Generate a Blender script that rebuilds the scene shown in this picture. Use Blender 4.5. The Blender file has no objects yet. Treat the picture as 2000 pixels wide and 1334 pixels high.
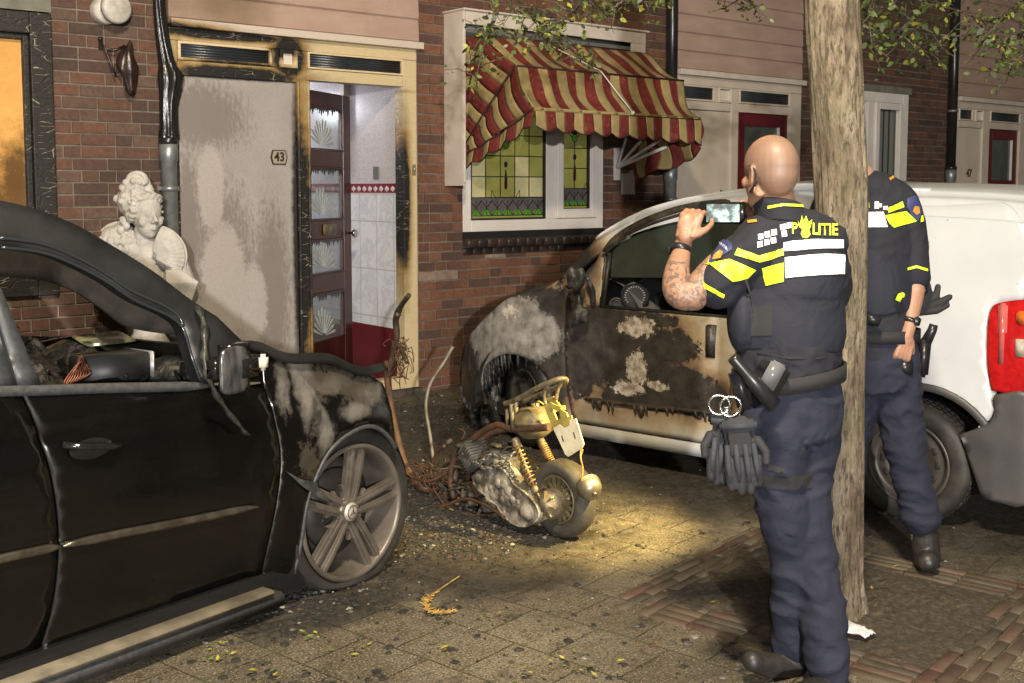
import bpy, bmesh, math, random
from mathutils import Vector, Matrix
from mathutils.geometry import delaunay_2d_cdt
random.seed(7)
S = bpy.context.scene
COL = S.collection
# ------------------------------------------------------------------ camera
CAMX, CAMY, CAMZ = -5.04, -7.30, 1.62
YAW = math.atan2(.6359, .7718)
PITCH = math.atan(180/2200)
cam = bpy.data.cameras.new("camera"); cam_o = bpy.data.objects.new("camera", cam); COL.objects.link(cam_o)
cam.sensor_width = 36; cam.lens = 36*2200/2000; cam.shift_y = -0.06
cam.clip_start = .05; cam.clip_end = 500
cam_o.location = (CAMX, CAMY, CAMZ); cam_o.rotation_euler = (math.pi/2-PITCH, 0, -YAW)
S.camera = cam_o
# ------------------------------------------------------------------ world and light
S.view_settings.view_transform = 'Standard'; S.view_settings.look = 'None'
S.view_settings.exposure = 0.0; S.view_settings.gamma = 1
wd = bpy.data.worlds.new("World"); S.world = wd; wd.use_nodes = True
wn = wd.node_tree
sky = wn.nodes.new('ShaderNodeTexSky'); sky.sky_type = 'NISHITA'; sky.sun_disc = False
sky.sun_elevation = math.radians(-4); sky.sun_rotation = 0
bgn = wn.nodes['Background']
mixw = wn.nodes.new('ShaderNodeMixRGB'); mixw.blend_type = 'ADD'; mixw.inputs[0].default_value = 1
mixw.inputs[2].default_value = (1.1, 1.0, .85, 1)      # town glow on low cloud
wn.links.new(sky.outputs[0], mixw.inputs[1]); wn.links.new(mixw.outputs[0], bgn.inputs[0])
bgn.inputs[1].default_value = .055
def lamp(name, kind, loc, energy, color, aim=None, **kw):
    l = bpy.data.lights.new(name, kind); l.energy = energy; l.color = color
    for k, v in kw.items(): setattr(l, k, v)
    o = bpy.data.objects.new(name, l); COL.objects.link(o); o.location = loc
    if aim is not None:
        o.rotation_euler = (Vector(aim)-Vector(loc)).to_track_quat('-Z', 'Y').to_euler()
    return o
# far floodlight from behind the photographer, the camera flash, the street lamp, the torch, the hall lamp
lamp('street_flood', 'POINT', (CAMX-8*.636+1.3*.772, CAMY-8*.772-1.3*.636, 2.75), 6900, (1, .95, .90), shadow_soft_size=.10)
lamp('camera_flash', 'POINT', (CAMX-.05, CAMY-.1, CAMZ+.22), 150, (.97, .98, 1), shadow_soft_size=.03)
lamp('street_lamp', 'AREA', (-4.3, -6.6, 5.6), 640, (1, .84, .60), aim=(-1.8, -3.6, 0), size=.6)
TORCH = (-1.16, -4.50, 1.32)
lamp('torch', 'SPOT', TORCH, 640, (1, .74, .26), aim=(-1.50, -3.35, .2), spot_size=math.radians(58), spot_blend=.9, shadow_soft_size=.02)
lamp('hall_lamp', 'POINT', (-.62, 1.9, 2.35), 30, (.93, .95, 1), shadow_soft_size=.12)
lamp('room_lamp', 'POINT', (1.3, .9, 2.0), 6, (1, .85, .55), shadow_soft_size=.15)
# ------------------------------------------------------------------ pixel helpers: a ray through a point of the photograph
_F = (math.sin(YAW), math.cos(YAW)); _R = (math.cos(YAW), -math.sin(YAW)); _cp, _sp = math.cos(PITCH), math.sin(PITCH)
def ray(x, y):
    a, b, c = 2200, x-1000, 547-y
    return (_F[0]*(a*_cp+c*_sp)+_R[0]*b, _F[1]*(a*_cp+c*_sp)+_R[1]*b, -a*_sp+c*_cp)
def G(x, y, z=0):
    d = ray(x, y); t = (z-CAMZ)/d[2]; return Vector((CAMX+d[0]*t, CAMY+d[1]*t, z))
def W(x, y, Y=0):
    d = ray(x, y); t = (Y-CAMY)/d[1]; return Vector((CAMX+d[0]*t, Y, CAMZ+d[2]*t))
def WX(x, Y=0): return W(x, 300, Y).x
def WZ(x, y, Y=0): return W(x, y, Y).z
class Frame:
    """a local frame: x along e (to the right in the picture), y away, z up"""
    def __init__(s, o, e):
        n = math.hypot(*e); s.e = (e[0]/n, e[1]/n); s.o = Vector((o[0], o[1], o[2] if len(o) > 2 else 0))
        s.M = Matrix(((s.e[0], -s.e[1], 0, s.o.x), (s.e[1], s.e[0], 0, s.o.y), (0, 0, 1, s.o.z), (0, 0, 0, 1))); s.I = s.M.inverted()
    def px(s, x, y, d=0):
        """local (x,z) of a photograph point on the local plane y=d"""
        c = s.I @ Vector((CAMX, CAMY, CAMZ)); r = s.I.to_3x3() @ Vector(ray(x, y)); t = (d-c.y)/r.y
        return (c.x+r.x*t, c.z+r.z*t)
    def gz(s, x, y, z):
        c = s.I @ Vector((CAMX, CAMY, CAMZ)); r = s.I.to_3x3() @ Vector(ray(x, y)); t = (z-c.z)/r.z
        return (c.x+r.x*t, c.y+r.y*t)
WORLD = Frame((0, 0, 0), (1, 0))
# ------------------------------------------------------------------ materials
def rgba(c): return (c[0], c[1], c[2], 1)
class Mat:
    def __init__(s, name):
        s.m = bpy.data.materials.new(name); s.m.use_nodes = True; s.t = s.m.node_tree; s.n = s.t.nodes
        s.b = s.n['Principled BSDF']; s.tc = s.n.new('ShaderNodeTexCoord'); s.v = s.tc.outputs['Object']
    def link(s, a, b): s.t.links.new(a, b)
    def new(s, k, **kw):
        n = s.n.new(k)
        for a, v in kw.items(): setattr(n, a, v)
        return n
    def noise(s, scale, detail=4, rough=.55, vec=None, stretch=None, dist=0):
        n = s.new('ShaderNodeTexNoise'); n.inputs['Scale'].default_value = scale; n.inputs['Detail'].default_value = detail
        n.inputs['Roughness'].default_value = rough; n.inputs['Distortion'].default_value = dist
        v = vec or s.v
        if stretch:
            mp = s.new('ShaderNodeMapping'); mp.inputs['Scale'].default_value = stretch; s.link(v, mp.inputs[0]); v = mp.outputs[0]
        s.link(v, n.inputs['Vector']); return n.outputs[0]
    def voro(s, scale, feature='F1', stretch=None):
        n = s.new('ShaderNodeTexVoronoi', feature=feature); n.inputs['Scale'].default_value = scale
        v = s.v
        if stretch:
            mp = s.new('ShaderNodeMapping'); mp.inputs['Scale'].default_value = stretch; s.link(v, mp.inputs[0]); v = mp.outputs[0]
        s.link(v, n.inputs['Vector']); return n.outputs[0]
    def math(s, op, a, b=None, clamp=False):
        n = s.new('ShaderNodeMath', operation=op); n.use_clamp = clamp
        for i, q in enumerate((a, b)):
            if q is None: continue
            if isinstance(q, (int, float)): n.inputs[i].default_value = q
            else: s.link(q, n.inputs[i])
        return n.outputs[0]
    def ramp(s, fac, stops, interp='LINEAR'):
        n = s.new('ShaderNodeValToRGB'); n.color_ramp.interpolation = interp; e = n.color_ramp.elements
        while len(e) < len(stops): e.new(.5)
        for i, (p, c) in enumerate(stops):
            e[i].position = p; e[i].color = rgba(c) if not isinstance(c, (int, float)) else (c, c, c, 1)
        s.link(fac, n.inputs[0]); return n.outputs[0]
    def mix(s, fac, a, b, mode='MIX'):
        n = s.new('ShaderNodeMixRGB', blend_type=mode)
        for i, q in ((0, fac), (1, a), (2, b)):
            if isinstance(q, (int, float)): n.inputs[i].default_value = q if i == 0 else (q, q, q, 1)
            elif isinstance(q, tuple): n.inputs[i].default_value = rgba(q)
            else: s.link(q, n.inputs[i])
        return n.outputs[0]
    def blobs(s, lst):
        """max over soft ellipsoids (x,y,z,rx,ry,rz[,hard]) -> factor"""
        out = None
        for q in lst:
            mp = s.new('ShaderNodeVectorMath', operation='SUBTRACT'); s.link(s.v, mp.inputs[0]); mp.inputs[1].default_value = q[:3]
            sc = s.new('ShaderNodeVectorMath', operation='DIVIDE'); s.link(mp.outputs[0], sc.inputs[0]); sc.inputs[1].default_value = q[3:6]
            ln = s.new('ShaderNodeVectorMath', operation='LENGTH'); s.link(sc.outputs[0], ln.inputs[0])
            f = s.math('SUBTRACT', 1, ln.outputs['Value'])
            out = f if out is None else s.math('MAXIMUM', out, f)
        return out
    def color(s, c):
        if isinstance(c, tuple): s.b.inputs['Base Color'].default_value = rgba(c)
        else: s.link(c, s.b.inputs['Base Color'])
    def rough(s, r):
        if isinstance(r, (int, float)): s.b.inputs['Roughness'].default_value = r
        else: s.link(r, s.b.inputs['Roughness'])
    def metal(s, r): s.b.inputs['Metallic'].default_value = r
    def bump(s, h, strength=.3, dist=.01):
        n = s.new('ShaderNodeBump'); n.inputs['Strength'].default_value = strength; n.inputs['Distance'].default_value = dist
        s.link(h, n.inputs['Height']); s.link(n.outputs[0], s.b.inputs['Normal'])
MC = {}
def simple(name, c1, c2=None, scale=6, rough=.5, metal=0, bump=0, bscale=60, bdist=.004, coat=0, trans=0, emit=None, lo=.35, hi=.65, detail=5, stretch=None, spec=None):
    if name in MC: return MC[name]
    m = Mat(name)
    if c2 is not None: m.color(m.ramp(m.noise(scale, detail, stretch=stretch), [(lo, c1), (hi, c2)]))
    else: m.color(c1)
    m.rough(rough); m.metal(metal)
    if bump: m.bump(m.noise(bscale, 6, stretch=stretch), bump, bdist)
    if coat: m.b.inputs['Coat Weight'].default_value = coat; m.b.inputs['Coat Roughness'].default_value = .08
    if trans: m.b.inputs['Transmission Weight'].default_value = trans; m.b.inputs['IOR'].default_value = 1.45
    if spec is not None: m.b.inputs['Specular IOR Level'].default_value = spec
    if emit: m.b.inputs['Emission Color'].default_value = rgba(emit[:3]); m.b.inputs['Emission Strength'].default_value = emit[3]
    MC[name] = m.m; return m.m
# ------------------------------------------------------------------ objects
WM = {}
def tag(o, label=None, cat=None, group=None, kind=None):
    if label: o['label'] = label
    if cat: o['category'] = cat
    if group: o['group'] = group
    if kind: o['kind'] = kind
    return o
def thing(name, label, cat, frame=None, loc=None, group=None):
    o = bpy.data.objects.new(name, None); COL.objects.link(o); o.empty_display_size = .2
    M = frame.M.copy() if frame else Matrix.Identity(4)
    if loc is not None: M = M @ Matrix.Translation(Vector(loc))
    o.matrix_world = M; WM[o.name] = M
    return tag(o, label, cat, group)
def add_obj(name, me, parent=None, mats=()):
    o = bpy.data.objects.new(name, me); COL.objects.link(o)
    for m in mats: me.materials.append(m)
    WM[o.name] = Matrix.Identity(4)
    if parent is not None: o.parent = parent; WM[o.name] = WM[parent.name]
    return o
def catmull(pts, n=6, closed=False):
    P = [Vector(p) for p in pts]; out = []; N = len(P)
    for i in range(N if closed else N-1):
        a, b, c, d = (P[(i+k) % N] if closed else P[min(max(i+k, 0), N-1)] for k in (-1, 0, 1, 2))
        for j in range(n):
            t = j/n
            out.append(.5*((2*b)+(c-a)*t+(2*a-5*b+4*c-d)*t*t+(3*b-a-3*c+d)*t**3))
    if not closed: out.append(P[-1])
    return out
def C2(pts, n=5): return [tuple(v)[:2] for v in catmull([(p[0], p[1], 0) for p in pts], n)]
def inpoly(x, y, P):
    c = False; j = len(P)-1
    for i in range(len(P)):
        if (P[i][1] > y) != (P[j][1] > y) and x < (P[j][0]-P[i][0])*(y-P[i][1])/(P[j][1]-P[i][1])+P[i][0]: c = not c
        j = i
    return c
def resample(P, res):
    out = []
    for i in range(len(P)):
        a, b = P[i], P[(i+1) % len(P)]; d = math.dist(a, b)
        if d < 1e-5: continue
        k = max(1, int(math.ceil(d/res)))
        for j in range(k): out.append((a[0]+(b[0]-a[0])*j/k, a[1]+(b[1]-a[1])*j/k))
    return out
class MB:
    """collects geometry in a frame; build() links it as ONE mesh object"""
    def __init__(s, frame=None): s.bm = bmesh.new(); s.f = frame or WORLD; s.mi = 0; s.col = None
    def face(s, vs, smooth=False):
        try: f = s.bm.faces.new(vs)
        except ValueError: return None
        f.material_index = s.mi; f.smooth = smooth; return f
    def box(s, x0, x1, y0, y1, z0, z1, M=None):
        v = [Vector((x, y, z)) for x in (x0, x1) for y in (y0, y1) for z in (z0, z1)]
        if M is not None: v = [M @ q for q in v]
        v = [s.bm.verts.new(q) for q in v]
        for q in ((0, 1, 3, 2), (4, 6, 7, 5), (0, 4, 5, 1), (2, 3, 7, 6), (0, 2, 6, 4), (1, 5, 7, 3)): s.face([v[i] for i in q])
        return s
    def rbox(s, x0, x1, y0, y1, z0, z1, r=.01, M=None, seg=2):
        b = bmesh.new(); bmesh.ops.create_cube(b, size=1)
        for v in b.verts: v.co = Vector(((x0+x1)/2+v.co.x*(x1-x0), (y0+y1)/2+v.co.y*(y1-y0), (z0+z1)/2+v.co.z*(z1-z0)))
        bmesh.ops.bevel(b, geom=b.edges[:], offset=min(r, .49*min(x1-x0, y1-y0, z1-z0)), segments=seg, affect='EDGES')
        s.merge(b, M, True); return s
    def merge(s, b, M=None, smooth=False):
        mp = {}
        for v in b.verts: mp[v] = s.bm.verts.new(M @ v.co if M is not None else v.co)
        for f in b.faces: s.face([mp[v] for v in f.verts], smooth)
        b.free()
    def rings(s, R, close=True, caps=True, smooth=True):
        V = [[s.bm.verts.new(p) for p in r] for r in R]; n = len(V[0])
        for a, b in zip(V, V[1:]):
            for i in range(n if close else n-1): s.face([a[i], a[(i+1) % n], b[(i+1) % n], b[i]], smooth)
        if caps and close:
            s.face(list(reversed(V[0]))); s.face(V[-1])
        return s
    def tube(s, pts, r, n=8, caps=True, flat=1.0, up=None):
        pts = [Vector(p) for p in pts]; N = len(pts)
        rs = r if isinstance(r, (list, tuple)) else [r]*N
        if len(rs) != N: rs = [rs[0]+(rs[-1]-rs[0])*i/(N-1) for i in range(N)]
        R = []; pn = None
        for i in range(N):
            t = (pts[min(i+1, N-1)]-pts[max(i-1, 0)]).normalized()
            if pn is None:
                u = Vector(up) if up else (Vector((0, 0, 1)) if abs(t.z) < .9 else Vector((1, 0, 0)))
                pn = (u-t*u.dot(t)).normalized()
            else: pn = (pn-t*pn.dot(t)).normalized()
            b = t.cross(pn)
            R.append([pts[i]+(pn*math.cos(2*math.pi*k/n)*flat+b*math.sin(2*math.pi*k/n))*rs[i] for k in range(n)])
        s.rings(R, True, caps); return s
    def lathe(s, prof, c=(0, 0, 0), axis='Z', n=24, M=None, caps=True):
        R = []
        for r, h in prof:
            ring = []
            for k in range(n):
                a = 2*math.pi*k/n; x, y = r*math.cos(a), r*math.sin(a)
                p = Vector((x, y, h)) if axis == 'Z' else (Vector((x, h, y)) if axis == 'Y' else Vector((h, x, y)))
                p = p+Vector(c); ring.append(M @ p if M is not None else p)
            R.append(ring)
        s.rings(R, True, caps); return s
    def ball(s, c, r, sc=(1, 1, 1), n=12, M=None):
        b = bmesh.new(); bmesh.ops.create_uvsphere(b, u_segments=n, v_segments=max(6, n*2//3), radius=r)
        for v in b.verts: v.co = Vector((v.co.x*sc[0], v.co.y*sc[1], v.co.z*sc[2]))+Vector(c)
        s.merge(b, M, True); return s
    def slab(s, P, y0, y1, plane='XZ', M=None):
        """polygon P in a plane, extruded from y0 to y1"""
        def q(p, h): 
            v = Vector((p[0], h, p[1])) if plane == 'XZ' else (Vector((p[0], p[1], h)) if plane == 'XY' else Vector((h, p[0], p[1])))
            return M @ v if M is not None else v
        a = [s.bm.verts.new(q(p, y0)) for p in P]; b = [s.bm.verts.new(q(p, y1)) for p in P]; n = len(P)
        for i in range(n): s.face([a[i], a[(i+1) % n], b[(i+1) % n], b[i]])
        s.face(list(reversed(a))); s.face(b); return s
    def panel(s, P, fn, holes=(), res=.04, smooth=True, th=0, tdir=None):
        """2-D outline P (with holes) meshed at res and mapped by fn(u,v)->Vector; th gives it thickness along tdir"""
        P = resample(P, res); H = [resample(h, res) for h in holes]
        pts = []; ed = []
        for loop in [P]+H:
            k = len(pts); pts += loop; ed += [(k+i, k+(i+1) % len(loop)) for i in range(len(loop))]
        x0, x1 = min(p[0] for p in P), max(p[0] for p in P); y0, y1 = min(p[1] for p in P), max(p[1] for p in P)
        allb = list(pts); cell = {}
        for p in allb: cell.setdefault((int(p[0]//res), int(p[1]//res)), []).append(p)
        nx, ny = int((x1-x0)/res)+1, int((y1-y0)/res)+1
        for i in range(nx+1):
            for j in range(ny+1):
                x, y = x0+i*res+(res*.5 if j % 2 else 0), y0+j*res
                if not inpoly(x, y, P) or any(inpoly(x, y, h) for h in H): continue
                cx, cy = int(x//res), int(y//res)
                if any(math.dist((x, y), q) < res*.5 for a in (-1, 0, 1) for b in (-1, 0, 1) for q in cell.get((cx+a, cy+b), ())): continue
                pts.append((x, y))
        vs, es, fs, *_ = delaunay_2d_cdt([Vector(p) for p in pts], ed, [], 0, 1e-6)
        V = [s.bm.verts.new(fn(v[0], v[1])) for v in vs]; new = []
        for f in fs:
            cx = sum(vs[i][0] for i in f)/3; cy = sum(vs[i][1] for i in f)/3
            if not inpoly(cx, cy, P) or any(inpoly(cx, cy, h) for h in H): continue
            q = s.face([V[i] for i in f], smooth)
            if q: new.append(q)
        for v in V:
            if not v.link_faces: s.bm.verts.remove(v)
        if th:
            td = Vector(tdir); edges = {}
            for f in new:
                for e in f.edges: edges[e] = edges.get(e, 0)+1
            mp = {}
            for f in new:
                for v in f.verts:
                    if v not in mp: mp[v] = s.bm.verts.new(v.co+td*th)
            for f in new: s.face([mp[v] for v in reversed(f.verts)], smooth)
            for e, k in edges.items():
                if k == 1: s.face([e.verts[0], e.verts[1], mp[e.verts[1]], mp[e.verts[0]]])
        return s
    def build(s, name, mat, parent=None, bevel=0, sub=0, recalc=True, fix=None):
        """fix: frame of the verts; converted into the parent's space"""
        if recalc: bmesh.ops.recalc_face_normals(s.bm, faces=s.bm.faces)
        Mw = s.f.M
        base = WM[parent.name] if parent is not None else Matrix.Identity(4)
        me = bpy.data.meshes.new(name)
        s.bm.to_mesh(me); s.bm.free(); me.transform(base.inverted() @ Mw)
        mats = mat if isinstance(mat, (list, tuple)) else [mat]
        o = add_obj(name, me, parent, mats)
        if bevel:
            md = o.modifiers.new('bevel', 'BEVEL'); md.width = bevel; md.segments = 2; md.limit_method = 'ANGLE'; md.angle_limit = .6
        if sub:
            md = o.modifiers.new('sub', 'SUBSURF'); md.levels = sub; md.render_levels = sub
        return o
def text_obj(name, txt, size, loc, right, up, mat, parent, depth=.002, sx=1.0, bold=0):
    c = bpy.data.curves.new(name, 'FONT'); c.body = txt; c.size = size; c.extrude = depth; c.offset = bold; c.align_x = 'CENTER'; c.align_y = 'CENTER'
    t = bpy.data.objects.new('tmp', c); COL.objects.link(t); bpy.context.view_layer.update()
    me = bpy.data.meshes.new_from_object(t.evaluated_get(bpy.context.evaluated_depsgraph_get())); bpy.data.objects.remove(t); bpy.data.curves.remove(c)
    r = Vector(right).normalized(); u = Vector(up).normalized(); n = r.cross(u)
    M = Matrix(((r.x*sx, u.x, n.x, loc[0]), (r.y*sx, u.y, n.y, loc[1]), (r.z*sx, u.z, n.z, loc[2]), (0, 0, 0, 1)))
    base = WM[parent.name] if parent is not None else Matrix.Identity(4)
    me.transform(base.inverted() @ M); me.materials.clear()
    return add_obj(name, me, parent, [mat])
def remesh(o, voxel, smooth_it=4, disp=None):
    """voxel-remesh an object's mesh into one continuous smooth surface"""
    md = o.modifiers.new('r', 'REMESH'); md.mode = 'VOXEL'; md.voxel_size = voxel; md.use_smooth_shade = True
    if smooth_it:
        m2 = o.modifiers.new('s', 'SMOOTH'); m2.iterations = smooth_it; m2.factor = .5
    bpy.context.view_layer.update()
    me = bpy.data.meshes.new_from_object(o.evaluated_get(bpy.context.evaluated_depsgraph_get()))
    old = o.data; mats = [m for m in old.materials]; o.modifiers.clear(); me.name = o.name
    me.materials.clear()
    for m in mats: me.materials.append(m)
    o.data = me; bpy.data.meshes.remove(old)
    for p in me.polygons: p.use_smooth = True
    return o
# ================================================================== GROUND
def ground_mat():
    m = Mat('concrete_paving'); TA = math.atan2(-.982, .188)
    mp = m.new('ShaderNodeMapping', vector_type='POINT'); mp.inputs['Rotation'].default_value = (0, 0, -TA); m.link(m.v, mp.inputs[0])
    wob = m.new('ShaderNodeVectorMath', operation='ADD'); nz = m.new('ShaderNodeTexNoise'); nz.inputs['Scale'].default_value = 3; m.link(m.v, nz.inputs['Vector'])
    sc = m.new('ShaderNodeVectorMath', operation='SCALE'); sc.inputs['Scale'].default_value = .022; m.link(nz.outputs['Color'], sc.inputs[0])
    m.link(mp.outputs[0], wob.inputs[0]); m.link(sc.outputs[0], wob.inputs[1])
    br = m.new('ShaderNodeTexBrick', offset=.5, offset_frequency=2, squash=1.0)
    for k, v in (('Scale', 1), ('Mortar Size', .005), ('Mortar Smooth', .5), ('Bias', 0), ('Brick Width', .30), ('Row Height', .30)): br.inputs[k].default_value = v
    br.inputs['Color1'].default_value = (.8, .8, .8, 1); br.inputs['Color2'].default_value = (1.12, 1.12, 1.12, 1); br.inputs['Mortar'].default_value = (.30, .28, .22, 1)
    m.link(wob.outputs[0], br.inputs['Vector'])
    base = m.ramp(m.noise(1.3, 6, .62), [(.3, (.10, .084, .058)), (.5, (.165, .138, .094)), (.7, (.24, .20, .138))])
    c = m.mix(1, base, br.outputs[0], 'MULTIPLY')
    agg = m.noise(120, 3, .6); c = m.mix(m.ramp(agg, [(.56, 0), (.63, .9)]), c, (.40, .345, .24)); c = m.mix(m.ramp(agg, [(.37, .9), (.45, 0)]), c, (.035, .03, .022)); wet = m.noise(14, 7, .75); c = m.mix(m.ramp(wet, [(.54, 0), (.60, .5)]), c, (.045, .038, .026)); big = m.noise(38, 5, .7); c = m.mix(m.ramp(big, [(.52, 0), (.66, .65)]), c, (.06, .05, .035))
    ag2 = m.noise(90, 3, .6); c = m.mix(m.ramp(ag2, [(.58, 0), (.72, .5)]), c, (.08, .07, .05))
    # moss in the joints
    moss = m.math('MULTIPLY', m.ramp(m.noise(7, 4), [(.5, 0), (.65, 1)]), br.outputs['Fac']); c = m.mix(moss, c, (.10, .12, .03))
    # soot, wet ash and trampled dirt where the scooter and cars burned
    a = m.blobs([(-2.0, -3.25, 0, 1.0, .75, 1), (-1.7, -2.2, 0, 1.1, 1.0, 1), (-1.0, -1.1, 0, 1.7, 1.3, 1), (-2.9, -3.55, 0, .6, .3, 1), (-.3, -3.0, 0, .9, 1.4, 1), (.4, -4.6, 0, 1.4, 1.1, 1), (-2.1, -3.75, 0, .5, .3, 1)])
    a = m.math('ADD', m.math('MULTIPLY', a, 1.6), m.math('MULTIPLY', m.math('SUBTRACT', m.noise(4.5, 8, .75), .5), 2.1))
    f = m.ramp(a, [(.12, 0), (.42, .55), (.75, .95)]); c = m.mix(f, c, m.ramp(m.noise(30, 4), [(.35, (.012, .011, .010)), (.7, (.06, .05, .04))]))
    st = m.noise(5.5, 8, .75); c = m.mix(m.ramp(st, [(.56, 0), (.64, .8)]), c, (.03, .027, .02)); c = m.mix(m.ramp(m.noise(1.1, 5, .6), [(.42, 0), (.62, .45)]), c, (.05, .043, .03))
    m.color(c)
    m.rough(m.ramp(m.noise(6, 7, .75), [(.38, .25), (.6, .8)]))
    h = m.math('ADD', m.math('MULTIPLY', br.outputs['Fac'], -1.5), m.math('ADD', m.math('MULTIPLY', agg, 1.6), m.math('MULTIPLY', m.noise(9, 5), 1.4)))
    m.bump(h, .8, .006)
    return m.m
g = MB(); g.face([g.bm.verts.new(p) for p in ((-60, -60, 0), (60, -60, 0), (60, 0.2, 0), (-60, 0.2, 0))])
tag(g.build('street_paving', ground_mat()), kind='structure')
def soil_mat():
    m = Mat('soil'); m.color(m.ramp(m.noise(40, 6, .7), [(.35, (.028, .022, .014)), (.55, (.075, .058, .037)), (.75, (.19, .155, .105))])); m.rough(.95)
    m.bump(m.noise(60, 6, .7), 1, .02); return m.m
TP = Frame((-1.288, -4.789), (.982, .188))
g = MB(TP)
from mathutils import noise as mn
def _edge(x, y): k = 1.08+.10*mn.noise(Vector((x*5, y*5, 0)))+.07*mn.noise(Vector((x*16, y*16, 3))); return (x*k, y*k)
_sq = resample([(-.45, -.51), (.45, -.51), (.45, .51), (-.45, .51)], .04)
g.panel([_edge(*q) for q in _sq], lambda u, v: Vector((u, v, .004+.011*max(0, mn.noise(Vector((u*9, v*9, 1))))+.022*max(0, 1-max(abs(u)/.44, abs(v)/.50)**2)*(.5+.9*random.random()))), res=.03)
tag(g.build('soil', soil_mat()), kind='structure')
def brick_mats(name, cols, bump=.6, rough=.85, dirt=False):
    out = []
    for i, c in enumerate(cols):
        m = Mat(f'{name}_{i}')
        c2 = tuple(q*.62 for q in c); c3 = tuple(min(1, q*1.25+.01) for q in c)
        cc = m.ramp(m.noise(26, 6, .7), [(.28, c2), (.5, c), (.75, c3)])
        cc = m.mix(m.ramp(m.noise(2.2, 6, .7), [(.38 if dirt else .44, 0), (.56 if dirt else .62, .85 if dirt else .45)]), cc, (.09, .075, .05) if dirt else (.035, .027, .022)); m.color(cc); m.rough(rough); m.bump(m.noise(120, 5, .7), bump, .004); out.append(m.m)
    return out
CLK = brick_mats('clinker', [(.075, .036, .025), (.085, .038, .026), (.055, .030, .022), (.068, .043, .030), (.052, .042, .031)], rough=.7, dirt=True)
g = MB(TP); R_ = random.Random(3)
def paver(g, x0, x1, y0, y1):
    g.mi = R_.randrange(5); z = .004+R_.random()*.006
    g.rbox(x0+.003, x1-.003, y0+.003, y1-.003, -.03, z, .004, seg=1)
for k in range(4):
    o = .43+k*.052
    for s_ in (-1, 1):
        x = -.64+(k % 2)*.1
        while x < .64-.01:
            y0, y1 = sorted((s_*(o+.06), s_*(o+.112)))
            paver(g, x, min(x+.205, .64), y0, y1); x += .205
        y = -.49+((k+1) % 2)*-.0
        while y < .48:
            x0, x1 = sorted((s_*o, s_*(o+.052)))
            paver(g, x0, x1, y, min(y+.205, .489)); y += .205
tag(g.build('brick_kerb_ring', CLK), kind='structure')

# ================================================================== FACADE
BR = brick_mats('brick', [(.105, .052, .036), (.092, .047, .034), (.125, .058, .037), (.070, .040, .031), (.11, .066, .048), (.082, .046, .035)])
BRO = brick_mats('torchlit_brick', [(.165, .068, .038), (.145, .062, .036), (.12, .055, .036), (.088, .045, .033), (.18, .084, .050)])  # warm torchlight by the van is put into these brighter brick tones
BRO += brick_mats('lime_brick', [(.26, .19, .15)])
def mortar_mat():
    m = Mat('mortar'); c = m.ramp(m.noise(9, 5), [(.35, (.13, .105, .08)), (.65, (.24, .195, .15))]); c = m.mix(m.ramp(m.noise(1.5, 4), [(.45, 0), (.7, .6)]), c, (.09, .07, .055))
    m.color(c); m.rough(.95); m.bump(m.noise(150, 4), .6, .004); return m.m
MORT = mortar_mat()
def brick_wall(parent, x0, x1, z0, z1, holes=(), mats=None, seed=1, Y=0, lime=0.0):
    rr = random.Random(seed); mats = mats or BR; g = MB(); H = .0775; L = .222
    nr = int((z1-z0)/H)
    for r in range(nr+1):
        a, b = z0+r*H, min(z0+(r+1)*H, z1)
        if b-a < .03: continue
        iv = [(x0, x1)]
        for hx0, hx1, hz0, hz1 in holes:
            if hz0 < (a+b)/2 < hz1:
                iv = [q for (p0, p1) in iv for q in ((p0, min(p1, hx0)), (max(p0, hx1), p1)) if q[1]-q[0] > .015]
        for p0, p1 in iv:
            x = p0
            first = rr.choice((.25, .5, .5, .75, 1))
            while x < p1-.012:
                w = L*first if x == p0 else (L/2 if rr.random() < .34 else L)
                e = min(x+w, p1)
                if p1-e < .04: e = p1
                g.mi = rr.randrange(5)
                if lime and rr.random() < lime and .86 < a < 1.12 and x < 1.9: g.mi = 5
                d = rr.random()*.004
                zz = rr.uniform(-.0015, .0015)
                g.box(x+.006, e-.006, Y-.001-d, Y+.03, a+.0065+zz, b-.0065+zz)
                x = e
    o = g.build('brickwork', mats, parent)
    m = MB()
    xs = sorted({x0, x1}); bx = [(x0, x1, z0, z1)]
    for hx0, hx1, hz0, hz1 in holes:
        nb = []
        for q in bx:
            if hx0 >= q[1] or hx1 <= q[0] or hz0 >= q[3] or hz1 <= q[2]: nb.append(q); continue
            if hx0 > q[0]: nb.append((q[0], hx0, q[2], q[3]))
            if hx1 < q[1]: nb.append((hx1, q[1], q[2], q[3]))
            a, b = max(hx0, q[0]), min(hx1, q[1])
            if hz0 > q[2]: nb.append((a, b, q[2], hz0))
            if hz1 < q[3]: nb.append((a, b, hz1, q[3]))
        bx = nb
    for q in bx: m.box(q[0], q[1], Y+.008, Y+.28, q[2], q[3])
    m.build('mortar_bed', MORT, parent)
    return o
CREAM = simple('cream_paint', (.60, .53, .44), (.52, .45, .36), scale=3, rough=.4, bump=.06, bscale=40)
WHITEP = simple('white_paint', (.63, .56, .50), (.52, .46, .40), scale=5, rough=.4, bump=.08, bscale=30)
WHITEA = simple('white_aluminium', (.74, .70, .66), (.64, .60, .56), scale=3, rough=.35)
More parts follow.
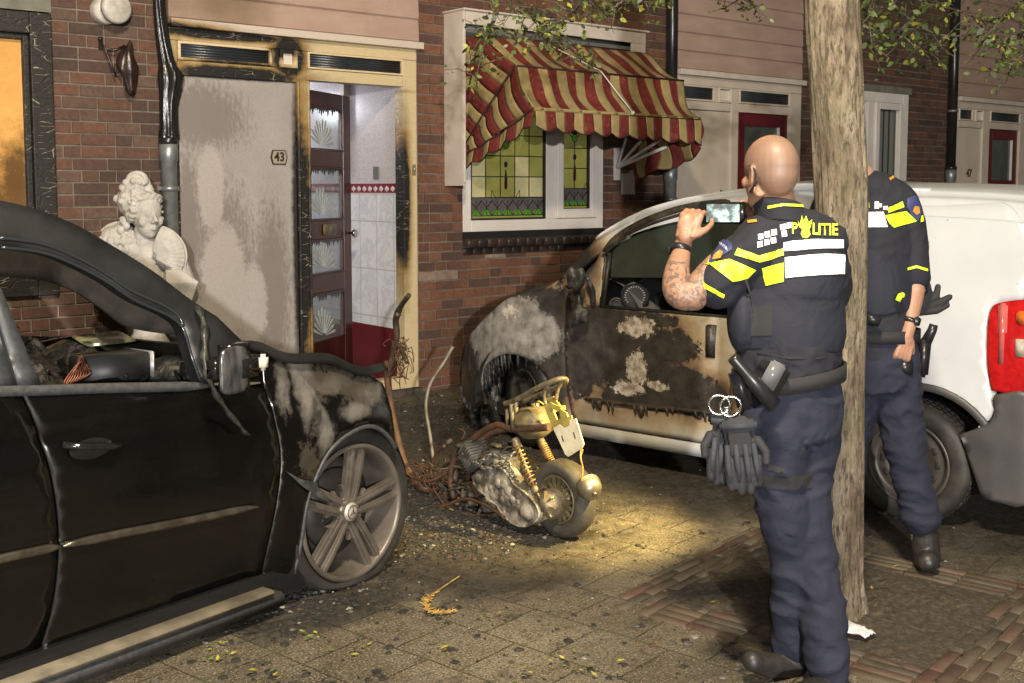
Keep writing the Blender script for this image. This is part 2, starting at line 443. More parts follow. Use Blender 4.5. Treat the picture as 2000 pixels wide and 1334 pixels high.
def pink_mat(name, soot):
    m = Mat(name); c = m.ramp(m.noise(2.5, 6, stretch=(1, 1, 3)), [(.3, (.34, .23, .185)), (.7, (.43, .305, .245))])
    if soot:
        a = m.blobs([(-1.6, 0, 2.95, .5, 1, .42), (-1.95, 0, 3.1, .35, 1, .6)])
        f = m.math('ADD', m.math('MULTIPLY', a, 1.3), m.math('MULTIPLY', m.math('SUBTRACT', m.noise(6, 6, .7), .5), .8))
        c = m.mix(m.ramp(f, [(.1, 0), (.6, .55), (1, .85)]), c, (.16, .11, .06))
    dr = m.noise(5, 5, .7, stretch=(3, 3, .7)); c = m.mix(m.ramp(dr, [(.6, 0), (.75, .35)]), c, (.26, .15, .10))
    m.color(c); m.rough(.6); m.bump(m.noise(70, 4), .1, .003); return m.m
PINKS, PINK = pink_mat('pink_cladding_sooty', True), pink_mat('pink_cladding', False)
def cladding(parent, x0, x1, z0, mat, n=10, bh=.17):
    g = MB()
    for i in range(n):
        a = z0+i*bh
        g.slab([(-.012, a), (-.028, a+.012), (-.020, a+bh-.008), (-.012, a+bh)], x0, x1, 'YZ')
    g.box(x0, x1, -.012, .2, z0, z0+n*bh)
    g.build('cladding', mat, parent)
def burnt_paint(name, base, blobs, amp=1.2, mid=(.30, .19, .07), dark=(.010, .009, .008), hard=1.3):
    m = Mat(name); a = m.blobs(blobs)
    f = m.math('ADD', m.math('MULTIPLY', a, hard), m.math('MULTIPLY', m.math('SUBTRACT', m.noise(9, 7, .7), .5), amp))
    c = m.ramp(f, [(.05, base), (.32, tuple(q*.75 for q in base)), (.55, mid), (.75, dark)])
    cr = m.voro(16, 'DISTANCE_TO_EDGE', stretch=(.5, .5, 1.6)); c = m.mix(m.math('MULTIPLY', m.math('MULTIPLY', m.ramp(cr, [(.010, 1), (.022, 0)]), m.ramp(m.noise(14, 3), [(.52, 0), (.6, 1)])), m.ramp(f, [(.75, 0), (.8, .75)])), c, (.45, .4, .3))
    m.color(c); m.rough(m.ramp(f, [(.3, .35), (.8, .6)])); m.bump(m.math('ADD', m.noise(60, 5), m.math('MULTIPLY', m.ramp(cr, [(0, 0), (.06, 1)]), .8)), .35, .006); return m.m
def vent(parent, x0, x1, z0, z1, Y, name='transom_vent', mat=None):
    g = MB(); dark = simple('vent_dark', (.035, .042, .05), (.02, .024, .03), scale=4, rough=.3)
    g.box(x0, x1, Y+.03, Y+.05, z0, z1)
    for i in range(5):
        t = z0+(z1-z0)*(i+.5)/5
        g.tube([(x0, Y+.018, t), (x1, Y+.018, t)], (z1-z0)*.12, 8)
    g.build(name, dark, parent)
    return
BLACK = simple('void_dark', (.006, .006, .006), rough=.9)
# ---------------------------------------------------------------- neighbour house with the burnt window (left edge)
h41 = thing('terraced_house', 'brick house at the left edge with a charred frame round its glowing orange window', 'house', group='row of terraced houses')
brick_wall(h41, -5.3, -1.985, -.05, 4.4, holes=[(-4.35, -2.74, .95, 2.78)], seed=5)
g = MB(); g.box(-4.45, -2.735, -.012, .2, 2.702, 2.79)
g.build('lintel', simple('old_concrete', (.20, .19, .15), (.12, .12, .095), scale=8, rough=.9, bump=.4), h41)
CH = burnt_paint('charred_wood', (.5, .42, .28), [(-3, 0, 1.8, 3, 3, 3)], amp=.35, hard=1.5)
def frame_box(g, x0, x1, z0, z1, w, y0, y1):
    g.box(x0, x0+w, y0, y1, z0, z1); g.box(x1-w, x1, y0, y1, z0, z1); g.box(x0+w, x1-w, y0, y1, z1-w, z1); g.box(x0+w, x1-w, y0, y1, z0, z0+w)
g = MB(); frame_box(g, -4.35, -2.745, .95, 2.69, .13, -.045, .10); frame_box(g, -4.22, -2.875, 1.08, 2.56, .035, -.012, .09)
w41 = g.build('window', CH, h41, bevel=.006)
m = Mat('scorched_lit_board'); c = m.ramp(m.noise(3.5, 6, .65), [(.3, (.50, .25, .07)), (.7, (.66, .36, .11))])  # orange of the indoor light is put into the board's colour and glow
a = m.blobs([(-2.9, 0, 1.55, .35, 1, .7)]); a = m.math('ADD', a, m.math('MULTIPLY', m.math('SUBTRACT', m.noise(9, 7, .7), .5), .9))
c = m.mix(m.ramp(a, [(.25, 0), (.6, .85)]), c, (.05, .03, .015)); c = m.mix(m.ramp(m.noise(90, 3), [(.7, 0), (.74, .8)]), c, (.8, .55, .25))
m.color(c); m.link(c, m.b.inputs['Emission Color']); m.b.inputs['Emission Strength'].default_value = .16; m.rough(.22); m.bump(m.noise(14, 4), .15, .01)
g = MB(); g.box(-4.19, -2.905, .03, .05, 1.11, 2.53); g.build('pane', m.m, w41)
# ---------------------------------------------------------------- house 43
h43 = thing('terraced_house', 'house number 43 with soot-stained yellow door frame, open front door and stained-glass window', 'house', group='row of terraced houses')
brick_wall(h43, .02, 2.972, -.05, 4.4, holes=[(.46, 2.035, 1.11, 2.86)], seed=2, mats=BRO, lime=.10)
cladding(h43, -1.985, .02, 2.74, PINKS)
g = MB(); g.box(-1.985, .035, -.075, .1, 2.685, 2.737); g.build('cladding_sill', burnt_paint('sill_paint', (.58, .50, .42), [(-2.1, 0, 2.66, .9, 1, .1)], amp=.5), h43, bevel=.004)
FR = burnt_paint('scorched_frame', (.58, .47, .28), [(-1.05, 0, 1.2, .24, .5, 1.9), (-1.5, 0, 2.40, .9, .5, .11), (-1.6, 0, 2.66, .9, .5, .07), (-.12, -.03, 1.5, .10, .5, 1.0), (-1.93, 0, 1.8, .15, .5, 1.2), (-1.1, 0, 2.55, .25, .3, .3), (-.5, 0, 2.36, .6, .3, .035)], amp=.55)
y0, y1 = -.02, .10
g = MB()
g.box(-1.985, .0, y0, y1, 2.60, 2.684)                        # head
g.box(-1.985, -1.93, y0, y1, -.02, 2.598)                     # left post
g.box(-1.035, -.955, y0-.002, y1, 0.02, 2.598)                # middle post
g.box(-.125, .0, y0, y1, 0.05, 2.598)                         # right post
g.box(-1.928, -1.037, y0, y1, 2.375, 2.47)                    # transom rails
g.box(-.953, -.127, y0, y1, 2.395, 2.475)
g.box(-1.235, -1.175, y0+.005, y1, 2.472, 2.598)
g.box(-.953, -.127, y0+.006, y1, 0.05, .135)                  # door sill
g.tube([(-.955, -.03, 0.1), (-.955, -.03, 2.39)], .012, 8); g.tube([(-1.035, -.03, 0.1), (-1.035, -.03, 2.39)], .012, 8)
fr43 = g.build('door_frame', FR, h43, bevel=.006)
g = MB()
frame_box(g, -1.926, -1.237, 2.472, 2.598, .018, y0-.012, y0+.03); frame_box(g, -1.173, -1.037, 2.472, 2.598, .024, y0-.012, y0+.03); frame_box(g, -.951, -.129, 2.477, 2.598, .014, y0-.012, y0+.03)
g.build('transom_bead', burnt_paint('bead_paint', (.66, .52, .32), [(-1.5, 0, 2.45, .7, .5, .08), (-1.15, 0, 2.6, .2, .3, .12)], amp=.7), fr43, bevel=.003)
vent(h43, -1.908, -1.255, 2.492, 2.582, -.02); vent(h43, -.937, -.143, 2.492, 2.582, -.02)
g = MB(); g.box(-1.148, -1.062, .0, .03, 2.496, 2.574); g.build('bell_plate', simple('bell_white', (.66, .60, .52), rough=.35), h43, bevel=.004)
g = MB(); g.box(-1.985, .02, -.06, .12, -.02, .045); g.build('threshold', simple('threshold_dark', (.03, .028, .025), (.08, .07, .06), scale=20, rough=.7, bump=.3), h43)
# scorched storage door with 43 on it
m = Mat('scorched_white_door')
c = m.ramp(m.noise(3, 6, .6), [(.3, (.30, .272, .258)), (.7, (.37, .34, .325))])
vs = m.noise(26, 7, .78, stretch=(1.7, 1, .55))
a = m.blobs([(-1.62, 0, 1.15, .36, 1, .75), (-1.25, 0, .9, .22, 1, .9), (-1.88, 0, 1.3, .16, 1, .9), (-1.75, 0, 2.1, .5, 1, .35)])
f = m.math('ADD', m.math('MULTIPLY', a, .9), m.math('MULTIPLY', m.math('SUBTRACT', vs, .5), 1.5))
c = m.mix(m.ramp(f, [(.18, 0), (.5, .75)]), c, (.155, .13, .115))
cl = m.blobs([(-1.70, 0, 1.62, .12, 1, .38), (-1.62, 0, .95, .22, 1, .55), (-1.40, 0, .8, .14, 1, .35)])
cl = m.math('ADD', cl, m.math('MULTIPLY', m.math('SUBTRACT', m.noise(25, 6, .8), .5), .9)); c = m.mix(m.ramp(cl, [(.12, 0), (.3, .85)]), c, (.40, .365, .34)); spk = m.noise(150, 4, .7); c = m.mix(m.ramp(spk, [(.50, 0), (.64, .45)]), c, (.17, .15, .14))
ed = m.blobs([(-1.03, 0, 1.3, .07, 1, 1.6), (-1.5, 0, 2.40, .8, 1, .05)]); ed = m.math('ADD', ed, m.math('MULTIPLY', m.math('SUBTRACT', m.noise(16, 6), .5), .5)); c = m.mix(m.ramp(ed, [(.1, 0), (.5, 1)]), c, (.02, .018, .015))
m.color(c); m.rough(.62)
bub = m.voro(85, 'SMOOTH_F1'); m.bump(m.math('ADD', m.noise(60, 6, .7), m.math('MULTIPLY', bub, .7)), .35, .004)
g = MB(); g.box(-1.927, -1.04, .005, .05, .05, 2.373)
sd = g.build('storage_door', m.m, h43, bevel=.004)
dk = simple('number_dark', (.03, .028, .024), rough=.4)
g = MB(); P = [(-.05, -.052), (.05, -.052), (.058, -.03), (.066, 0), (.058, .03), (.05, .052), (-.05, .052), (-.058, .03), (-.066, 0), (-.058, -.03)]
P = [(p[0]-1.182, p[1]+1.838) for p in P]; g.slab(P, -.006, .004); npl = g.build('number_plate', dk, sd)
g = MB(); P = [((p[0]+1.182)*.86-1.182, (p[1]-1.838)*.86+1.838) for p in P]; g.slab(P, -.009, -.0065); g.build('plate_face', simple('plate_face', (.33, .28, .22), rough=.4), npl)
text_obj('numerals', '43', .088, (-1.182, -.0105, 1.838), (1, 0, 0), (0, 0, 1), dk, npl, .0015, .92, .0025)
# hallway behind the open door
TILE = None
def tile_mat(name, sx):
    m = Mat(name); sep = m.new('ShaderNodeSeparateXYZ'); m.link(m.v, sep.inputs[0])
    cb = m.new('ShaderNodeCombineXYZ'); m.link(sep.outputs[1 if sx else 0], cb.inputs[0]); m.link(sep.outputs[2], cb.inputs[1])
    br = m.new('ShaderNodeTexBrick', offset=0, squash=1)
    for k, v in (('Scale', 1), ('Mortar Size', .004), ('Mortar Smooth', .1), ('Brick Width', .25), ('Row Height', .385)): br.inputs[k].default_value = v
    ma = m.new('ShaderNodeMapping'); ma.inputs['Location'].default_value = (.10, .19, 0); m.link(cb.outputs[0], ma.inputs[0]); m.link(ma.outputs[0], br.inputs['Vector'])
    ve = m.ramp(m.noise(3.5, 7, .7, dist=1.5), [(.44, (.66, .67, .70)), (.5, (.52, .54, .58)), (.56, (.66, .67, .70))])
    m.link(ve, br.inputs['Color1']); m.link(ve, br.inputs['Color2']); br.inputs['Mortar'].default_value = (.36, .37, .4, 1)
    z = sep.outputs[2]
    c = m.mix(m.math('LESS_THAN', z, .505), br.outputs[0], (.12, .018, .022))
    bo = m.math('MULTIPLY', m.math('GREATER_THAN', z, 1.575), m.math('LESS_THAN', z, 1.66)); c = m.mix(bo, c, (.20, .02, .035))
    up = m.math('GREATER_THAN', z, 1.66); c = m.mix(up, c, m.ramp(m.noise(130, 3), [(.4, (.40, .37, .40)), (.6, (.60, .56, .58))]))
    m.color(c); m.rough(.22); m.bump(m.noise(130, 3), .1, .003); return m.m
TM, TM2 = tile_mat('hall_tiles', True), tile_mat('hall_tiles_back', False)
hall = g = MB()
g.box(-.11, -.06, .105, 3.0, .05, 2.62); g.box(-1.2, -1.1, .105, 3.0, .05, 2.62); hw = g.build('hall_wall', TM, h43)
g = MB(); g.box(-1.1, -.11, 2.95, 3.0, .05, 2.62); g.build('hall_end_wall', TM2, h43)
g = MB(); g.box(-1.1, -.11, .105, 2.95, .0, .05); g.build('hall_floor', simple('hall_floor', (.25, .22, .2), rough=.4), h43)
g = MB(); g.box(-1.1, -.11, .105, 2.95, 2.62, 2.66); g.build('hall_ceiling', simple('hall_floor', (.25, .22, .2)), h43)
g = MB()
for k in range(22):                                            # relief on the red border tiles
    y = .16+k*.083
    for dy, s_ in ((0, 1), (-.02, .6), (.02, .6)): g.ball((-.111, y+dy, 1.612), .017*s_, (.3, .8, 1.4), 8)
g.box(-.113, -.11, .11, 2.9, 1.57, 1.58); g.box(-.113, -.11, .11, 2.9, 1.655, 1.664)
g.build('border_relief', simple('border_grey', (.50, .46, .48), rough=.3), hw)
g = MB(); g.box(-.125, -.108, .35, .42, 1.69, 1.79); g.build('light_switch', simple('switch_grey', (.12, .13, .12), rough=.4), hw)
g = MB(); g.box(-.16, -.11, .80, .86, 1.75, 2.62); g.build('inner_architrave', WHITEP, hw)
# the open mahogany door, swung inwards on its left edge
DO = Frame((-.95, .07, 0), (math.cos(math.radians(33)), math.sin(math.radians(33))))
dr = thing('front_door', None, None, DO); dr.parent = h43; dr.matrix_parent_inverse = Matrix.Identity(4)
DOOR_W, DOOR_T = .80, 2.345
MAH = simple('mahogany', (.055, .013, .010), (.028, .008, .007), scale=3, rough=.28, bump=.15, bscale=20, stretch=(6, 6, 1))
rails = [(.08, .45), (.82, .965), (1.23, 1.375), (1.775, 1.905), (2.23, 2.345)]
g = MB(DO); g.box(0, .10, 0, .045, .08, DOOR_T); g.box(DOOR_W-.13, DOOR_W, 0, .045, .08, DOOR_T)
for a, b in rails: g.box(.10, DOOR_W-.13, .002, .043, a, b)
for (a, b), (c_, d) in zip(rails, rails[1:]): 
    frame_box(g, .10, DOOR_W-.13, b, c_, .014, -.008, .002)
bpy.data.objects.remove(dr); WM.pop('front_door', None)
dr = g.build('front_door', MAH, h43, bevel=.005)
GL = simple('old_glass', (.80, .86, .86), rough=.06, trans=.93)
for i in range(4):
    a, b = rails[i][1], rails[i+1][0]
    g = MB(DO); g.box(.10, DOOR_W-.13, .020, .024, a, b); p = g.build('door_pane', GL, dr)
    rr = random.Random(i+4); g = MB(DO)
    for k in range(11):                                        # etched fan and cracked, sooty edges
        an = math.radians(8+15*k); r0, r1 = .03, .16+.05*rr.random()
        cx, cz = .33, a+.03
        g.slab([(cx+r0*math.cos(an), cz+r0*math.sin(an)), (cx+r1*math.cos(an-.07), cz+r1*math.sin(an-.07)), (cx+(r1+.03)*math.cos(an), cz+(r1+.03)*math.sin(an)), (cx+r1*math.cos(an+.07), cz+r1*math.sin(an+.07))], .015, .019)
    g.build('etched_fan', simple('etched', (.34, .37, .36), rough=.5), p)
    g = MB(DO)
    for k in range(16):
        x = .10+k*.57/16; hh = .02+.05*rr.random(); g.slab([(x, b), (x+.04, b), (x+.03, b-hh*.6), (x+.015, b-hh)], .012, .016)
    g.build('soot_edge', simple('soot_film', (.05, .055, .05), rough=.4), p)
g = MB(DO); g.rbox(.30, .52, -.012, .002, 1.255, 1.345, .008); g.build('letter_plate', simple('letter_plate', (.30, .24, .13), (.12, .10, .07), scale=12, rough=.35, metal=.6), dr)
g = MB(DO); g.lathe([(.012, -.06), (.03, -.062), (.034, -.05), (.026, -.035), (.010, -.03), (.010, 0)], (DOOR_W-.045, 0, 1.26), 'Y', 16); g.build('door_knob', simple('steel', (.5, .5, .5), rough=.25, metal=1), dr)
g = MB(); g.box(-.05, -.02, -.032, -.02, 1.72, 1.80); g.ball((-.035, -.036, 1.765), .012); g.build('latch_plate', simple('latch', (.45, .4, .3), rough=.4, metal=.7), fr43)
# ---------------------------------------------------------------- stained-glass window of 43
g = MB(); YF, YB = .0, .09
g.box(.462, .545, YF, YB, 1.262, 2.86); g.box(1.95, 2.033, YF, YB, 1.262, 2.86); g.box(.545, 1.95, YF, YB, 1.262, 1.355); g.box(.545, 1.95, YF, YB, 2.76, 2.86); g.box(1.36, 1.47, YF+.002, YB, 1.355, 2.76)
wf = g.build('window', WHITEA, h43, bevel=.005)
g = MB(); frame_box(g, 1.473, 1.948, 1.358, 2.758, .068, -.018, .05); frame_box(g, 1.541, 1.88, 1.426, 2.69, .012, -.008, .04)
sash = g.build('sash', WHITEA, wf, bevel=.005)
g = MB(); frame_box(g, .547, 1.358, 1.357, 2.758, .014, .01, .05); frame_box(g, 1.553, 1.868, 1.438, 2.678, .006, .0, .03); g.build('glazing_gasket', simple('gasket', (.02, .02, .02), rough=.5), wf)
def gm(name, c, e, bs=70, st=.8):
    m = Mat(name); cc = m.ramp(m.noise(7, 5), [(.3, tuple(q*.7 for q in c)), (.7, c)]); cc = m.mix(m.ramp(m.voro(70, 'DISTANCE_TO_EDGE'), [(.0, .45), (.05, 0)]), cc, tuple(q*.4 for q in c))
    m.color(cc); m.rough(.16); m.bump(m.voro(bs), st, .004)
    m.link(cc, m.b.inputs['Emission Color']); m.b.inputs['Emission Strength'].default_value = e; return m.m  # the lit room behind is put into the panes as a weak glow
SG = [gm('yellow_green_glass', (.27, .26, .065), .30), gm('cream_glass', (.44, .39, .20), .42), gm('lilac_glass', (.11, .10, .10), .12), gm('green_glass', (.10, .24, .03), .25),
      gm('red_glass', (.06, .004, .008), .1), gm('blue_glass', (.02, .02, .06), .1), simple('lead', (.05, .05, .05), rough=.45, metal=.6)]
def leaded(name, x0, x1, z0, z1, nx, cream, parent, dropx):
    g = MB(); Y = .035; dz = .115
    zb = z0+.17
    cw = (x1-x0)/nx
    nz = int((z1-zb)/(dz*1.6))+1; ch = (z1-zb)/nz
    for i in range(nx):
        for j in range(nz):
            g.mi = 1 if (i, j) in cream else 0
            g.box(x0+i*cw, x0+(i+1)*cw, Y, Y+.006, zb+j*ch, zb+(j+1)*ch)
    g.mi = 2; g.box(x0, x1, Y, Y+.006, z0+.02, zb)
    g.mi = 0; g.box(x0, x1, Y, Y+.006, z0, z0+.02)
    k = max(2, round((x1-x0)/.11))
    for i in range(k):
        a = x0+(x1-x0)*i/k; b = x0+(x1-x0)*(i+1)/k; m_ = (a+b)/2
        g.mi = 3; g.slab([(a, z0+.02), (b, z0+.02)]+[(m_+(b-a)/2*math.cos(t*math.pi/6), z0+.02+.055*math.sin(t*math.pi/6)) for t in range(1, 6)], Y-.003, Y-.0005)
        g.mi = 2; 
        g.mi = 6; g.tube([(a, Y-.005, z0+.02), (m_, Y-.005, z0+.085), (b, Y-.005, z0+.02)], .004, 5); g.tube([(a, Y-.005, z0+.145), (m_, Y-.005, z0+.085), (b, Y-.005, z0+.145)], .004, 5); g.tube([(m_, Y-.005, z0+.02), (m_, Y-.005, z0+.145)], .003, 5)
    g.mi = 6
    for i in range(nx+1): g.tube([(x0+i*cw, Y-.004, zb), (x0+i*cw, Y-.004, z1)], .0045, 6)
    for j in range(nz+1): g.tube([(x0, Y-.004, zb+j*ch), (x1, Y-.004, zb+j*ch)], .0045, 6)
    g.tube([(x0, Y-.004, z0+.02), (x1, Y-.004, z0+.02)], .004, 6)
    def ell(cx, cz, rx, rz, mi, tip=0):
        g.mi = mi; P = []
        for t in range(20):
            q = 2*math.pi*t/20; s_ = math.sin(q); w = 1-tip*.5*(s_+1)
            P.append((cx+rx*math.cos(q)*w, cz+rz*s_))
        g.slab(P, Y-.010, Y-.003); g.mi = 6; g.tube([(p[0], Y-.009, p[1]) for p in P+[P[0]]], .003, 5)
    for dx in dropx:
        ell(dx, zb+.15, .021, .085, 4, .8); ell(dx, zb+.275, .017, .024, 5); ell(dx, zb+.44, .03, .035, 3); ell(dx, zb+.53, .05, .06, 4, -.6)
        ell(dx-.13, zb+.53, .014, .018, 5); ell(dx+.13, zb+.53, .014, .018, 5)
        g.mi = 6
        for s_ in (-1, 1):
            g.tube([(dx+s_*.02, Y-.006, zb+.44)]+[(dx+s_*(.05+.02*q), Y-.006, zb+.47+.012*q*q) for q in range(5)], .004, 5)
            g.tube([(dx+s_*.155, Y-.006, zb), (dx+s_*.15, Y-.006, zb+.06), (dx+s_*.11, Y-.006, zb+.0)], .0035, 5)
    return g.build(name, SG, parent)
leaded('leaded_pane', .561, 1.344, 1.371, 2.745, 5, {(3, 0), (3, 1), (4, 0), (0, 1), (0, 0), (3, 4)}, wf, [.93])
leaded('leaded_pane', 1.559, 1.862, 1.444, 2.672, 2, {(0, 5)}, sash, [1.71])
cg = simple('clear_glass', (.9, .92, .92), rough=.02, trans=1.0)
# brick sill
g = MB(); rr = random.Random(9)
x = .455
while x < 2.0:
    g.mi = rr.randrange(3); t = .055
    M = Matrix.Translation((x, -.075, 1.165)) @ Matrix.Rotation(math.radians(9), 4, 'X')
    g.rbox(0, .098, -.005, .26, -.03, .035, .006, M, 1); x += .103
x = .455
while x < 2.0:
    g.mi = rr.randrange(3); g.rbox(x, x+.098, -.012, .1, 1.075, 1.128, .004, None, 1); x += .103
g.build('brick_sill', brick_mats('sill_brick', [(.035, .022, .018), (.05, .03, .024), (.028, .02, .018)], rough=.35), h43)
g = MB(); g.box(.455, 2.04, -.02, .1, 1.205, 1.26); g.build('slot_shade_strip', BLACK, h43)  # black strip stands in for the shaded slot under the window
# ---------------------------------------------------------------- casing of the awning, and the awning
aw = thing('awning', 'red and cream striped awning, torn loose at its right side, above the stained-glass window', 'awning', loc=(.3, 0, 1.8))
AX0, AX1 = .42, 2.26
g = MB(); g.box(.275, .302, -.247, -.002, 1.635, 3.0); g.box(.2745, .296, -.262, -.247, 1.66, 3.0); g.build('casing_side', WHITEP, aw, bevel=.004)
g = MB(); g.box(.302, 2.29, -.262, -.235, 2.885, 2.985); g.box(2.262, 2.29, -.235, -.002, 2.80, 2.985); g.box(2.12, 2.29, -.262, -.24, 2.80, 2.884); g.box(.262, 2.315, -.285, -.002, 2.986, 3.002); g.build('casing_fascia', WHITEP, aw, bevel=.004)
g = MB(); g.tube([(.31, -.13, 2.86), (2.25, -.13, 2.86)], .05, 12); g.box(.31, 2.25, -.2, -.18, 2.83, 2.86); g.build('roller', simple('roller_grey', (.25, .25, .24), rough=.4, metal=.5), aw)
def fabric(name, c1, c2, motif=None, th=0):
    m = Mat(name); c = m.ramp(m.noise(11, 5), [(.3, c2), (.7, c1)])
    if motif:
        sep = m.new('ShaderNodeSeparateXYZ'); m.link(m.v, sep.inputs[0])
        wv = m.noise(38, 3, .5); c = m.mix(m.ramp(wv, [(.58, 0), (.66, .6)]), c, motif)
    dirt = m.noise(4, 6, .7); c = m.mix(m.ramp(dirt, [(.40, 0), (.70, .75)]), c, tuple(q*.4 for q in c1))
    m.color(c); m.rough(.85); m.bump(m.noise(300, 2), .25, .002); return m.m
FAB = [fabric('red_cloth', (.21, .022, .018), (.13, .015, .013), (.26, .10, .06)), fabric('cream_cloth', (.43, .33, .145), (.33, .25, .10)), simple('dark_piping', (.035, .012, .012), rough=.8)]
PVY, PVZ = -.03, 1.845
hoops = [(-.32, 2.80), (-.74, 2.53), (-.92, 2.205)]            # (Y, Z) of each bar
NS = 19
def cloth_grid(g, fn, nu_stripes, nv, sub=4, u_is_stripe=True, start=1):
    for k in range(nu_stripes):
        g.mi = (k+start) % 2
        P = [[fn((k+i/sub)/nu_stripes, j/nv) for j in range(nv+1)] for i in range(sub+1)]
        V = [[g.bm.verts.new(p) for p in r] for r in P]
        for i in range(sub):
            for j in range(nv): g.face([V[i][j], V[i+1][j], V[i+1][j+1], V[i][j+1]], True)
def lerp(a, b, t): return a+(b-a)*t
g = MB()
for (ya, za), (yb, zb), sag in ((hoops[0], hoops[1], .018), (hoops[1], hoops[2], .042)):
    def fn(u, v):
        x = lerp(AX0, AX1, u); s_ = sag*math.sin(math.pi*v)*(1+.25*math.sin(u*40))
        rip = .006*math.sin(u*NS*math.pi)+.018*math.sin(u*9+v*2.5)+.010*math.sin(u*21-v*4)
        n = Vector((0, (zb-za), -(yb-ya))).normalized()
        p = Vector((x, lerp(ya, yb, v), lerp(za, zb, v)))
        return p+n*(-(s_)+rip*math.sin(math.pi*v))*(-1 if n.y < 0 else 1)*-1
    cloth_grid(g, fn, NS, 10, 4)
bmesh.ops.remove_doubles(g.bm, verts=g.bm.verts, dist=.0008)
can = g.build('canopy', FAB, aw)
can.modifiers.new('solid', 'SOLIDIFY').thickness = .003
# valance with scallops
g = MB()
def val(u, v):
    sc = .032*abs(math.sin(u*NS/2*math.pi)); x = lerp(AX0+.02, AX1+.03, u)
    return Vector((x, -.925-.012*math.sin(u*23)*v-.01*v, 2.20-(.125+sc+.065*u)*v-.0*u))
cloth_grid(g, val, NS, 6, 6); 
g.mi = 2; g.tube([val(i/170, 1)+Vector((0, -.002, 0)) for i in range(171)], .005, 5)
v_ = g.build('valance', FAB, aw); v_.modifiers.new('solid', 'SOLIDIFY').thickness = .003
g = MB()
for k in range(0, NS): 
    if k % 2 == 0: x = lerp(AX0, AX1, (k+.5)/NS); g.rbox(x-.045, x+.045, -.938, -.925, 2.192, 2.212, .004)
g.tube([(AX0, -.925, 2.202), (AX1, -.925, 2.202)], .013, 8); g.build('front_bar', [FAB[1]], aw)
g = MB(); g.mi = 0
for (ya, za) in hoops[1:]: g.tube([(AX0, ya, za), (AX1, ya, za)], .009, 6)
g.build('seam_piping', [FAB[2]], aw)
# left cheek: fan of cloth from the wall to the front hoop, stripes run across the arms
angs = [math.atan2(z-PVZ, -(y-PVY)) for y, z in hoops]; rad = [math.hypot(y-PVY, z-PVZ) for y, z in hoops]
def cheek(x0, a_start):
    g = MB(); A = [a_start]+angs+[angs[-1]-.10]; Rr = [.93]+rad+[rad[-1]]
    A = [math.radians(92)]+angs; Rr = [1.0]+rad
    def fn(u, v):
        k = min(int(v*3), 2); t = v*3-k
        an = lerp(A[k], A[k+1], t); r = lerp(Rr[k], Rr[k+1], t)-.035*math.sin(math.pi*t)
        rr_ = .04+(r-.04)*(1-u)
        return Vector((x0-.035*math.sin(math.pi*t)*(1-u)-.01, PVY-rr_*math.cos(an), PVZ+rr_*math.sin(an)))
    cloth_grid(g, fn, 9, 24, 3, start=0)
    return g
g = cheek(AX0, 0)
ch_ = g.build('side_cloth', FAB, aw); ch_.modifiers.new('solid', 'SOLIDIFY').thickness = .003
# lower flap of the left side
g = MB(); pa, pb = Vector((AX0-.01, -.02, 1.86)), Vector((AX0, -.925, 2.20))
def flap(u, v): 
    p = pa.lerp(pb, u); return p+Vector((.01*math.sin(u*25)-.02*v, 0, -(.095+.03*abs(math.sin(u*4.5*math.pi)))*v-.02*math.sin(u*math.pi)))
cloth_grid(g, flap, 9, 5, 5, start=0); g.mi = 2; g.tube([flap(i/80, 1) for i in range(81)], .005, 5); g.tube([flap(i/80, 0)-Vector((.006, 0, 0)) for i in range(81)], .006, 5)
f_ = g.build('side_valance', FAB, aw); f_.modifiers.new('solid', 'SOLIDIFY').thickness = .003
g = MB()
for (ya, za) in hoops[:2]: 
    g.tube([(AX0-.052, PVY, PVZ), (AX0-.052, lerp(PVY, ya, .5), lerp(PVZ, za, .5)), (AX0-.03, ya, za)], .007, 6)
g.build('side_arm', FAB[2], aw)
# torn right side: loose flap hanging behind its bare arms
g = MB(); pts0 = [(2.29, -.92, 2.18), (2.30, -.72, 2.13), (2.27, -.5, 2.10), (2.22, -.3, 2.06), (2.19, -.22, 2.03)]
pts1 = [(2.30, -.93, 1.96), (2.31, -.72, 1.86), (2.24, -.55, 1.80), (2.20, -.36, 1.74), (2.16, -.26, 1.665)]
c0, c1 = catmull(pts0, 8), catmull(pts1, 8)
def rf(u, v):
    k = u*(len(c0)-1); i = min(int(k), len(c0)-2); t = k-i
    p = c0[i].lerp(c0[i+1], t).lerp(c1[i].lerp(c1[i+1], t), v); return p+Vector((.03*math.sin(v*5+u*9), 0, -.03*abs(math.sin(u*3.5*math.pi))*v))
cloth_grid(g, rf, 7, 8, 5, start=0); g.mi = 2; g.tube([rf(i/70, 1) for i in range(71)], .006, 5)
t_ = g.build('torn_side_cloth', FAB, aw); t_.modifiers.new('solid', 'SOLIDIFY').thickness = .003
AL = simple('arm_white', (.80, .78, .76), (.66, .64, .62), scale=9, rough=.35)
for q in ((2.19, -.20, 2.06), (2.2, -.37, 2.03), (2.205, -.60, 2.035), (2.21, -.66, 1.97)):
    g = MB(); a = Vector((2.14, -.07, 1.80)); b = Vector(q)+Vector((-.07, 0, 0)); d = b-a; M = a.to_4d()
    M = Matrix.Translation(a) @ d.to_track_quat('Y', 'Z').to_matrix().to_4x4()
    g.rbox(-.008, .008, 0, d.length, -.013, .013, .003, M, 1); g.build('hoop_arm', AL, aw)
g = MB(); g.box(2.16, 2.20, -.05, -.0, 1.69, 1.98); g.build('pivot_bracket', AL, aw)
g = MB(); g.tube([(1.07, -.30, 2.80), (1.28, -.745, 2.545), (1.45, -.93, 2.22)], .005, 6); g.ball((1.45, -.935, 2.215), .018); g.build('pull_cord', simple('cord_white', (.7, .68, .6), rough=.6), aw)
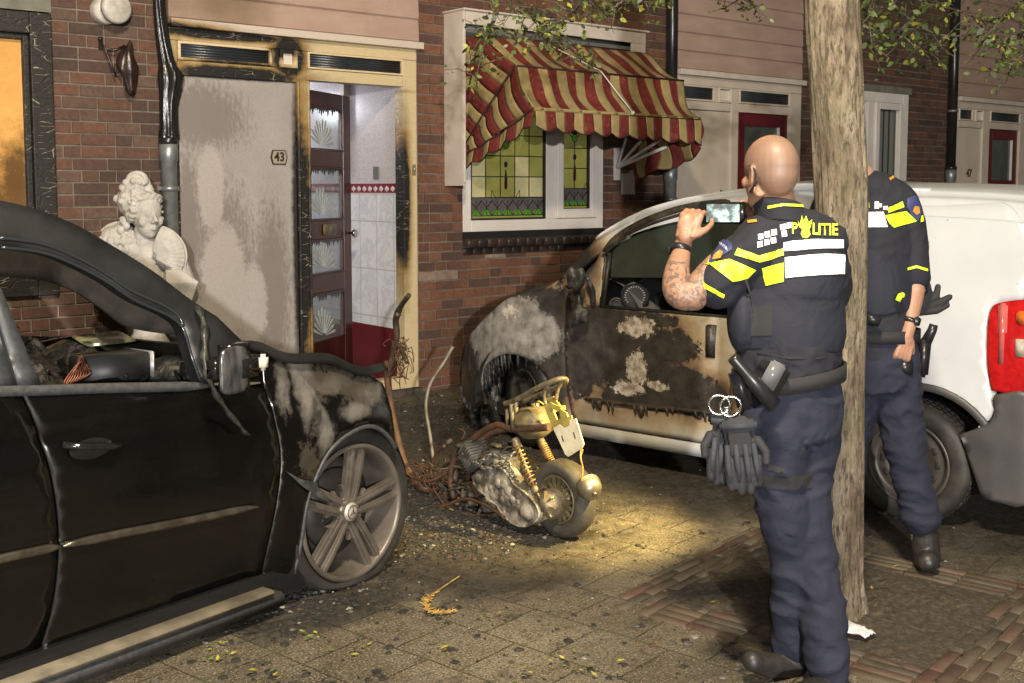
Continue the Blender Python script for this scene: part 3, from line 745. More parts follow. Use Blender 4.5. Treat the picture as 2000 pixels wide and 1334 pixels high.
g = MB(); g.box(2.255, 2.42, -.02, -.001, 1.56, 1.78); 
mb_ = g.build('meter_plate', WHITEP, h43, bevel=.003)
g = MB(); g.rbox(2.20, 2.34, -.03, -.021, 1.755, 1.785, .004); g.build('hook_plate', simple('brass', (.42, .26, .06), rough=.4, metal=.8), aw)
# ---------------------------------------------------------------- house 45 and 47
def bay(h, X0, X1, dx0, dx1, px, rx0, rx1, winleft, num=None, small=None):
    cladding(h, X0, X1, 2.74, PINK)
    g = MB(); g.box(X0, X1+.015, -.075, .1, 2.685, 2.737); g.build('cladding_sill', WHITEP, h, bevel=.004)
    g = MB(); g.box(X0, X1, y0, y1, 2.60, 2.684); g.box(X0, dx0, y0, y1, -.02, 2.598); g.box(dx1, rx0, y0-.002, y1, 0, 2.598); g.box(rx1, X1, y0, y1, 0, 2.598)
    g.box(dx0, dx1, y0, y1, 2.37, 2.45); g.box(rx0, rx1, y0, y1, 2.37, 2.455); sx = dx1-.26
    g.box(sx, sx+.06, y0+.004, y1, 2.45, 2.598)
    for a, b, c_, d in ((dx0+.002, sx-.002, 2.452, 2.598), (sx+.062, dx1-.002, 2.452, 2.598), (rx0+.002, rx1-.002, 2.457, 2.598)): frame_box(g, a, b, c_, d, .018, y0-.012, y0+.03)
    g.build('door_frame', CREAM, h, bevel=.006)
    vent(h, dx0+.02, sx-.02, 2.472, 2.58, -.02); vent(h, rx0+.02, rx1-.02, 2.478, 2.58, -.02)
    g = MB(); g.box(sx+.08, dx1-.02, .0, .03, 2.475, 2.575); g.build('bell_plate', simple('bell_white', (.66, .60, .52), rough=.35), h)
    g = MB(); g.box(dx0+.003, dx1-.003, .004, .05, .03, 2.367); sdr = g.build('storage_door', CREAM, h, bevel=.005)
    RD = simple('wine_red_door', (.12, .012, .018), (.095, .01, .015), rough=.25)
    g = MB(); a, b = rx0+.003, rx1-.003; w = .13
    g.box(a, a+w, .005, .05, .03, 2.367); g.box(b-w, b, .005, .05, .03, 2.367); g.box(a+w, b-w, .005, .05, 2.24, 2.367); g.box(a+w, b-w, .007, .048, 1.60, 1.72); g.box(a+w, b-w, .007, .048, .03, .9)
    fd = g.build('front_door', RD, h, bevel=.005)
    for c_, d in ((.9, 1.6), (1.72, 2.24)):
        g = MB(); g.box(a+w, b-w, .025, .03, c_, d); g.build('door_pane', simple('dim_glass', (.10, .11, .10), (.05, .06, .055), scale=2, rough=.08), fd)
        g = MB(); g.box(b-w-.018, b-w, .0, .03, c_, d); g.build('glazing_bead', simple('bead_silver', (.6, .6, .62), rough=.25), fd)
    if num: 
        text_obj('numerals', num, .135, ((dx0+dx1)/2+.03, -.001, 1.80), (1, 0, 0), (0, 0, 1), simple('num_brown', (.09, .03, .02), rough=.5), sdr, .002, .95, .004)
    return sdr
h45 = thing('terraced_house', 'middle house with pink cladding, plain cream door and wine-red front door between two drainpipes', 'house', loc=(3, 0, 0), group='row of terraced houses')
bay(h45, 2.972, 4.895, 3.02, 3.765, 0, 3.875, 4.70, None)
brick_wall(h45, 4.895, 8.03, -.05, 4.4, holes=[(5.2, 6.96, 1.3, 2.70)], seed=8)
g = MB(); g.box(5.1, 7.02, -.012, .2, 2.702, 2.775); g.build('lintel', simple('old_concrete', (.20, .19, .15)), h45)
g = MB(); frame_box(g, 5.2, 6.955, 1.3, 2.699, .11, -.012, .09); g.box(6.14, 6.27, -.010, .09, 1.41, 2.589); 
w45 = g.build('window', WHITEA, h45, bevel=.005)
g = MB(); frame_box(g, 6.275, 6.84, 1.415, 2.585, .075, -.03, .05); s45 = g.build('sash', WHITEA, w45, bevel=.005)
g = MB(); g.box(5.31, 6.14, .04, .05, 1.41, 2.589); g.box(6.35, 6.765, .03, .04, 1.49, 2.51); p45 = g.build('pane', simple('night_glass', (.018, .022, .024), rough=.05), w45)
g = MB()
for k in range(3): g.box(6.42+k*.11, 6.49+k*.11, .024, .03, 1.50, 2.50)
g.build('blind', simple('blind_grey', (.16, .18, .16), rough=.7), w45)
h47 = thing('terraced_house', 'house number 47 with cream door and wine-red front door at the right edge', 'house', loc=(8.1, 0, 0), group='row of terraced houses')
bay(h47, 8.032, 9.95, 8.07, 8.66, 0, 8.83, 9.62, None, num='47')
brick_wall(h47, 9.95, 12.5, -.05, 4.4, seed=11)
# ---------------------------------------------------------------- drainpipes
GALV = simple('galvanised_steel', (.30, .32, .32), (.20, .215, .215), scale=14, rough=.4, metal=.55, bump=.1)
BLKP = simple('black_pvc', (.012, .012, .013), (.02, .02, .02), rough=.28)
def drainpipe(x, r, zj, label, melted=False):
    t = thing('drainpipe', label, 'drainpipe', loc=(x, -.09, 0), group='drainpipes on the house fronts')
    g = MB(); g.lathe([(r, .0), (r, zj-.14), (r+.008, zj-.13), (r+.008, zj)], (x, -.09, 0), 'Z', 24); g.build('lower_pipe', GALV, t)
    g = MB(); g.lathe([(r+.012, zj-.33), (r+.012, zj-.30)], (x, -.09, 0), 'Z', 24); g.box(x-.01, x+.01, -.06, .02, zj-.325, zj-.305); g.box(x-r-.035, x-r, -.10, -.08, zj-.325, zj-.30); g.build('bracket', GALV, t)
    if melted:
        g = MB(); R = []; n = 30
        prof = [(zj+.0, .055, 0), (zj+.03, .058, 0), (zj+.10, .050, .002), (zj+.22, .048, .005), (zj+.32, .055, .018), (zj+.42, .07, .03), (zj+.50, .048, .01), (zj+.62, .040, -.012), (zj+.76, .036, -.03), (zj+.9, .035, -.04), (zj+1.1, .036, -.05), (zj+1.5, .04, -.05), (zj+2.0, .045, -.04)]
        P = catmull([(a, b, c_) for a, b, c_ in prof], 6)
        for p in P:
            ring = []
            for k in range(n):
                a = 2*math.pi*k/n; fold = 1+.17*math.sin(a*6+p[0]*2.2)+.10*math.sin(a*11-p[0]*3)
                ring.append(Vector((x+p[2]+p[1]*fold*math.cos(a), -.09+p[1]*fold*math.sin(a), p[0])))
            R.append(ring)
        g.rings(R); g.build('melted_upper_pipe', simple('melted_plastic', (.008, .008, .009), (.016, .016, .016), rough=.22, bump=.5, bscale=60, stretch=(1, 1, .25)), t)
        g = MB(); g.lathe([(.058, zj-.03), (.064, zj-.01), (.062, zj+.015), (.05, zj+.03)], (x, -.09, 0), 'Z', 24); g.build('melted_collar', BLKP, t)
    else:
        g = MB(); g.lathe([(r-.004, zj), (r-.004, 4.5)], (x, -.09, 0), 'Z', 24); g.build('upper_pipe', BLKP, t)
        g = MB(); g.lathe([(r+.012, zj-.02), (r+.012, zj+.02)], (x, -.09, 0), 'Z', 24); g.build('collar', BLKP, t)
        g = MB(); g.lathe([(r+.006, 2.53), (r+.006, 2.56)], (x, -.09, 0), 'Z', 24); g.build('pipe_clamp', GALV, t)
    return t
drainpipe(-2.035, .052, 1.93, 'drainpipe behind the statue whose black plastic upper half has melted and shrivelled', True)
drainpipe(2.82, .057, 1.83, 'black drainpipe ending in grey steel, just right of the striped awning')
drainpipe(7.80, .057, 1.86, 'black drainpipe ending in grey steel, beside the door numbered 47')
# ---------------------------------------------------------------- small wall things
t = thing('wall_lamp', 'round white wall lamp with a heat-warped disc on the brick wall', 'wall lamp', loc=(-2.42, 0, 2.75))
lw = simple('lamp_white', (.52, .49, .44), (.36, .34, .31), scale=22, rough=.45, bump=.2)
g = MB(); g.lathe([(.0, -.075), (.078, -.075), (.088, -.06), (.088, -.0)], (-2.405, 0, 2.745), 'Y', 32, caps=False); g.build('base', lw, t)
g = MB(); M = Matrix.Translation((-2.362, -.10, 2.755)) @ Matrix.Rotation(.12, 4, 'Z'); g.lathe([(.0, -.032), (.085, -.03), (.098, -.018), (.098, .012), (.0, .02)], (0, 0, 0), 'Y', 32, M, caps=False); g.build('cover', lw, t)
t = thing('burnt_lantern', 'burnt and melted remains of a lantern hanging from a bracket on the brick wall', 'lantern', loc=(-2.30, 0, 2.4))
mel = simple('melted_brown', (.035, .018, .014), (.012, .009, .008), scale=18, rough=.3, bump=.6, bscale=35)
g = MB()
R = []; pr = [(2.565, .004, .02), (2.53, .02, .015), (2.49, .04, .0), (2.44, .055, -.005), (2.38, .06, .0), (2.33, .045, .005), (2.28, .035, .01), (2.24, .028, .014), (2.215, .008, .016)]
for p in catmull(pr, 4):
    R.append([Vector((-2.285+p[2]+p[1]*math.cos(k*math.pi/10)*(1+.25*math.sin(3*k*math.pi/10+p[0]*20)), -.07+.7*p[1]*math.sin(k*math.pi/10)*(1+.2*math.cos(k*2)), p[0])) for k in range(20)])
g.rings(R); g.build('melted_shade', mel, t)
g = MB(); g.tube([(-2.44, -.02, 2.56), (-2.42, -.05, 2.50), (-2.385, -.06, 2.40), (-2.36, -.06, 2.33)], .007, 6); g.tube([(-2.41, -.05, 2.49), (-2.35, -.06, 2.50), (-2.30, -.07, 2.53)], .008, 6); g.ball((-2.44, -.02, 2.565), .014); g.box(-2.445, -2.42, -.02, .0, 2.50, 2.58); g.build('bracket', mel, t)
# ================================================================== BLACK CAR
_a, _b = G(510, 1140, .143), G(0, 1320, .143)
BF = Frame((_b.x, _b.y), (_a.x-_b.x, _a.y-_b.y))
def tracer(fr, yfn):
    def tr(pts):
        out = []
        for p in pts:
            d = 0
            for _ in range(24):
                x, z = fr.px(p[0], p[1], d); d += .4*(max(-.1, min(.9, yfn(x, z)))-d)
            out.append((x, z))
        return out
    return tr
BW = 1.90
def yB(x, z):
    y = .0
    if z > .60: y += .05*((z-.60)/.42)**2 if z < 1.02 else .05+.238*(z-1.02)+.12*(z-1.02)
    else: y += .035*((.60-z)/.4)**2
    if .98 < x < 1.95:                                          # flared wheel arch
        r = math.hypot(x-1.48, z-.31); y -= .028*max(0, 1-abs(r-.37)/.22)
    if x > 1.75: y += .55*(x-1.75)**2+.05*(x-1.75)
    if x < -2.2: y += .25*(-2.2-x)**2
    if .80 < z < .87 : y += .012*(1-abs(z-.835)/.035)
    return y
trB = tracer(BF, yB)
BB = lambda x, z: Vector((x, yB(x, z), z))
def inset(b, d=.006): return lambda x, z: b(x, z)+Vector((0, d, 0))
car = thing('car', 'burnt-out black car with a bare alloy wheel and empty side window at the left', 'car', BF)
def black_paint():
    m = Mat('burnt_black_paint')
    def bb(px, py, rx, rz): x, z = BF.px(px, py); return (x, 0, z, rx, 3, rz)
    ash = m.blobs([bb(603, 770, .09, .26), bb(628, 850, .08, .16), bb(650, 750, .16, .06), bb(590, 710, .10, .10), bb(690, 800, .14, .06), bb(560, 760, .06, .16), bb(720, 770, .12, .08)])
    f = m.math('ADD', m.math('MULTIPLY', ash, 1.1), m.math('MULTIPLY', m.math('SUBTRACT', m.noise(9, 8, .6, stretch=(1.5, 1, .7), dist=.6), .5), 1.5)); f = m.math('ADD', f, m.math('MULTIPLY', m.math('SUBTRACT', m.noise(30, 7, .75), .5), .9))
    c = m.mix(m.ramp(f, [(.34, 0), (.58, .4), (.95, .9)]), (.0022, .0020, .0019), (.13, .118, .10))
    b2 = m.blobs([bb(595, 900, .10, .12), bb(655, 740, .25, .12), bb(700, 760, .2, .1)]); f2 = m.math('ADD', b2, m.math('MULTIPLY', m.math('SUBTRACT', m.noise(22, 7, .75), .5), 2.0))
    c = m.mix(m.ramp(f2, [(.35, 0), (.6, .8)]), c, (.05, .042, .032))
    dust = m.noise(900, 1, .5); c = m.mix(m.ramp(dust, [(.68, 0), (.75, .35)]), c, (.12, .11, .10))
    m.color(c); m.rough(m.mix(m.ramp(f, [(.2, 0), (.7, 1)]), m.ramp(m.noise(3, 6, .7), [(.3, .10), (.75, .34)]), .7))
    m.b.inputs['Coat Weight'].default_value = .12; m.b.inputs['Coat Roughness'].default_value = .06
    m.bump(m.noise(14, 6, .65), .10, .01); return m.m
BP = black_paint()
def matt_mat():
    m = Mat('sooty_trim'); c = m.ramp(m.noise(60, 4), [(.35, (.035, .036, .038)), (.65, (.06, .062, .065))]); m.color(c); m.rough(.5); m.bump(m.noise(250, 3), .3, .002); return m.m
MT = matt_mat()
CHR = simple('dull_chrome', (.30, .27, .22), (.16, .14, .11), scale=20, rough=.3, metal=.9)
BURN = simple('burnt_rubble', (.008, .0075, .007), (.045, .04, .034), scale=16, rough=.55, bump=.9, bscale=40, bdist=.02, lo=.45, hi=.75)
roofpx = [(-60, 383), (0, 391), (75, 410), (150, 440), (225, 483), (300, 530), (364, 579), (412, 611), (427, 621), (468, 661), (499, 684)]
roof = C2(trB(roofpx), 4)
win = trB([(0, 483), (75, 492), (130, 510), (200, 545), (260, 585), (320, 612), (350, 632), (362, 655), (375, 700), (392, 746)])
win = C2(win, 4); wb = trB([(77, 751), (0, 562)])
belt0 = trB([(400, 752)])[0]; gapR = trB([(0, 655), (32, 757), (50, 780), (75, 830), (88, 870), (95, 940), (110, 1020), (116, 1075), (112, 1150), (95, 1215), (72, 1285)])
gapR[0] = (gapR[1][0]-.03, gapR[1][1]+.18)
gapF = trB([(510, 759), (532, 789), (543, 881), (541, 947), (532, 1013), (521, 1074), (506, 1122)])
import numpy as np
def smooth_gap(g_, deg=3):
    z = [p[1] for p in g_]; c_ = np.polyfit(z, [p[0] for p in g_], deg); return [(float(np.polyval(c_, q)), q) for q in z]
gapR = [gapR[0]]+smooth_gap(gapR[1:]); gapF = smooth_gap(gapF)
zb = gapF[-1][1]; rb = gapR[-1]
# front door skin
low = [(gapR[-1][0]+.02, .165)]
P = [gapR[1]]+C2(gapR[1:], 3)[1:]+[(gapF[-1][0]-.02, gapF[-1][1])]+list(reversed(C2(gapF, 3)))+[belt0]
beltz = gapR[1][1]
g = MB(BF); g.panel(P, BB, res=.035, th=.03, tdir=(0, 1, 0))
fd = g.build('front_door', BP, car)
# rear door skin and quarter
gx = [(p[0]-.007, p[1]) for p in C2(gapR[1:], 3)]
rz = beltz+.02
P = [(-2.62, rz+.02), (-1.05, rz+.02), (-.5, rz+.01)]+gx+[(-1.0, gx[-1][1])]
ra = [( -1.62+.40*math.cos(t*math.pi/12), .31+.40*math.sin(t*math.pi/12)) for t in range(-1, 14)]
P = gx+[(-1.21, gx[-1][1])]+[q for q in ra if q[1] > gx[-1][1]]+[(-2.03, gx[-1][1]), (-2.45, .2), (-2.62, .3), (-2.68, .6), (-2.66, rz), (-1.2, rz+.01)]
g = MB(BF); g.panel(P, BB, res=.05, th=.03, tdir=(0, 1, 0)); rd = g.build('rear_door', BP, car)
# belt moulding
def strip(pts, w, th, y0=0, fr=BF, b=BB, n=4):
    g = MB(fr); P = C2(pts, n); R = []
    for i, p in enumerate(P):
        ww = w*(min(1, .3+i*.4, .3+(len(P)-1-i)*.4))
        c = b(p[0], p[1]); R.append([c+Vector((0, -th+y0, -ww)), c+Vector((0, -th*1.15+y0, 0)), c+Vector((0, -th+y0, ww)), c+Vector((0, .01, ww)), c+Vector((0, .01, -ww))])
    g.rings(R); return g
bm_ = trB([(-300, 776), (0, 764), (80, 762), (200, 758), (300, 756), (408, 753)])
strip(bm_, .016, .010).build('belt_moulding', MT, fd)
md = trB([(-250, 1150), (-80, 1112), (0, 1090), (60, 1077), (112, 1066)]); strip(md, .0125, .016).build('door_moulding', CHR, rd)
md = trB([(118, 1065), (250, 1038), (400, 1009), (500, 989)]); strip(md, .0125, .016).build('door_moulding', CHR, fd)
# handle
h = trB([(122, 868), (150, 868), (175, 868), (205, 868), (230, 870)])
g = MB(BF); hp = [BB(*p)+Vector((0, -.035 if 0 < i < 4 else -.004, -.002)) for i, p in enumerate(h)]
g.tube(catmull(hp, 5), .0135, 10, flat=.9); g.build('handle', simple('glossy_black', (.01, .01, .01), rough=.08), fd)
hc = h[2]; g = MB(BF); g.lathe([(.0, .004), (.05, .004), (.062, -.004), (.06, -.006), (.0, -.003)], (0, 0, 0), 'Y', 24, Matrix.Translation(BB(hc[0], hc[1]-.012)+Vector((0, -.004, 0))) @ Matrix.Diagonal((1.25, 1, .55, 1)), caps=False); g.build('handle_recess', simple('recess', (.010, .010, .011), rough=.12), fd)
# window surround (A-pillar, roof rail, B-pillar) as one pressed frame
i0 = [i for i, p in enumerate(roof) if p[0] < belt0[0]+.32]
cowl = (roof[-1][0], beltz-.06)
outer = [(-2.45, rz+.02)]+[(-2.35, rz+.10), (-1.95, 1.50), (-1.5, 1.63), (-.9, 1.66)]+[(-.35, 1.62)]+[p for p in roof if p[0] > -.2]+[(roof[-1][0]+.05, beltz-.05), (gapF[0][0]-.02, beltz-.03)]+[belt0, (gapR[1][0], beltz+.002)]
wi = win[:-1]+[win[-1]]
frontwin = [(max(p[0], wb[1][0]), p[1]) for p in win]+[(wb[0][0], wb[0][1])]
frontwin = win+[wb[0], wb[1]]
rearwin = [(-.16, 1.42), (-1.1, 1.55), (-1.35, 1.50), (-1.25, rz+.06), (-.09, rz+.03)]
g = MB(BF); g.panel(outer, BB, holes=[frontwin, rearwin], res=.04, th=.055, tdir=(0, 1, -.1))
pil = g.build('pillar_frame', [simple('soot_black_paint', (.007, .0073, .008), (.016, .017, .018), scale=5, rough=.42, bump=.15, bscale=120)], car)
fw = win
g = MB(BF); g.tube([BB(p[0], p[1])+Vector((0, -.002, 0)) for p in win], .006, 6); g.tube([BB(*q)+Vector((0, -.002, 0)) for q in C2([(p[0]+.004*0, p[1]+.03) for p in win[:-8]], 1)], .007, 6)
g.build('window_rubber', simple('window_rubber', (.02, .024, .026), rough=.18), pil)
bp = simple('pillar_grey', (.045, .05, .058), (.03, .033, .038), scale=60, rough=.45)
g = MB(BF); q = trB([(0, 562), (77, 751), (34, 755), (-22, 570)]); g.panel(q, inset(BB, -.006), res=.04, th=.01, tdir=(0, 1, 0)); g.build('b_pillar_cover', bp, pil)
g = MB(BF); q = trB([(-28, 570), (28, 756), (-60, 762), (-130, 570)]); g.panel(q, inset(BB, -.005), res=.04, th=.01, tdir=(0, 1, 0)); g.build('b_pillar_cover', bp, pil)
# far side and roof
far = lambda x, z: Vector((x, BW-yB(x, z), z))
g = MB(BF); g.panel(outer, far, holes=[frontwin, rearwin], res=.06, th=-.05, tdir=(0, 1, 0)); g.build('far_pillar_frame', MT, car)
fo = [(p[0], p[1]) for p in P]
g = MB(BF); g.panel([(-2.6, rz), (-2.6, .3), (-2.05, .2)]+[q for q in reversed(ra)]+[(-1.2, .2), (1.0, .18), (1.08, .35), (1.2, .58), (1.45, .69), (1.7, .62), (1.85, .5), (2.0, .45), (2.02, .72), (1.6, .86), (1.0, .93), (belt0[0], beltz)], far, res=.07, th=-.03, tdir=(0, 1, 0)); g.build('far_side', BP, car)
g = MB(BF); RP = [(-2.35, rz+.10), (-1.95, 1.50), (-1.5, 1.63), (-.9, 1.66)]+[(-.35, 1.62)]+[p for p in roof if -.2 < p[0] < .12]
V = []
for p in C2(RP, 3):
    ya, yb_ = yB(*p), BW-yB(*p); V.append([Vector((p[0], lerp(ya, yb_, t/10), p[1]+.045*math.sin(math.pi*t/10)**.7)) for t in range(11)])
g.rings(V, close=False, caps=False); g.rings([[v-Vector((0, 0, .04)) for v in r] for r in V], close=False, caps=False); g.build('roof', simple('soot_black_paint', (.012, .0125, .013)), car)
# fender with its wheel arch
arch = trB([(575, 1120), (588, 1060), (597, 1000), (605, 967), (621, 924), (643, 883), (675, 852), (711, 834), (738, 836), (760, 854), (773, 876)])
arch = C2(arch, 3)
top = trB([(508, 684), (545, 690), (585, 699), (630, 710), (675, 721), (720, 732), (747, 748)]); fe = trB([(757, 775), (765, 802), (770, 840)])
gf = [(p[0]+.007, p[1]) for p in C2(gapF, 3)]
P = gf[::-1]+C2(top, 3)+fe+arch[::-1]+trB([(572, 1140), (525, 1152)])
g = MB(BF); g.panel(P, BB, res=.025, th=.02, tdir=(0, 1, 0)); fen = g.build('fender', BP, car)
g = MB(BF); g.tube([BB(*p)+Vector((0, .002, 0)) for p in arch], .010, 6); g.build('arch_lip', MT, fen)
g = MB(BF)                                                       # inner liner and burnt engine bay
R = []
for k in range(15):
    a = math.pi*(-.05+1.1*k/14); R.append([Vector((1.48+.37*math.cos(a), y, .31+.37*math.sin(a))) for y in (.03, .20, .42)])
g.rings(R, close=False, caps=False); g.box(1.0, 1.9, .42, .45, .1, .80); g.build('arch_liner', BURN, fen)
# bonnet: buckled sheet, near edge lifted, sunk towards the far side
hn = trB([(455, 668), (500, 672), (540, 680), (585, 686), (630, 694), (665, 702), (705, 710), (744, 710)])
hn = C2(hn, 4)
g = MB(BF); V = []
for i, p in enumerate(hn):
    u = i/(len(hn)-1); r = []
    for k in range(15):
        t = k/14; y = yB(*p)-.01+t*(BW*.93-.1)
        r.append(Vector((p[0]+.10*math.sin(math.pi*t)*u, y, p[1]-.012-.30*t**.8*(.35+.65*u)-.03*math.sin(9*t+5*u)*t+.012*math.sin(u*13+t*3))))
    V.append([r[0]+Vector((0, .04, -.030-.01*math.sin(math.pi*u))), r[0]+Vector((0, -.026, -.016-.008*math.sin(math.pi*u))), r[0]+Vector((0, -.022, -.006))]+[q+Vector((0, 0, .012*(1-k/15))) for k, q in enumerate(r)])
g.rings(V, close=False, caps=False); hd = g.build('bonnet', simple('soot_black_paint', (.007, .0073, .008)), car); hd.modifiers.new('solid', 'SOLIDIFY').thickness = .006
g = MB(BF); rr = random.Random(12)
for k in range(46):
    x = 1.0+rr.random()*.85; y = .45+rr.random()*1.0; z = .15+rr.random()*.42; s_ = .04+.08*rr.random()
    M = Matrix.Translation((x, y, z)) @ Matrix.Rotation(rr.random()*3, 4, Vector((rr.random(), rr.random(), rr.random())).normalized()); g.rbox(-s_, s_, -s_*.7, s_*.7, -s_*.5, s_*.5, .02, M, 1)
g.box(.95, 1.9, .45, 1.5, .12, .34)
eb = g.build('burnt_engine', BURN, car)
# running board
rbp = trB([(-700, 1560), (0, 1326), (83, 1297), (300, 1217), (450, 1160), (508, 1138)])
x0_, x1_ = -1.15, trB([(512, 1138)])[0][0]; zt = trB([(300, 1217)])[0][1]
g = MB(BF); g.rbox(x0_, x1_, -.045, .12, zt-.018, zt+.006, .008); rbd = g.build('running_board', simple('brushed_board', (.27, .235, .17), (.12, .105, .08), scale=7, rough=.55, metal=.2, bump=.3), car)
g = MB(BF); g.rbox(x0_, x1_+.06, -.035, .12, zt-.075, zt-.02, .012); g.build('board_skirt', MT, rbd)
g = MB(BF); g.box(x0_, x1_+.2, .02, .14, zt-.06, gx[-1][1]+.03); g.build('sill', simple('recess', (.010, .010, .011), rough=.12), car)
g = MB(BF); g.box(-2.4, 1.9, .16, BW-.16, .13, .22); g.box(-2.55, -2.5, .3, 1.6, .3, 1.0); g.build('floor_pan', BURN, car)
g = MB(BF); g.panel([(.3, .25), (1.6, .25), (1.7, .9), (1.3, 1.1), (.6, 1.1), (.2, .9)], lambda u, v: Vector((-2.68-.12*math.sin((u-.2)/1.5*3.14), u, v)), res=.1, th=.03, tdir=(1, 0, 0)); g.build('tailgate', BP, car)
# wheel
ALU = simple('dirty_alloy', (.145, .125, .105), (.085, .072, .06), scale=9, rough=.40, metal=.35, bump=.12, bscale=90)
DALU = simple('alloy_recess', (.022, .019, .016), (.05, .042, .034), scale=14, rough=.6, metal=.2)
TY = simple('burnt_tyre', (.006, .0055, .005), (.022, .019, .016), scale=9, rough=.75, bump=.4, bscale=80, detail=6)
def alloy_wheel(parent, cx, cz, yo, R=.278, tyR=.345, flatz=.0, s=1):
    w = thing('wheel', None, None, BF); w.parent = parent; w.matrix_world = BF.M
    bpy.data.objects.remove(w); WM.pop('wheel', None)
    g = MB(BF); R_s = []
    prof = [(R-.004, .03), (R+.002, .008), (R+.012, .0), (tyR-.028, -.006), (tyR-.008, .008), (tyR, .035), (tyR, .2), (tyR-.02, .235), (R, .24), (R-.03, .2)]
    g.lathe(prof, (cx, yo, cz), 'Y', 72, caps=False)
    for v in g.bm.verts:
        if v.co.z < .03: 
            d = .03-v.co.z; v.co.z = .004+max(0, .026-d*.35); v.co.y += -.035*min(1, d/.06) if v.co.y < yo+.1 else .02
    ty = g.build('wheel', TY, parent)
    for f in ty.data.polygons: f.use_smooth = True
    g = MB(BF); g.lathe([(R+.004, -.002), (R, -.010), (R-.012, -.010), (R-.02, .004), (R-.03, .05), (R-.05, .18)], (cx, yo, cz), 'Y', 72, caps=False); g.build('rim', ALU, ty)
    g = MB(BF); g.lathe([(.0, .085), (.12, .085), (.16, .10), (.165, .12)], (cx, yo, cz), 'Y', 40, caps=False)
    for k in range(9):
        a = 2*math.pi*k/9; g.ball((cx+.09*math.cos(a), yo+.09, cz+.09*math.sin(a)), .012, n=8)
    g.lathe([(.17, .12), (.21, .13), (.21, .16)], (cx, yo, cz), 'Y', 40, caps=False); g.build('brake_disc', DALU, ty)
    g = MB(BF)
    for k in range(5):
        a0 = math.radians(72*k+82)
        def pt(r, a, d): return Vector((cx+r*math.cos(a), yo+d, cz+r*math.sin(a)))
        for s_ in (-1, 1):
            def bar(wa0, wb0, wa1, wb1, d0, d1):
                # from hub radius .045 out to the rim, bounded by angular offsets (in metres of arc width)
                R1 = []
                for r, t in ((.04, 0), (.12, .45), (.20, .78), (R-.008, 1)):
                    oa = lerp(wa0, wa1, t); ob = lerp(wb0, wb1, t); dd = lerp(d0, d1, t**.7)
                    aa = a0+s_*oa/r; ab = a0+s_*ob/r
                    R1.append([pt(r, aa, dd), pt(r, ab, dd), pt(r, ab, dd+.03), pt(r, aa, dd+.03)])
                g.rings(R1, smooth=False)
            bar(.002, .038, .010, .049, .022, .006)
            bar(.010, .024, .019, .037, .014, -.002)
        R1 = []
        for r, t in ((.045, 0), (.09, .5), (.125, 1)):
            w_ = lerp(.02, .060, t); R1.append([pt(r, a0-w_/r, .026), pt(r, a0+w_/r, .026), pt(r, a0+w_/r, .05), pt(r, a0-w_/r, .05)])
        g.rings(R1, smooth=False)
    g.build('spokes', ALU, ty, bevel=.0035)
    g = MB(BF); g.lathe([(.0, .012), (.04, .012), (.058, .02), (.062, .05)], (cx, yo, cz), 'Y', 40, caps=False)
    for k in range(5):
        a = math.radians(72*k+82+36); g.lathe([(.009, .018), (.009, .03)], (cx+.062*math.cos(a), yo, cz+.062*math.sin(a)), 'Y', 8)
    g.build('hub', ALU, ty)
    g = MB(BF); g.lathe([(.0, .001), (.034, .002), (.038, .012)], (cx, yo, cz), 'Y', 36, caps=False); cap = g.build('centre_cap', simple('cap_silver', (.55, .5, .42), rough=.35, metal=.5), ty)
    g = MB(BF)
    for k in range(3):
        a = math.radians(90+120*k); b = a+math.pi/2
        g.slab([(cx+.026*math.cos(a), cz+.026*math.sin(a)), (cx+.005*math.cos(b), cz+.005*math.sin(b)), (cx-.005*math.cos(b), cz-.005*math.sin(b))], yo-.002, yo+.001)
    g.lathe([(.026, -.001), (.030, -.002), (.030, .001), (.026, .001), (.026, -.001)], (cx, yo, cz), 'Y', 36, caps=False)
    g.build('star_emblem', simple('emblem_dark', (.16, .14, .12), rough=.3, metal=.6), cap)
    return ty
wc = BF.px(688, 1000, .02)
alloy_wheel(car, wc[0], wc[1]+.0, .015)
alloy_wheel(car, -1.62, .32, .02)
# mirror, hanging trim
mz = trB([(455, 715)])[0]
mx = BF.px(452, 716, -.12); g = MB(BF); M = Matrix.Translation((mx[0], -.12, mx[1]))
g.rbox(-.085, .115, -.065, .075, -.082, .078, .048, M, 5); mir = g.build('mirror', simple('glossy_black', (.01, .01, .01)), car)
for v in mir.data.vertices:
    pass
g = MB(BF); M2 = M @ Matrix.Translation((-.03, -.045, 0)) @ Matrix.Rotation(.15, 4, 'Z'); g.panel(C2([(-.075, -.03), (-.07, .06), (-.02, .078), (.045, .068), (.06, 0), (.045, -.072), (-.02, -.082), (-.068, -.07), (-.075, -.03)], 4), lambda u, v: M2 @ Vector((u, -.024+.9*(u*u+v*v)*.8, v)), res=.015, th=.01, tdir=(0, 1, 0))
g.build('mirror_cover', simple('melted_silver', (.20, .20, .20), (.05, .052, .055), scale=12, rough=.28, metal=.6, stretch=(3, 3, .8)), mir)
g = MB(BF); M3 = M @ Matrix.Translation((.105, -.045, .005)); g.rbox(-.02, .022, -.012, .02, -.028, .03, .012, M3); g.build('indicator', simple('indicator_lens', (.62, .56, .42), rough=.15), mir)
g = MB(BF); a = BF.px(500, 745, -.02); g.tube([M @ Vector((.05, .05, -.05)), BB(a[0]-.02, beltz-.01)+Vector((0, .02, 0))], [.03, .04], 10); g.build('mirror_foot', MT, mir)
hs = []
for (x, y, d) in ((388, 598, .10), (400, 640, .03), (400, 690, -.02), (405, 730, -.05), (424, 772, -.06), (452, 812, -.05), (484, 850, -.04)):
    q = BF.px(x, y, d); hs.append(Vector((q[0], d, q[1])))
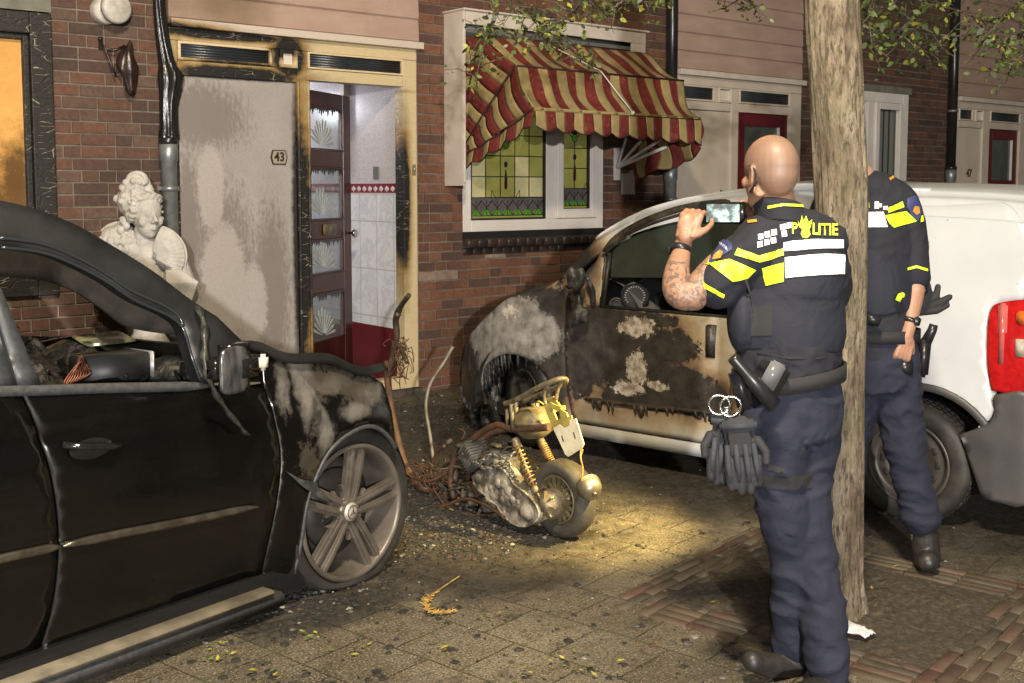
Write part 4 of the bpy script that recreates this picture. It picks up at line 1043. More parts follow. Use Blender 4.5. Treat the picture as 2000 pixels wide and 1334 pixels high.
g = MB(BF); R = []
for i, p in enumerate(catmull(hs, 5)):
    w_ = .016+.006*math.sin(i*1.3); R.append([p+Vector((-w_, 0, .004)), p+Vector((0, -.012, 0)), p+Vector((w_, 0, -.004)), p+Vector((0, .008, 0))])
g.rings(R); g.build('hanging_trim', simple('melted_trim', (.015, .017, .015), (.06, .06, .05), scale=30, rough=.35, bump=.8, bscale=50), car)
g = MB(BF); rr = random.Random(5)
for k in range(14):
    q = roof[-13+k % 9]; g.ball(BB(q[0]-.12+rr.random()*.1, q[1]+.07+rr.random()*.03)+Vector((0, .02, 0)), .02, (2, .6, .5), 8)
bpy.data.meshes  # (melted bits of the windscreen edge)
g.bm.free()
# dangling fender shard by the wheel
g = MB(BF); q = [BF.px(*p, -.03) for p in ((556, 919), (585, 935), (618, 942), (622, 958), (650, 985), (618, 968), (590, 950))]; g.slab([tuple(p) for p in q], -.035, -.028); g.build('loose_shard', simple('shard_grey', (.13, .14, .13), (.05, .055, .05), scale=20, rough=.3, metal=.5), fen)
# dark curved sheet set inside, across the top of the window
hl = [BF.px(*q, 1.15) for q in ((-60, 535), (0, 540), (60, 545), (110, 553), (160, 572), (205, 605), (240, 636), (290, 648), (345, 652), (352, 635))]; hl = C2(hl, 3)
g = MB(BF); P_ = hl+[BF.px(*q, 1.15) for q in ((330, 600), (260, 545), (200, 510), (120, 470), (40, 450), (-60, 445))]
g.panel(P_, lambda u, v: Vector((u, 1.15+.05*math.sin(u*9+v*4)+(v-1.2)*.3, v)), res=.05, th=.02, tdir=(0, 1, 0)); g.build('dark_inner_sheet', simple('dark_sheet', (.006, .0055, .005), (.016, .014, .012), scale=12, rough=.9, bump=.6), car)
# interior seen through the window
g = MB(BF); rr = random.Random(33)
g.panel([(.05, .35), (1.15, .35), (1.15, 1.80), (.05, 1.80)], lambda u, v: Vector((u, v, beltz-.12-.05*abs(math.sin(u*7+v*5))-.28*max(0, .45-u)+.10*math.sin(v*9+u*4)*math.sin(u*8))), res=.04)
for k in range(60):
    x, y = .1+rr.random()*.95, .3+rr.random()*1.4; s_ = .02+.05*rr.random()
    M = Matrix.Translation((x, y, beltz-.13+.04*rr.random())) @ Matrix.Rotation(rr.random()*3, 4, Vector((rr.random(), rr.random(), rr.random())).normalized()); g.rbox(-s_*1.6, s_*1.6, -s_*.7, s_*.7, -s_*.3, s_*.3, .01, M, 1)
ds = g.build('burnt_dashboard', simple('charred_dash', (.006, .006, .006), (.05, .048, .038), scale=20, rough=.45, bump=.8, bscale=45, bdist=.015, lo=.5, hi=.72), car)
a, b = BF.px(182, 702, .45), BF.px(296, 744, .45)
g = MB(BF); g.rbox(a[0], b[0], .45, .62, b[1]-.01, a[1], .006); rad_ = g.build('radio_unit', simple('radio_grey', (.045, .045, .045), (.03, .03, .03), scale=8, rough=.5, metal=.3), ds)
g = MB(BF); g.rbox(b[0], b[0]+.012, .44, .63, b[1]-.01, a[1]+.002, .003); g.build('radio_bracket', simple('bracket_grey', (.25, .26, .27), rough=.4, metal=.7), rad_)
g = MB(BF); M = Matrix.Translation((a[0]+.14, .62, a[1]+.045)) @ Matrix.Rotation(.25, 4, 'X'); g.rbox(-.09, .12, -.06, .06, -.005, .005, .004, M); g.build('display_plate', simple('display_plate', (.015, .016, .012), (.16, .16, .09), scale=10, rough=.2, lo=.5, hi=.65), ds)
g = MB(BF)
for k in range(9):
    p0 = BF.px(132+k*6, 748, .40); 
    g.tube(catmull([(p0[0]-.05+.006*rr.random(), .36+k*.022, p0[1]-.03), (p0[0]-.01, .40, p0[1]+.01+k*.003), (p0[0]+.03, .38+.02*k, p0[1]+.05+.02*rr.random()), (p0[0]+.06, .40+.02*k, p0[1]+.06+.02*rr.random()), (p0[0]+.075+.02*rr.random(), .46, p0[1]+.02)], 5), .0022, 4)
g.build('copper_wires', simple('copper', (.40, .14, .07), (.2, .08, .05), scale=30, rough=.5, metal=.3), ds)

# ================================================================== WHITE VAN
VF = Frame((-.141, -4.443), (.188, -.982)); VW = 1.66
def yV(x, z):
    y = .018*((z-.62)/.4)**2 if z < 1.02 else .018+.22*(z-1.02)+.25*max(0, z-1.35)**1.5
    if x < -2.45: y += min(.45, .25*((-2.45-x)/.77)**2)
    if x > .55: y += 1.6*(x-.55)**2.4
    for c in (0, -2.51):
        r = math.hypot(x-c, z-.30); y -= .018*max(0, 1-abs(r-.34)/.15)
    if x < -2.0 and z > .75: y += .30*(z-.75)*min(1, (-2.0-x)/.4)
    return y
trV = tracer(VF, yV); VB = lambda x, z: Vector((x, yV(x, z), z))
van = thing('van', 'small white delivery van with its nose and driver door scorched by fire', 'van', VF)
def vb(px, py, rx, rz): x, z = VF.px(px, py); return (x, 0, z, rx, 3, rz)
def van_paint():
    m = Mat('scorched_torchlit_white')
    base = m.ramp(m.noise(2.5, 5), [(.3, (.41, .43, .455)), (.7, (.48, .50, .525))])
    n1, n2, n3 = m.noise(7, 7, .7), m.noise(20, 7, .72), m.noise(3.2, 6, .6)
    halo = m.blobs([vb(1000, 640, 1.0, .62), vb(1060, 750, .5, .45), vb(1230, 700, .85, .55), vb(1330, 760, .50, .30), vb(1190, 640, .60, .25), vb(1400, 780, .22, .22), vb(1120, 520, .3, .35)])
    f = m.math('ADD', m.math('MULTIPLY', halo, 1.0), m.math('MULTIPLY', m.math('SUBTRACT', n1, .5), .55))
    c = m.ramp(f, [(.0, (1, 1, 1)), (.16, (.95, .85, .68)), (.36, (.72, .53, .32)), (.54, (.32, .19, .10)), (.70, (.06, .045, .035))])  # scorch browning, with the torch's warm light put into the cream tones
    c = m.mix(1, base, c, 'MULTIPLY')
    # hard-edged soot
    soot = m.blobs([vb(985, 640, .62, .30), vb(1075, 680, .22, .42), vb(1140, 690, .22, .30), vb(1195, 680, .22, .22), vb(1270, 660, .30, .09), vb(1270, 775, .40, .095), vb(1330, 745, .24, .10), vb(1310, 680, .22, .10), vb(1010, 780, .35, .3), vb(900, 730, .3, .4), vb(1170, 615, .32, .05), vb(1260, 625, .22, .06), vb(1020, 590, .45, .12), vb(930, 640, .25, .25), vb(1360, 800, .16, .05), vb(1240, 700, .22, .12)])
    n4 = m.noise(55, 6, .75); s_ = m.math('ADD', soot, m.math('MULTIPLY', m.math('SUBTRACT', n1, .5), 1.3)); s_ = m.math('ADD', s_, m.math('MULTIPLY', m.math('SUBTRACT', n2, .5), .9)); s_ = m.math('ADD', s_, m.math('MULTIPLY', m.math('SUBTRACT', n4, .5), .45))
    sc = m.ramp(m.noise(13, 6), [(.35, (.012, .010, .009)), (.65, (.042, .033, .028))]); c = m.mix(m.ramp(s_, [(.13, 0), (.155, 1)]), c, sc)
    # burnt to bare grey metal, and white ash
    gr = m.blobs([vb(960, 660, .42, .19), vb(1035, 655, .30, .19), vb(940, 700, .18, .2), vb(1000, 615, .26, .13)]); gg = m.math('ADD', gr, m.math('MULTIPLY', m.math('SUBTRACT', n1, .5), .9)); gg = m.math('ADD', gg, m.math('MULTIPLY', m.math('SUBTRACT', n2, .5), .35))
    c = m.mix(m.ramp(m.math('ADD', gg, m.math('MULTIPLY', m.math('SUBTRACT', n4, .5), .6)), [(.1, 0), (.25, 1)]), c, m.ramp(m.noise(15, 6), [(.3, (.10, .09, .082)), (.7, (.30, .28, .255))]))
    wh = m.blobs([vb(1243, 722, .10, .15), vb(1245, 640, .16, .08), vb(1225, 758, .15, .06), vb(1285, 755, .10, .04), vb(985, 610, .10, .06), vb(1215, 640, .06, .04)]); w2 = m.math('ADD', wh, m.math('MULTIPLY', m.math('SUBTRACT', n2, .5), 1.6))
    c = m.mix(m.ramp(m.math('ADD', w2, m.math('MULTIPLY', m.math('SUBTRACT', n4, .5), 1.2)), [(.28, 0), (.36, .9)]), c, m.ramp(m.noise(26, 5), [(.4, (.24, .19, .13)), (.6, (.52, .48, .42))]))
    dk = m.math('LESS_THAN', m.noise(60, 4, .6), .28); c = m.mix(m.math('MULTIPLY', dk, m.ramp(halo, [(.0, 0), (.2, .8)])), c, (.03, .02, .015))
    sp = m.noise(35, 2, .4); c = m.mix(m.ramp(sp, [(.76, 0), (.79, .6)]), c, (.12, .11, .09))
    m.color(c); m.rough(m.mix(m.ramp(f, [(.1, 0), (.6, 1)]), .28, .85)); m.bump(m.math('ADD', m.math('MULTIPLY', n2, m.ramp(s_, [(.1, 0), (.3, 1)])), m.math('MULTIPLY', n3, .2)), .55, .012)
    return m.m
VP = van_paint()
GPL = simple('grey_bumper_plastic', (.045, .045, .047), (.065, .063, .062), scale=4, rough=.45, bump=.2, bscale=300)
VT = simple('van_tyre', (.016, .015, .014), (.04, .036, .03), scale=10, rough=.6, bump=.35, bscale=90)
roofV = C2(trV([(1088, 546), (1115, 511), (1148, 474), (1189, 443), (1251, 412), (1313, 393), (1375, 381), (1449, 371)]), 4)
roofV = [p for p in roofV]
xr, zr = roofV[-1]; ztop = 1.635
roofV += C2([(xr, zr), (xr+.35, zr+.03), (xr+.8, ztop-.025), (-.3, ztop-.02), (.2, ztop-.035), (.5, ztop-.06)], 4)[1:]
doorF = trV([(1111, 568), (1106, 618), (1105, 700), (1109, 762), (1115, 799), (1123, 832), (1132, 852)])
sillA, sillB = trV([(1136, 856)])[0], trV([(1375, 890)])[0]; zs = .5*(sillA[1]+sillB[1])
winV = trV([(1177, 500), (1210, 470), (1263, 441), (1333, 418), (1395, 409), (1425, 408)])
wz = trV([(1172, 608), (1400, 607)]); wzb = .5*(wz[0][1]+wz[1][1]); wx0 = wz[0][0]
winV = C2(winV, 4); wxr = winV[-1][0]+.12
hole = [(wx0, wzb), (wx0, winV[0][1]-.01)]+winV+[(wxr, winV[-1][1]-.03), (wxr+.06, wzb)]
dr_x = trV([(1414, 750)])[0][0]
# front door (lower skin + window frame)
dF = C2(doorF, 3)
P = dF+[(dF[-1][0]+.04, zs+.09), (dr_x-.03, zs+.09), (dr_x, zs+.16), (dr_x, winV[-1][1]-.0), (wxr-.02, winV[-1][1]+.05)]+[(p[0]-.01, p[1]+.045) for p in reversed(winV)]+[(wx0-.06, winV[0][1]-.02), (dF[0][0]+.01, dF[0][1]+.03)]
dF_end = [p for p in dF if p[1] > zs+.10]
P = dF_end+[(dF_end[-1][0]+.03, zs+.085), (dr_x-.03, zs+.085), (dr_x, zs+.16), (max(dr_x, wxr+.10), winV[-1][1]-.05), (wxr+.02, winV[-1][1]+.04)]+[(p[0]-.01, p[1]+.04) for p in reversed(winV)]+[(wx0-.06, winV[0][1]-.03)]
g = MB(VF); g.panel(P, VB, holes=[hole], res=.03, th=.035, tdir=(0, 1, 0)); vd = g.build('driver_door', VP, van)
g = MB(VF); loop = [VB(*p)+Vector((0, .004, 0)) for p in hole+[hole[0]]]; g.tube(loop, .011, 6); g.build('window_rubber', simple('burnt_rubber', (.012, .011, .010), (.03, .028, .025), scale=30, rough=.5, bump=.5), vd)
q = VF.px(1177, 500); g = MB(VF); g.tube([VB(wx0+.02, wzb), VB(wx0+.025, winV[0][1]+.02)], .015, 6); g.build('quarter_post', simple('burnt_rubber', (.01, .01, .01)), vd)
g = MB(VF); g.panel([(wx0+.04, wzb+.17)]+[(p[0]+.01, p[1]-.01) for p in winV[2:]]+[(wxr, winV[-1][1]-.04), (wxr+.05, wzb+.21)], inset(VB, .02), res=.06)
g.build('side_glass', simple('sooty_glass', (.022, .028, .022), (.045, .052, .04), scale=3, rough=.12), vd)
tb = [(p[0], p[1]+.030) for p in winV]
strip(tb, .024, .006, 0, VF, VB, 1).build('scorched_window_trim', simple('charred_strip', (.01, .009, .008), (.05, .035, .02), scale=30, rough=.6, bump=.8, bscale=50), vd)
# body side: fender, sill, rear side panel
fe_top = trV([(1088, 548), (1061, 563), (1004, 577), (975, 595), (950, 618)])
nose = trV([(930, 640), (913, 660), (903, 692), (899, 733), (903, 779), (917, 803)])
archV = C2(trV([(948, 790), (942, 746), (944, 722), (958, 704), (983, 692), (1012, 694), (1037, 706), (1061, 729), (1078, 758), (1088, 790)]), 3)
dFg = [(p[0]-.008, p[1]) for p in dF_end]
P = dFg+list(reversed(archV))[:] 
P = [dFg[0]]+dFg[1:]+[(dFg[-1][0], zs), ]+[(archV[-1][0]+.015, zs)]+list(reversed(archV))+list(reversed(C2(nose, 3)))+list(reversed(C2(fe_top, 3)))
g = MB(VF); g.panel(P, VB, res=.028, th=.02, tdir=(0, 1, 0)); vf_ = g.build('front_fender', VP, van)
g = MB(VF); g.panel([(dF_end[-1][0]-.004, zs+.075), (dF_end[-1][0]-.004, zs), (-.42, zs), (-.40, zs+.075)], VB, res=.04, th=.05, tdir=(0, 1, 0)); g.build('sill', VP, van)
ra2 = [(.36*math.cos(a), .30+.36*math.sin(a)) for a in [math.radians(q) for q in range(178, -1, -8)]]
ra2 = [q for q in ra2 if q[1] > .15]
bt = trV([(1878, 845), (1910, 833), (1935, 819), (1944, 795), (1944, 767)])
tl = trV([(1939, 762), (1931, 722), (1929, 676), (1932, 622), (1942, 597), (1965, 589), (2000, 585)])
re_ = trV([(1957, 395), (1975, 404), (1990, 420), (2000, 440)])
xe = tl[-1][0]
P = [(dr_x+.008, zs+.08), (-.42, zs+.08), (-.40, zs), (-.37, zs)]+ra2+bt[1:]+tl+[(xe+.02, 1.25), (xe-.0, 1.42)]+list(reversed(re_))[1:]+[(re_[0][0]-.3, ztop-.10), (-.8, ztop-.10), (wxr+.14, ztop-.11), (max(dr_x, wxr+.10)+.008, winV[-1][1]-.05), (dr_x+.008, zs+.17)]
g = MB(VF); g.panel(P, VB, res=.04, th=.02, tdir=(0, 1, 0)); vs_ = g.build('side_panel', VP, van)
# cant rail and roof
g = MB(VF); A = [p for p in roofV]
V = []
for p in A:
    u = (p[0]-A[0][0])/(A[-1][0]-A[0][0]); y0_ = yV(p[0], p[1]-.02)+.01
    V.append([Vector((p[0], yV(p[0], p[1]-.13)-.001, p[1]-.125)), Vector((p[0], y0_, p[1]-.05)), Vector((p[0], y0_+.012, p[1]-.03)), Vector((p[0], y0_+.02, p[1]-.036)), Vector((p[0], y0_+.03, p[1]-.01))]+
             ([Vector((p[0], lerp(y0_+.05, VW-y0_-.05, t/12), p[1]+.035*math.sin(math.pi*t/12)**.6)) for t in range(13)])+[Vector((p[0], VW-y0_, p[1]-.05)), Vector((p[0], VW-yV(p[0], p[1]-.13), p[1]-.13))])
# windscreen region: roof skin only from the header back; pillar before it
ih = next(i for i, p in enumerate(A) if p[0] > A[0][0]+.52)
g.rings(V[ih:], close=False, caps=False)
rv = g.build('roof', VP, van)
g = MB(VF); g.rings([r[:6] for r in V[:ih+1]], close=False, caps=False); ap2 = MB(VF); ap2.rings([[Vector((v.x, VW-v.y, v.z)) for v in r[:6]] for r in V[:ih+1]], close=False, caps=False); ap2.build('windscreen_pillar', VP, van)
ap = g.build('windscreen_pillar', VP, van); ap.modifiers.new('s', 'SOLIDIFY').thickness = .03
g = MB(VF); g.rings([[r[5+k] for k in range(13)] for r in V[:ih+1]], close=False, caps=False); g.build('windscreen', simple('sooty_glass', (.022, .028, .022)), van)
g = MB(VF); ra_ = [V[i][4]+Vector((0, .012, .008)) for i in range(ih-6, len(V)-6)]; g.tube(ra_, .011, 6); g.build('roof_rail', simple('white_rail', (.5, .5, .5), rough=.35), rv)
g = MB(VF); b0 = V[ih+4][11]; 
g.tube([Vector((A[ih][0]+.35, .5, A[ih+4][1]+.02)), Vector((A[ih][0]+.37, .5, A[ih+4][1]+.075))], .006, 6); g.build('aerial_stub', BLKP, rv)
# bonnet and nose: lofted across from the fender top
g = MB(VF); N = C2(fe_top+nose, 3); V = []
for i, p in enumerate(N):
    y0_ = yV(*p); u = i/(len(N)-1)
    V.append([Vector((p[0]-(.10+.12*u)*math.sin(math.pi*t/12), lerp(y0_-.003, VW-y0_, t/12), p[1]+.05*math.sin(math.pi*t/12)*(1-u))) for t in range(13)])
g.rings(V, close=False, caps=False); g.build('bonnet', VP, van)
farV = lambda x, z: Vector((x, VW-yV(x, z), z))
fp = [(-2.85, .55), (-2.84, .35), (-2.15, zs), (-.4, zs)]+ra2+[(.4, .3), (.62, .3), (.66, 1.0), (.6, ztop-.12), (-1.0, ztop-.11), (A[ih][0], A[ih][1]-.1), (A[2][0], A[2][1]-.05), (-2.4, .9), (-2.75, .75)]
fh = [(A[ih][0]-.15, 1.1), (A[ih][0]+.1, 1.38), (-.9, 1.45), (-.9, 1.1)]
g = MB(VF); g.panel(fp, farV, holes=[fh], res=.08, th=-.02, tdir=(0, 1, 0)); g.build('far_side', VP, van)
g = MB(VF); g.panel(fh, inset(farV, -.01), res=.1); g.build('far_glass', simple('sooty_glass', (.022, .028, .022)), van)
# rear end: corner, tail lamp, bumper, rear doors
g = MB(VF); V = []
for z in [.50+.05*k for k in range(22)]:
    z = min(z, 1.6); V.append([VB(xe-.0, z)+Vector((0, -.0, 0)), Vector((xe+.10, yV(xe, z)+.09, z)), Vector((xe+.13, .4, z)), Vector((xe+.14, VW/2, z)), Vector((xe+.13, VW-.4, z)), farV(xe, z)])
g.rings(V, close=False, caps=False); g.build('rear_door', VP, van)
def lens(name, c1, c2, e=0): return simple(name, c1, c2, scale=30, rough=.1, coat=.6, bump=.3, bscale=60)
tl2 = [(p[0], p[1]) for p in tl]; TLP = tl2+[(xe+.05, tl[-1][1]-.01), (xe+.06, tl[0][1]+.05), (xe+.02, tl[0][1]-.005)]
g = MB(VF); g.panel(C2(TLP+[TLP[0]], 3), inset(VB, -.014), res=.02, th=.03, tdir=(0, 1, 0)); tlo = g.build('tail_lamp', lens('red_lens', (.42, .012, .012), (.28, .006, .008)), van)
q = VF.px(1997, 672, .1); g = MB(VF); g.rbox(xe-.045, xe+.05, yV(xe, .9)-.022, yV(xe, .9)+.05, q[1]-.075, q[1]+.065, .03); g.build('reversing_lens', lens('clear_lens', (.45, .42, .36), (.3, .26, .2)), tlo)
q1 = VF.px(1953, 660, .0); g = MB(VF); g.rbox(q1[0]-.012, q1[0]+.03, yV(q1[0], .9)-.019, yV(q1[0], .9)+.0, q1[1]-.13, q1[1]+.16, .014); g.build('pale_reflector', simple('pale_red', (.45, .12, .11), (.38, .06, .06), scale=9, rough=.15), tlo)
q1 = VF.px(1990, 620, .0); g = MB(VF); g.rbox(q1[0]-.01, q1[0]+.05, yV(q1[0], .9)-.021, yV(q1[0], .9)+.0, q1[1]-.03, q1[1]+.03, .008); g.build('amber_lens', lens('amber_lens', (.6, .16, .02), (.5, .1, .02)), tlo)
bz = trV([(1925, 971)])[0]
BPp = [(bt[0][0]-.0, bt[0][1]-.006)]+[(p[0]+.004, p[1]-.006) for p in bt[1:]]+[(xe+.12, bt[-1][1]-.01), (xe+.13, bz[1]+.03), (bz[0]+.02, bz[1]), (bz[0]-.03, bz[1]+.06)]
g = MB(VF); g.panel(C2(BPp+[BPp[0]], 2), lambda x, z: Vector((x, yV(min(x, xe), max(z, .4))-.02+(2.5*max(0, x-xe)**2), z)), res=.03, th=.04, tdir=(0, 1, 0))
R = []
for k in range(9):
    t = k/8; R.append([Vector((xe+.14+.05*math.sin(math.pi*t), lerp(.06, VW-.06, t), z)) for z in (bz[1]+.02, .45, bt[-1][1]-.02)])
g.rings(R, close=False, caps=False); g.build('rear_bumper', GPL, van)
g = MB(VF); R = []
for q in ra2+[(.39, bt[0][1]-.12), (.43, .2)]: 
    n_ = Vector((q[0], 0, q[1]-.3)).normalized(); c = VB(q[0], q[1])
    R.append([c+n_*.035+Vector((0, -.004, 0)), c+n_*.03+Vector((0, -.014, 0)), c+Vector((0, -.014, 0)), c+n_*-.01+Vector((0, .05, 0))])
g.rings(R); g.build('arch_trim', GPL, vs_)
g = MB(VF)
for c in (0, -2.51):
    R = []
    for k in range(15):
        a = math.pi*(-.05+1.1*k/14); R.append([Vector((c+.365*math.cos(a), y, .30+.365*math.sin(a))) for y in (.012, .2, .38)])
    g.rings(R, close=False, caps=False); g.box(c-.36, c+.36, .38, .40, .12, .66)
g.box(-2.9, .6, .10, VW-.1, .17, .25); g.build('underbody', simple('underbody_dark', (.01, .0095, .009), rough=.9), van)
g = MB(VF)                                                        # ragged melted arch liner and bumper remains
rr = random.Random(77)
for k in range(26):
    x = -3.05+rr.random()*.32; z = .12+rr.random()*.42
    c = VB(x, z)+Vector((-.02, .05+.1*rr.random(), 0)); s_ = .03+.05*rr.random()
    g.ball(c, s_, (.6, .7, 1.6+rr.random()), 8)
for k in range(30):
    a = math.radians(rr.uniform(20, 175)); c = VB(-2.51+.345*math.cos(a), .3+.345*math.sin(a)); g.tube([c+Vector((0, .02, .02)), c+Vector((rr.uniform(-.02, .02), .02, -.05-.07*rr.random())), c+Vector((rr.uniform(-.02, .02), .03, -.09-.1*rr.random()))], [.016, .009, .003], 5)
g.build('melted_bumper', simple('melted_black', (.008, .008, .008), (.05, .05, .048), scale=9, rough=.32, bump=.7, bscale=30, bdist=.02), van)
# wheels of the van
STEEL = simple('steel_rim', (.11, .10, .085), (.07, .062, .052), scale=8, rough=.5, metal=.5)
def steel_wheel(cx, yo, cz, M, burnt=False):
    tyR, R = .295, .195
    g = MB(VF); g.lathe([(R-.004, .02), (R+.004, .002), (R+.03, -.006), (tyR-.03, -.004), (tyR-.008, .012), (tyR, .035), (tyR, .15), (tyR-.02, .178), (R, .18)], (0, 0, 0), 'Y', 64, M, caps=False)
    for k in range(64):                                            # tread blocks
        a = 2*math.pi*k/64
        for y in (.03, .075, .12):
            Mk = M @ Matrix.Rotation(a, 4, 'Y') @ Matrix.Translation((tyR-.001, y+(.01 if k % 2 else 0), 0)); g.box(0, .005, 0, .034, -.009, .009, Mk)
    ty = g.build('wheel', VT if not burnt else simple('charred_tyre', (.006, .006, .006), (.02, .019, .018), scale=12, rough=.5, bump=.5), van)
    g = MB(VF); g.lathe([(R+.006, 0), (R, -.006), (R-.01, .004), (R-.02, .03), (R-.035, .035), (R-.05, .028), (.115, .03), (.09, .05), (.06, .052), (.035, .045), (.03, .03), (.0, .03)], (0, 0, 0), 'Y', 48, M, caps=False); g.mi = 1
    for k in range(12):
        a = 2*math.pi*k/12; Mk = M @ Matrix.Rotation(a, 4, 'Y') @ Matrix.Translation((.135, .027, 0)); g.rbox(-.012, .012, -.002, .004, -.018, .018, .006, Mk, 1)
    for k in range(4):
        a = 2*math.pi*k/4+.4; Mk = M @ Matrix.Rotation(a, 4, 'Y') @ Matrix.Translation((.05, .04, 0)); g.lathe([(.008, 0), (.008, .02)], (0, 0, 0), 'Y', 6, Mk)
    g.build('rim', [STEEL if not burnt else simple('charred_steel', (.02, .018, .016), (.05, .045, .04), scale=14, rough=.6), simple('hole_dark', (.02, .018, .015), rough=.7)], ty)
wv = VF.px(1772, 922, .0)
steel_wheel(0, 0, 0, Matrix.Translation((wv[0], .0, .293)))
steel_wheel(0, 0, 0, Matrix.Translation((-2.50, .06, .293)) @ Matrix.Rotation(math.radians(-24), 4, 'Z'), True)
# door furniture
hq, hr = VF.px(1373, 704), VF.px(1404, 630)
g = MB(VF); hc = ((hq[0]+hr[0])/2, (hq[1]+hr[1])/2); hw_, hh = (hr[0]-hq[0])/2, (hr[1]-hq[1])/2
y_ = yV(*hc); g.rbox(hc[0]-hw_, hc[0]+hw_, y_-.012, y_+.03, hc[1]-hh, hc[1]+hh, .02, None, 3); ho = g.build('door_handle', simple('burnt_handle', (.012, .011, .010), (.04, .03, .022), scale=40, rough=.5, bump=.8, bscale=40), vd)
g = MB(VF); g.rbox(hc[0]-hw_*.55, hc[0]+hw_*.5, y_-.022, y_-.01, hc[1]-hh*.62, hc[1]+hh*.8, .015, None, 2); g.build('grip', simple('burnt_grip', (.02, .018, .015), (.06, .05, .04), scale=60, rough=.4, bump=1, bscale=60), ho)
mo = trV([(1144, 779), (1180, 783), (1230, 790), (1300, 797), (1391, 806)]); strip(mo, .012, .012, 0, VF, VB).build('burnt_moulding', simple('charred_strip', (.01, .009, .008), (.05, .035, .02), scale=30, rough=.6, bump=.8, bscale=50), vd)
g = MB(VF); rr = random.Random(8)
for k in range(15):
    t = rr.random(); i = min(int(t*(len(mo)-1)), len(mo)-2); x = lerp(mo[0][0], mo[-1][0], t); z = lerp(mo[0][1], mo[-1][1], t)
    L_ = .03+.05*rr.random()*(2.2 if k in (3, 7) else 1); g.tube([VB(x, z)+Vector((0, -.008, 0)), VB(x+.01, z-L_*.6)+Vector((0, -.010, 0)), VB(x+.005+rr.uniform(-.01, .01), z-L_)+Vector((0, -.004, 0))], [.010 if k not in (3, 7) else .03, .006 if k not in (3, 7) else .016, .0015], 6)
g.build('molten_drips', simple('charred_strip', (.01, .009, .008)), vd)['kind'] = 'stuff'
g = MB(VF); rr = random.Random(21); mc = VF.px(1130, 575, -.09)
for k in range(11):
    g.ball((mc[0]+rr.uniform(-.05, .05), -.09+rr.uniform(-.04, .05), mc[1]+rr.uniform(-.13, .11)), .032+.02*rr.random(), (.7, .6, 1.3), 10)
g.tube([(mc[0]+.02, -.08, mc[1]-.08), (mc[0]-.02, -.10, mc[1]-.16), (mc[0]-.06, -.09, mc[1]-.20)], [.03, .025, .01], 8)
g.tube([(mc[0]+.03, -.06, mc[1]+.12), (mc[0]+.05, -.02, mc[1]+.02), (mc[0]+.04, .0, mc[1]-.06)], [.012, .02, .02], 8)
mo_ = g.build('melted_mirror', simple('melted_black', (.008, .008, .008)), van); remesh(mo_, .010, 2)
# interior
g = MB(VF); dx0 = wx0-.25
g.panel([(dx0, .08), (dx0+.50, .08), (dx0+.50, VW-.1), (dx0, VW-.1)], lambda u, v: Vector((u, v, wzb-.10+.25*math.sin(math.pi*min(1, (u-dx0)/.51))**.6+.05*math.exp(-((v-.45)/.22)**2))), res=.04)
dsh = g.build('dashboard', simple('dash_grey', (.11, .105, .11), (.17, .165, .17), scale=12, rough=.4, bump=.3, bscale=90), van)
def ring3(g, c, M, R, r, n=32): g.tube([M @ Vector((R*math.cos(2*math.pi*k/n), 0, R*math.sin(2*math.pi*k/n))) for k in range(n+1)], r, 8, caps=False)
sw = VF.px(1290, 582, .30)
Ms = Matrix.Translation((sw[0], .30, sw[1]-.02)) @ Matrix.Rotation(math.radians(62), 4, 'Z') @ Matrix.Rotation(math.radians(-20), 4, 'X')
g = MB(VF); ring3(g, None, Ms, .165, .013)
for a in (200, 340, 270): g.tube([Ms @ Vector((0, .02, 0)), Ms @ Vector((.16*math.cos(math.radians(a)), 0, .16*math.sin(math.radians(a))))], .014, 6)
g.ball((0, 0, 0), .055, (1, .5, 1), 12, Ms); g.build('steering_wheel', simple('wheel_black', (.09, .09, .09), (.16, .16, .16), scale=30, rough=.4), van)
gq = VF.px(1240, 578, .10); g = MB(VF); Mg = Matrix.Translation((gq[0], .10, gq[1])) @ Matrix.Rotation(math.radians(35), 4, 'Z'); ring3(g, None, Mg, .075, .009); g.lathe([(.0, .012), (.07, .01)], (0, 0, 0), 'Y', 24, Mg, caps=False); gc = g.build('instrument_cluster', simple('dial_black', (.02, .02, .022), rough=.3), dsh)
g = MB(VF)
for k in range(18):
    a = math.radians(-40+k*15.3); g.box(-.005, .004, -.006, -.002, -.002, .002, Mg @ Matrix.Translation((.055*math.cos(a), 0, .055*math.sin(a))) @ Matrix.Rotation(-a, 4, 'Y'))
g.build('dial_ticks', simple('tick_white', (.5, .5, .5), rough=.5), gc)
vq = VF.px(1204, 596, .05); g = MB(VF); Mv = Matrix.Translation((vq[0], .05, vq[1])) @ Matrix.Rotation(math.radians(30), 4, 'Z'); ring3(g, None, Mv, .040, .006); ring3(g, None, Mv, .026, .004); g.lathe([(.0, .006), (.04, .004)], (0, 0, 0), 'Y', 20, Mv, caps=False); g.build('air_vent', simple('vent_grey', (.05, .05, .052), rough=.4), dsh)
g = MB(VF)
for y in (.25, 1.0):
    g.rbox(wx0+.55, wx0+.98, y, y+.45, .5, .62, .05); g.rbox(wx0+.90, wx0+1.02, y, y+.45, .6, 1.15, .05); g.rbox(wx0+.93, wx0+1.02, y+.1, y+.35, 1.17, 1.33, .04)
g.build('seats', simple('seat_cloth', (.02, .021, .02), rough=.9), van)
g = MB(VF); g.box(wx0+1.15, wx0+1.17, .1, VW-.1, .3, 1.5); g.build('bulkhead', simple('bulkhead_grey', (.04, .045, .04), rough=.7), van)
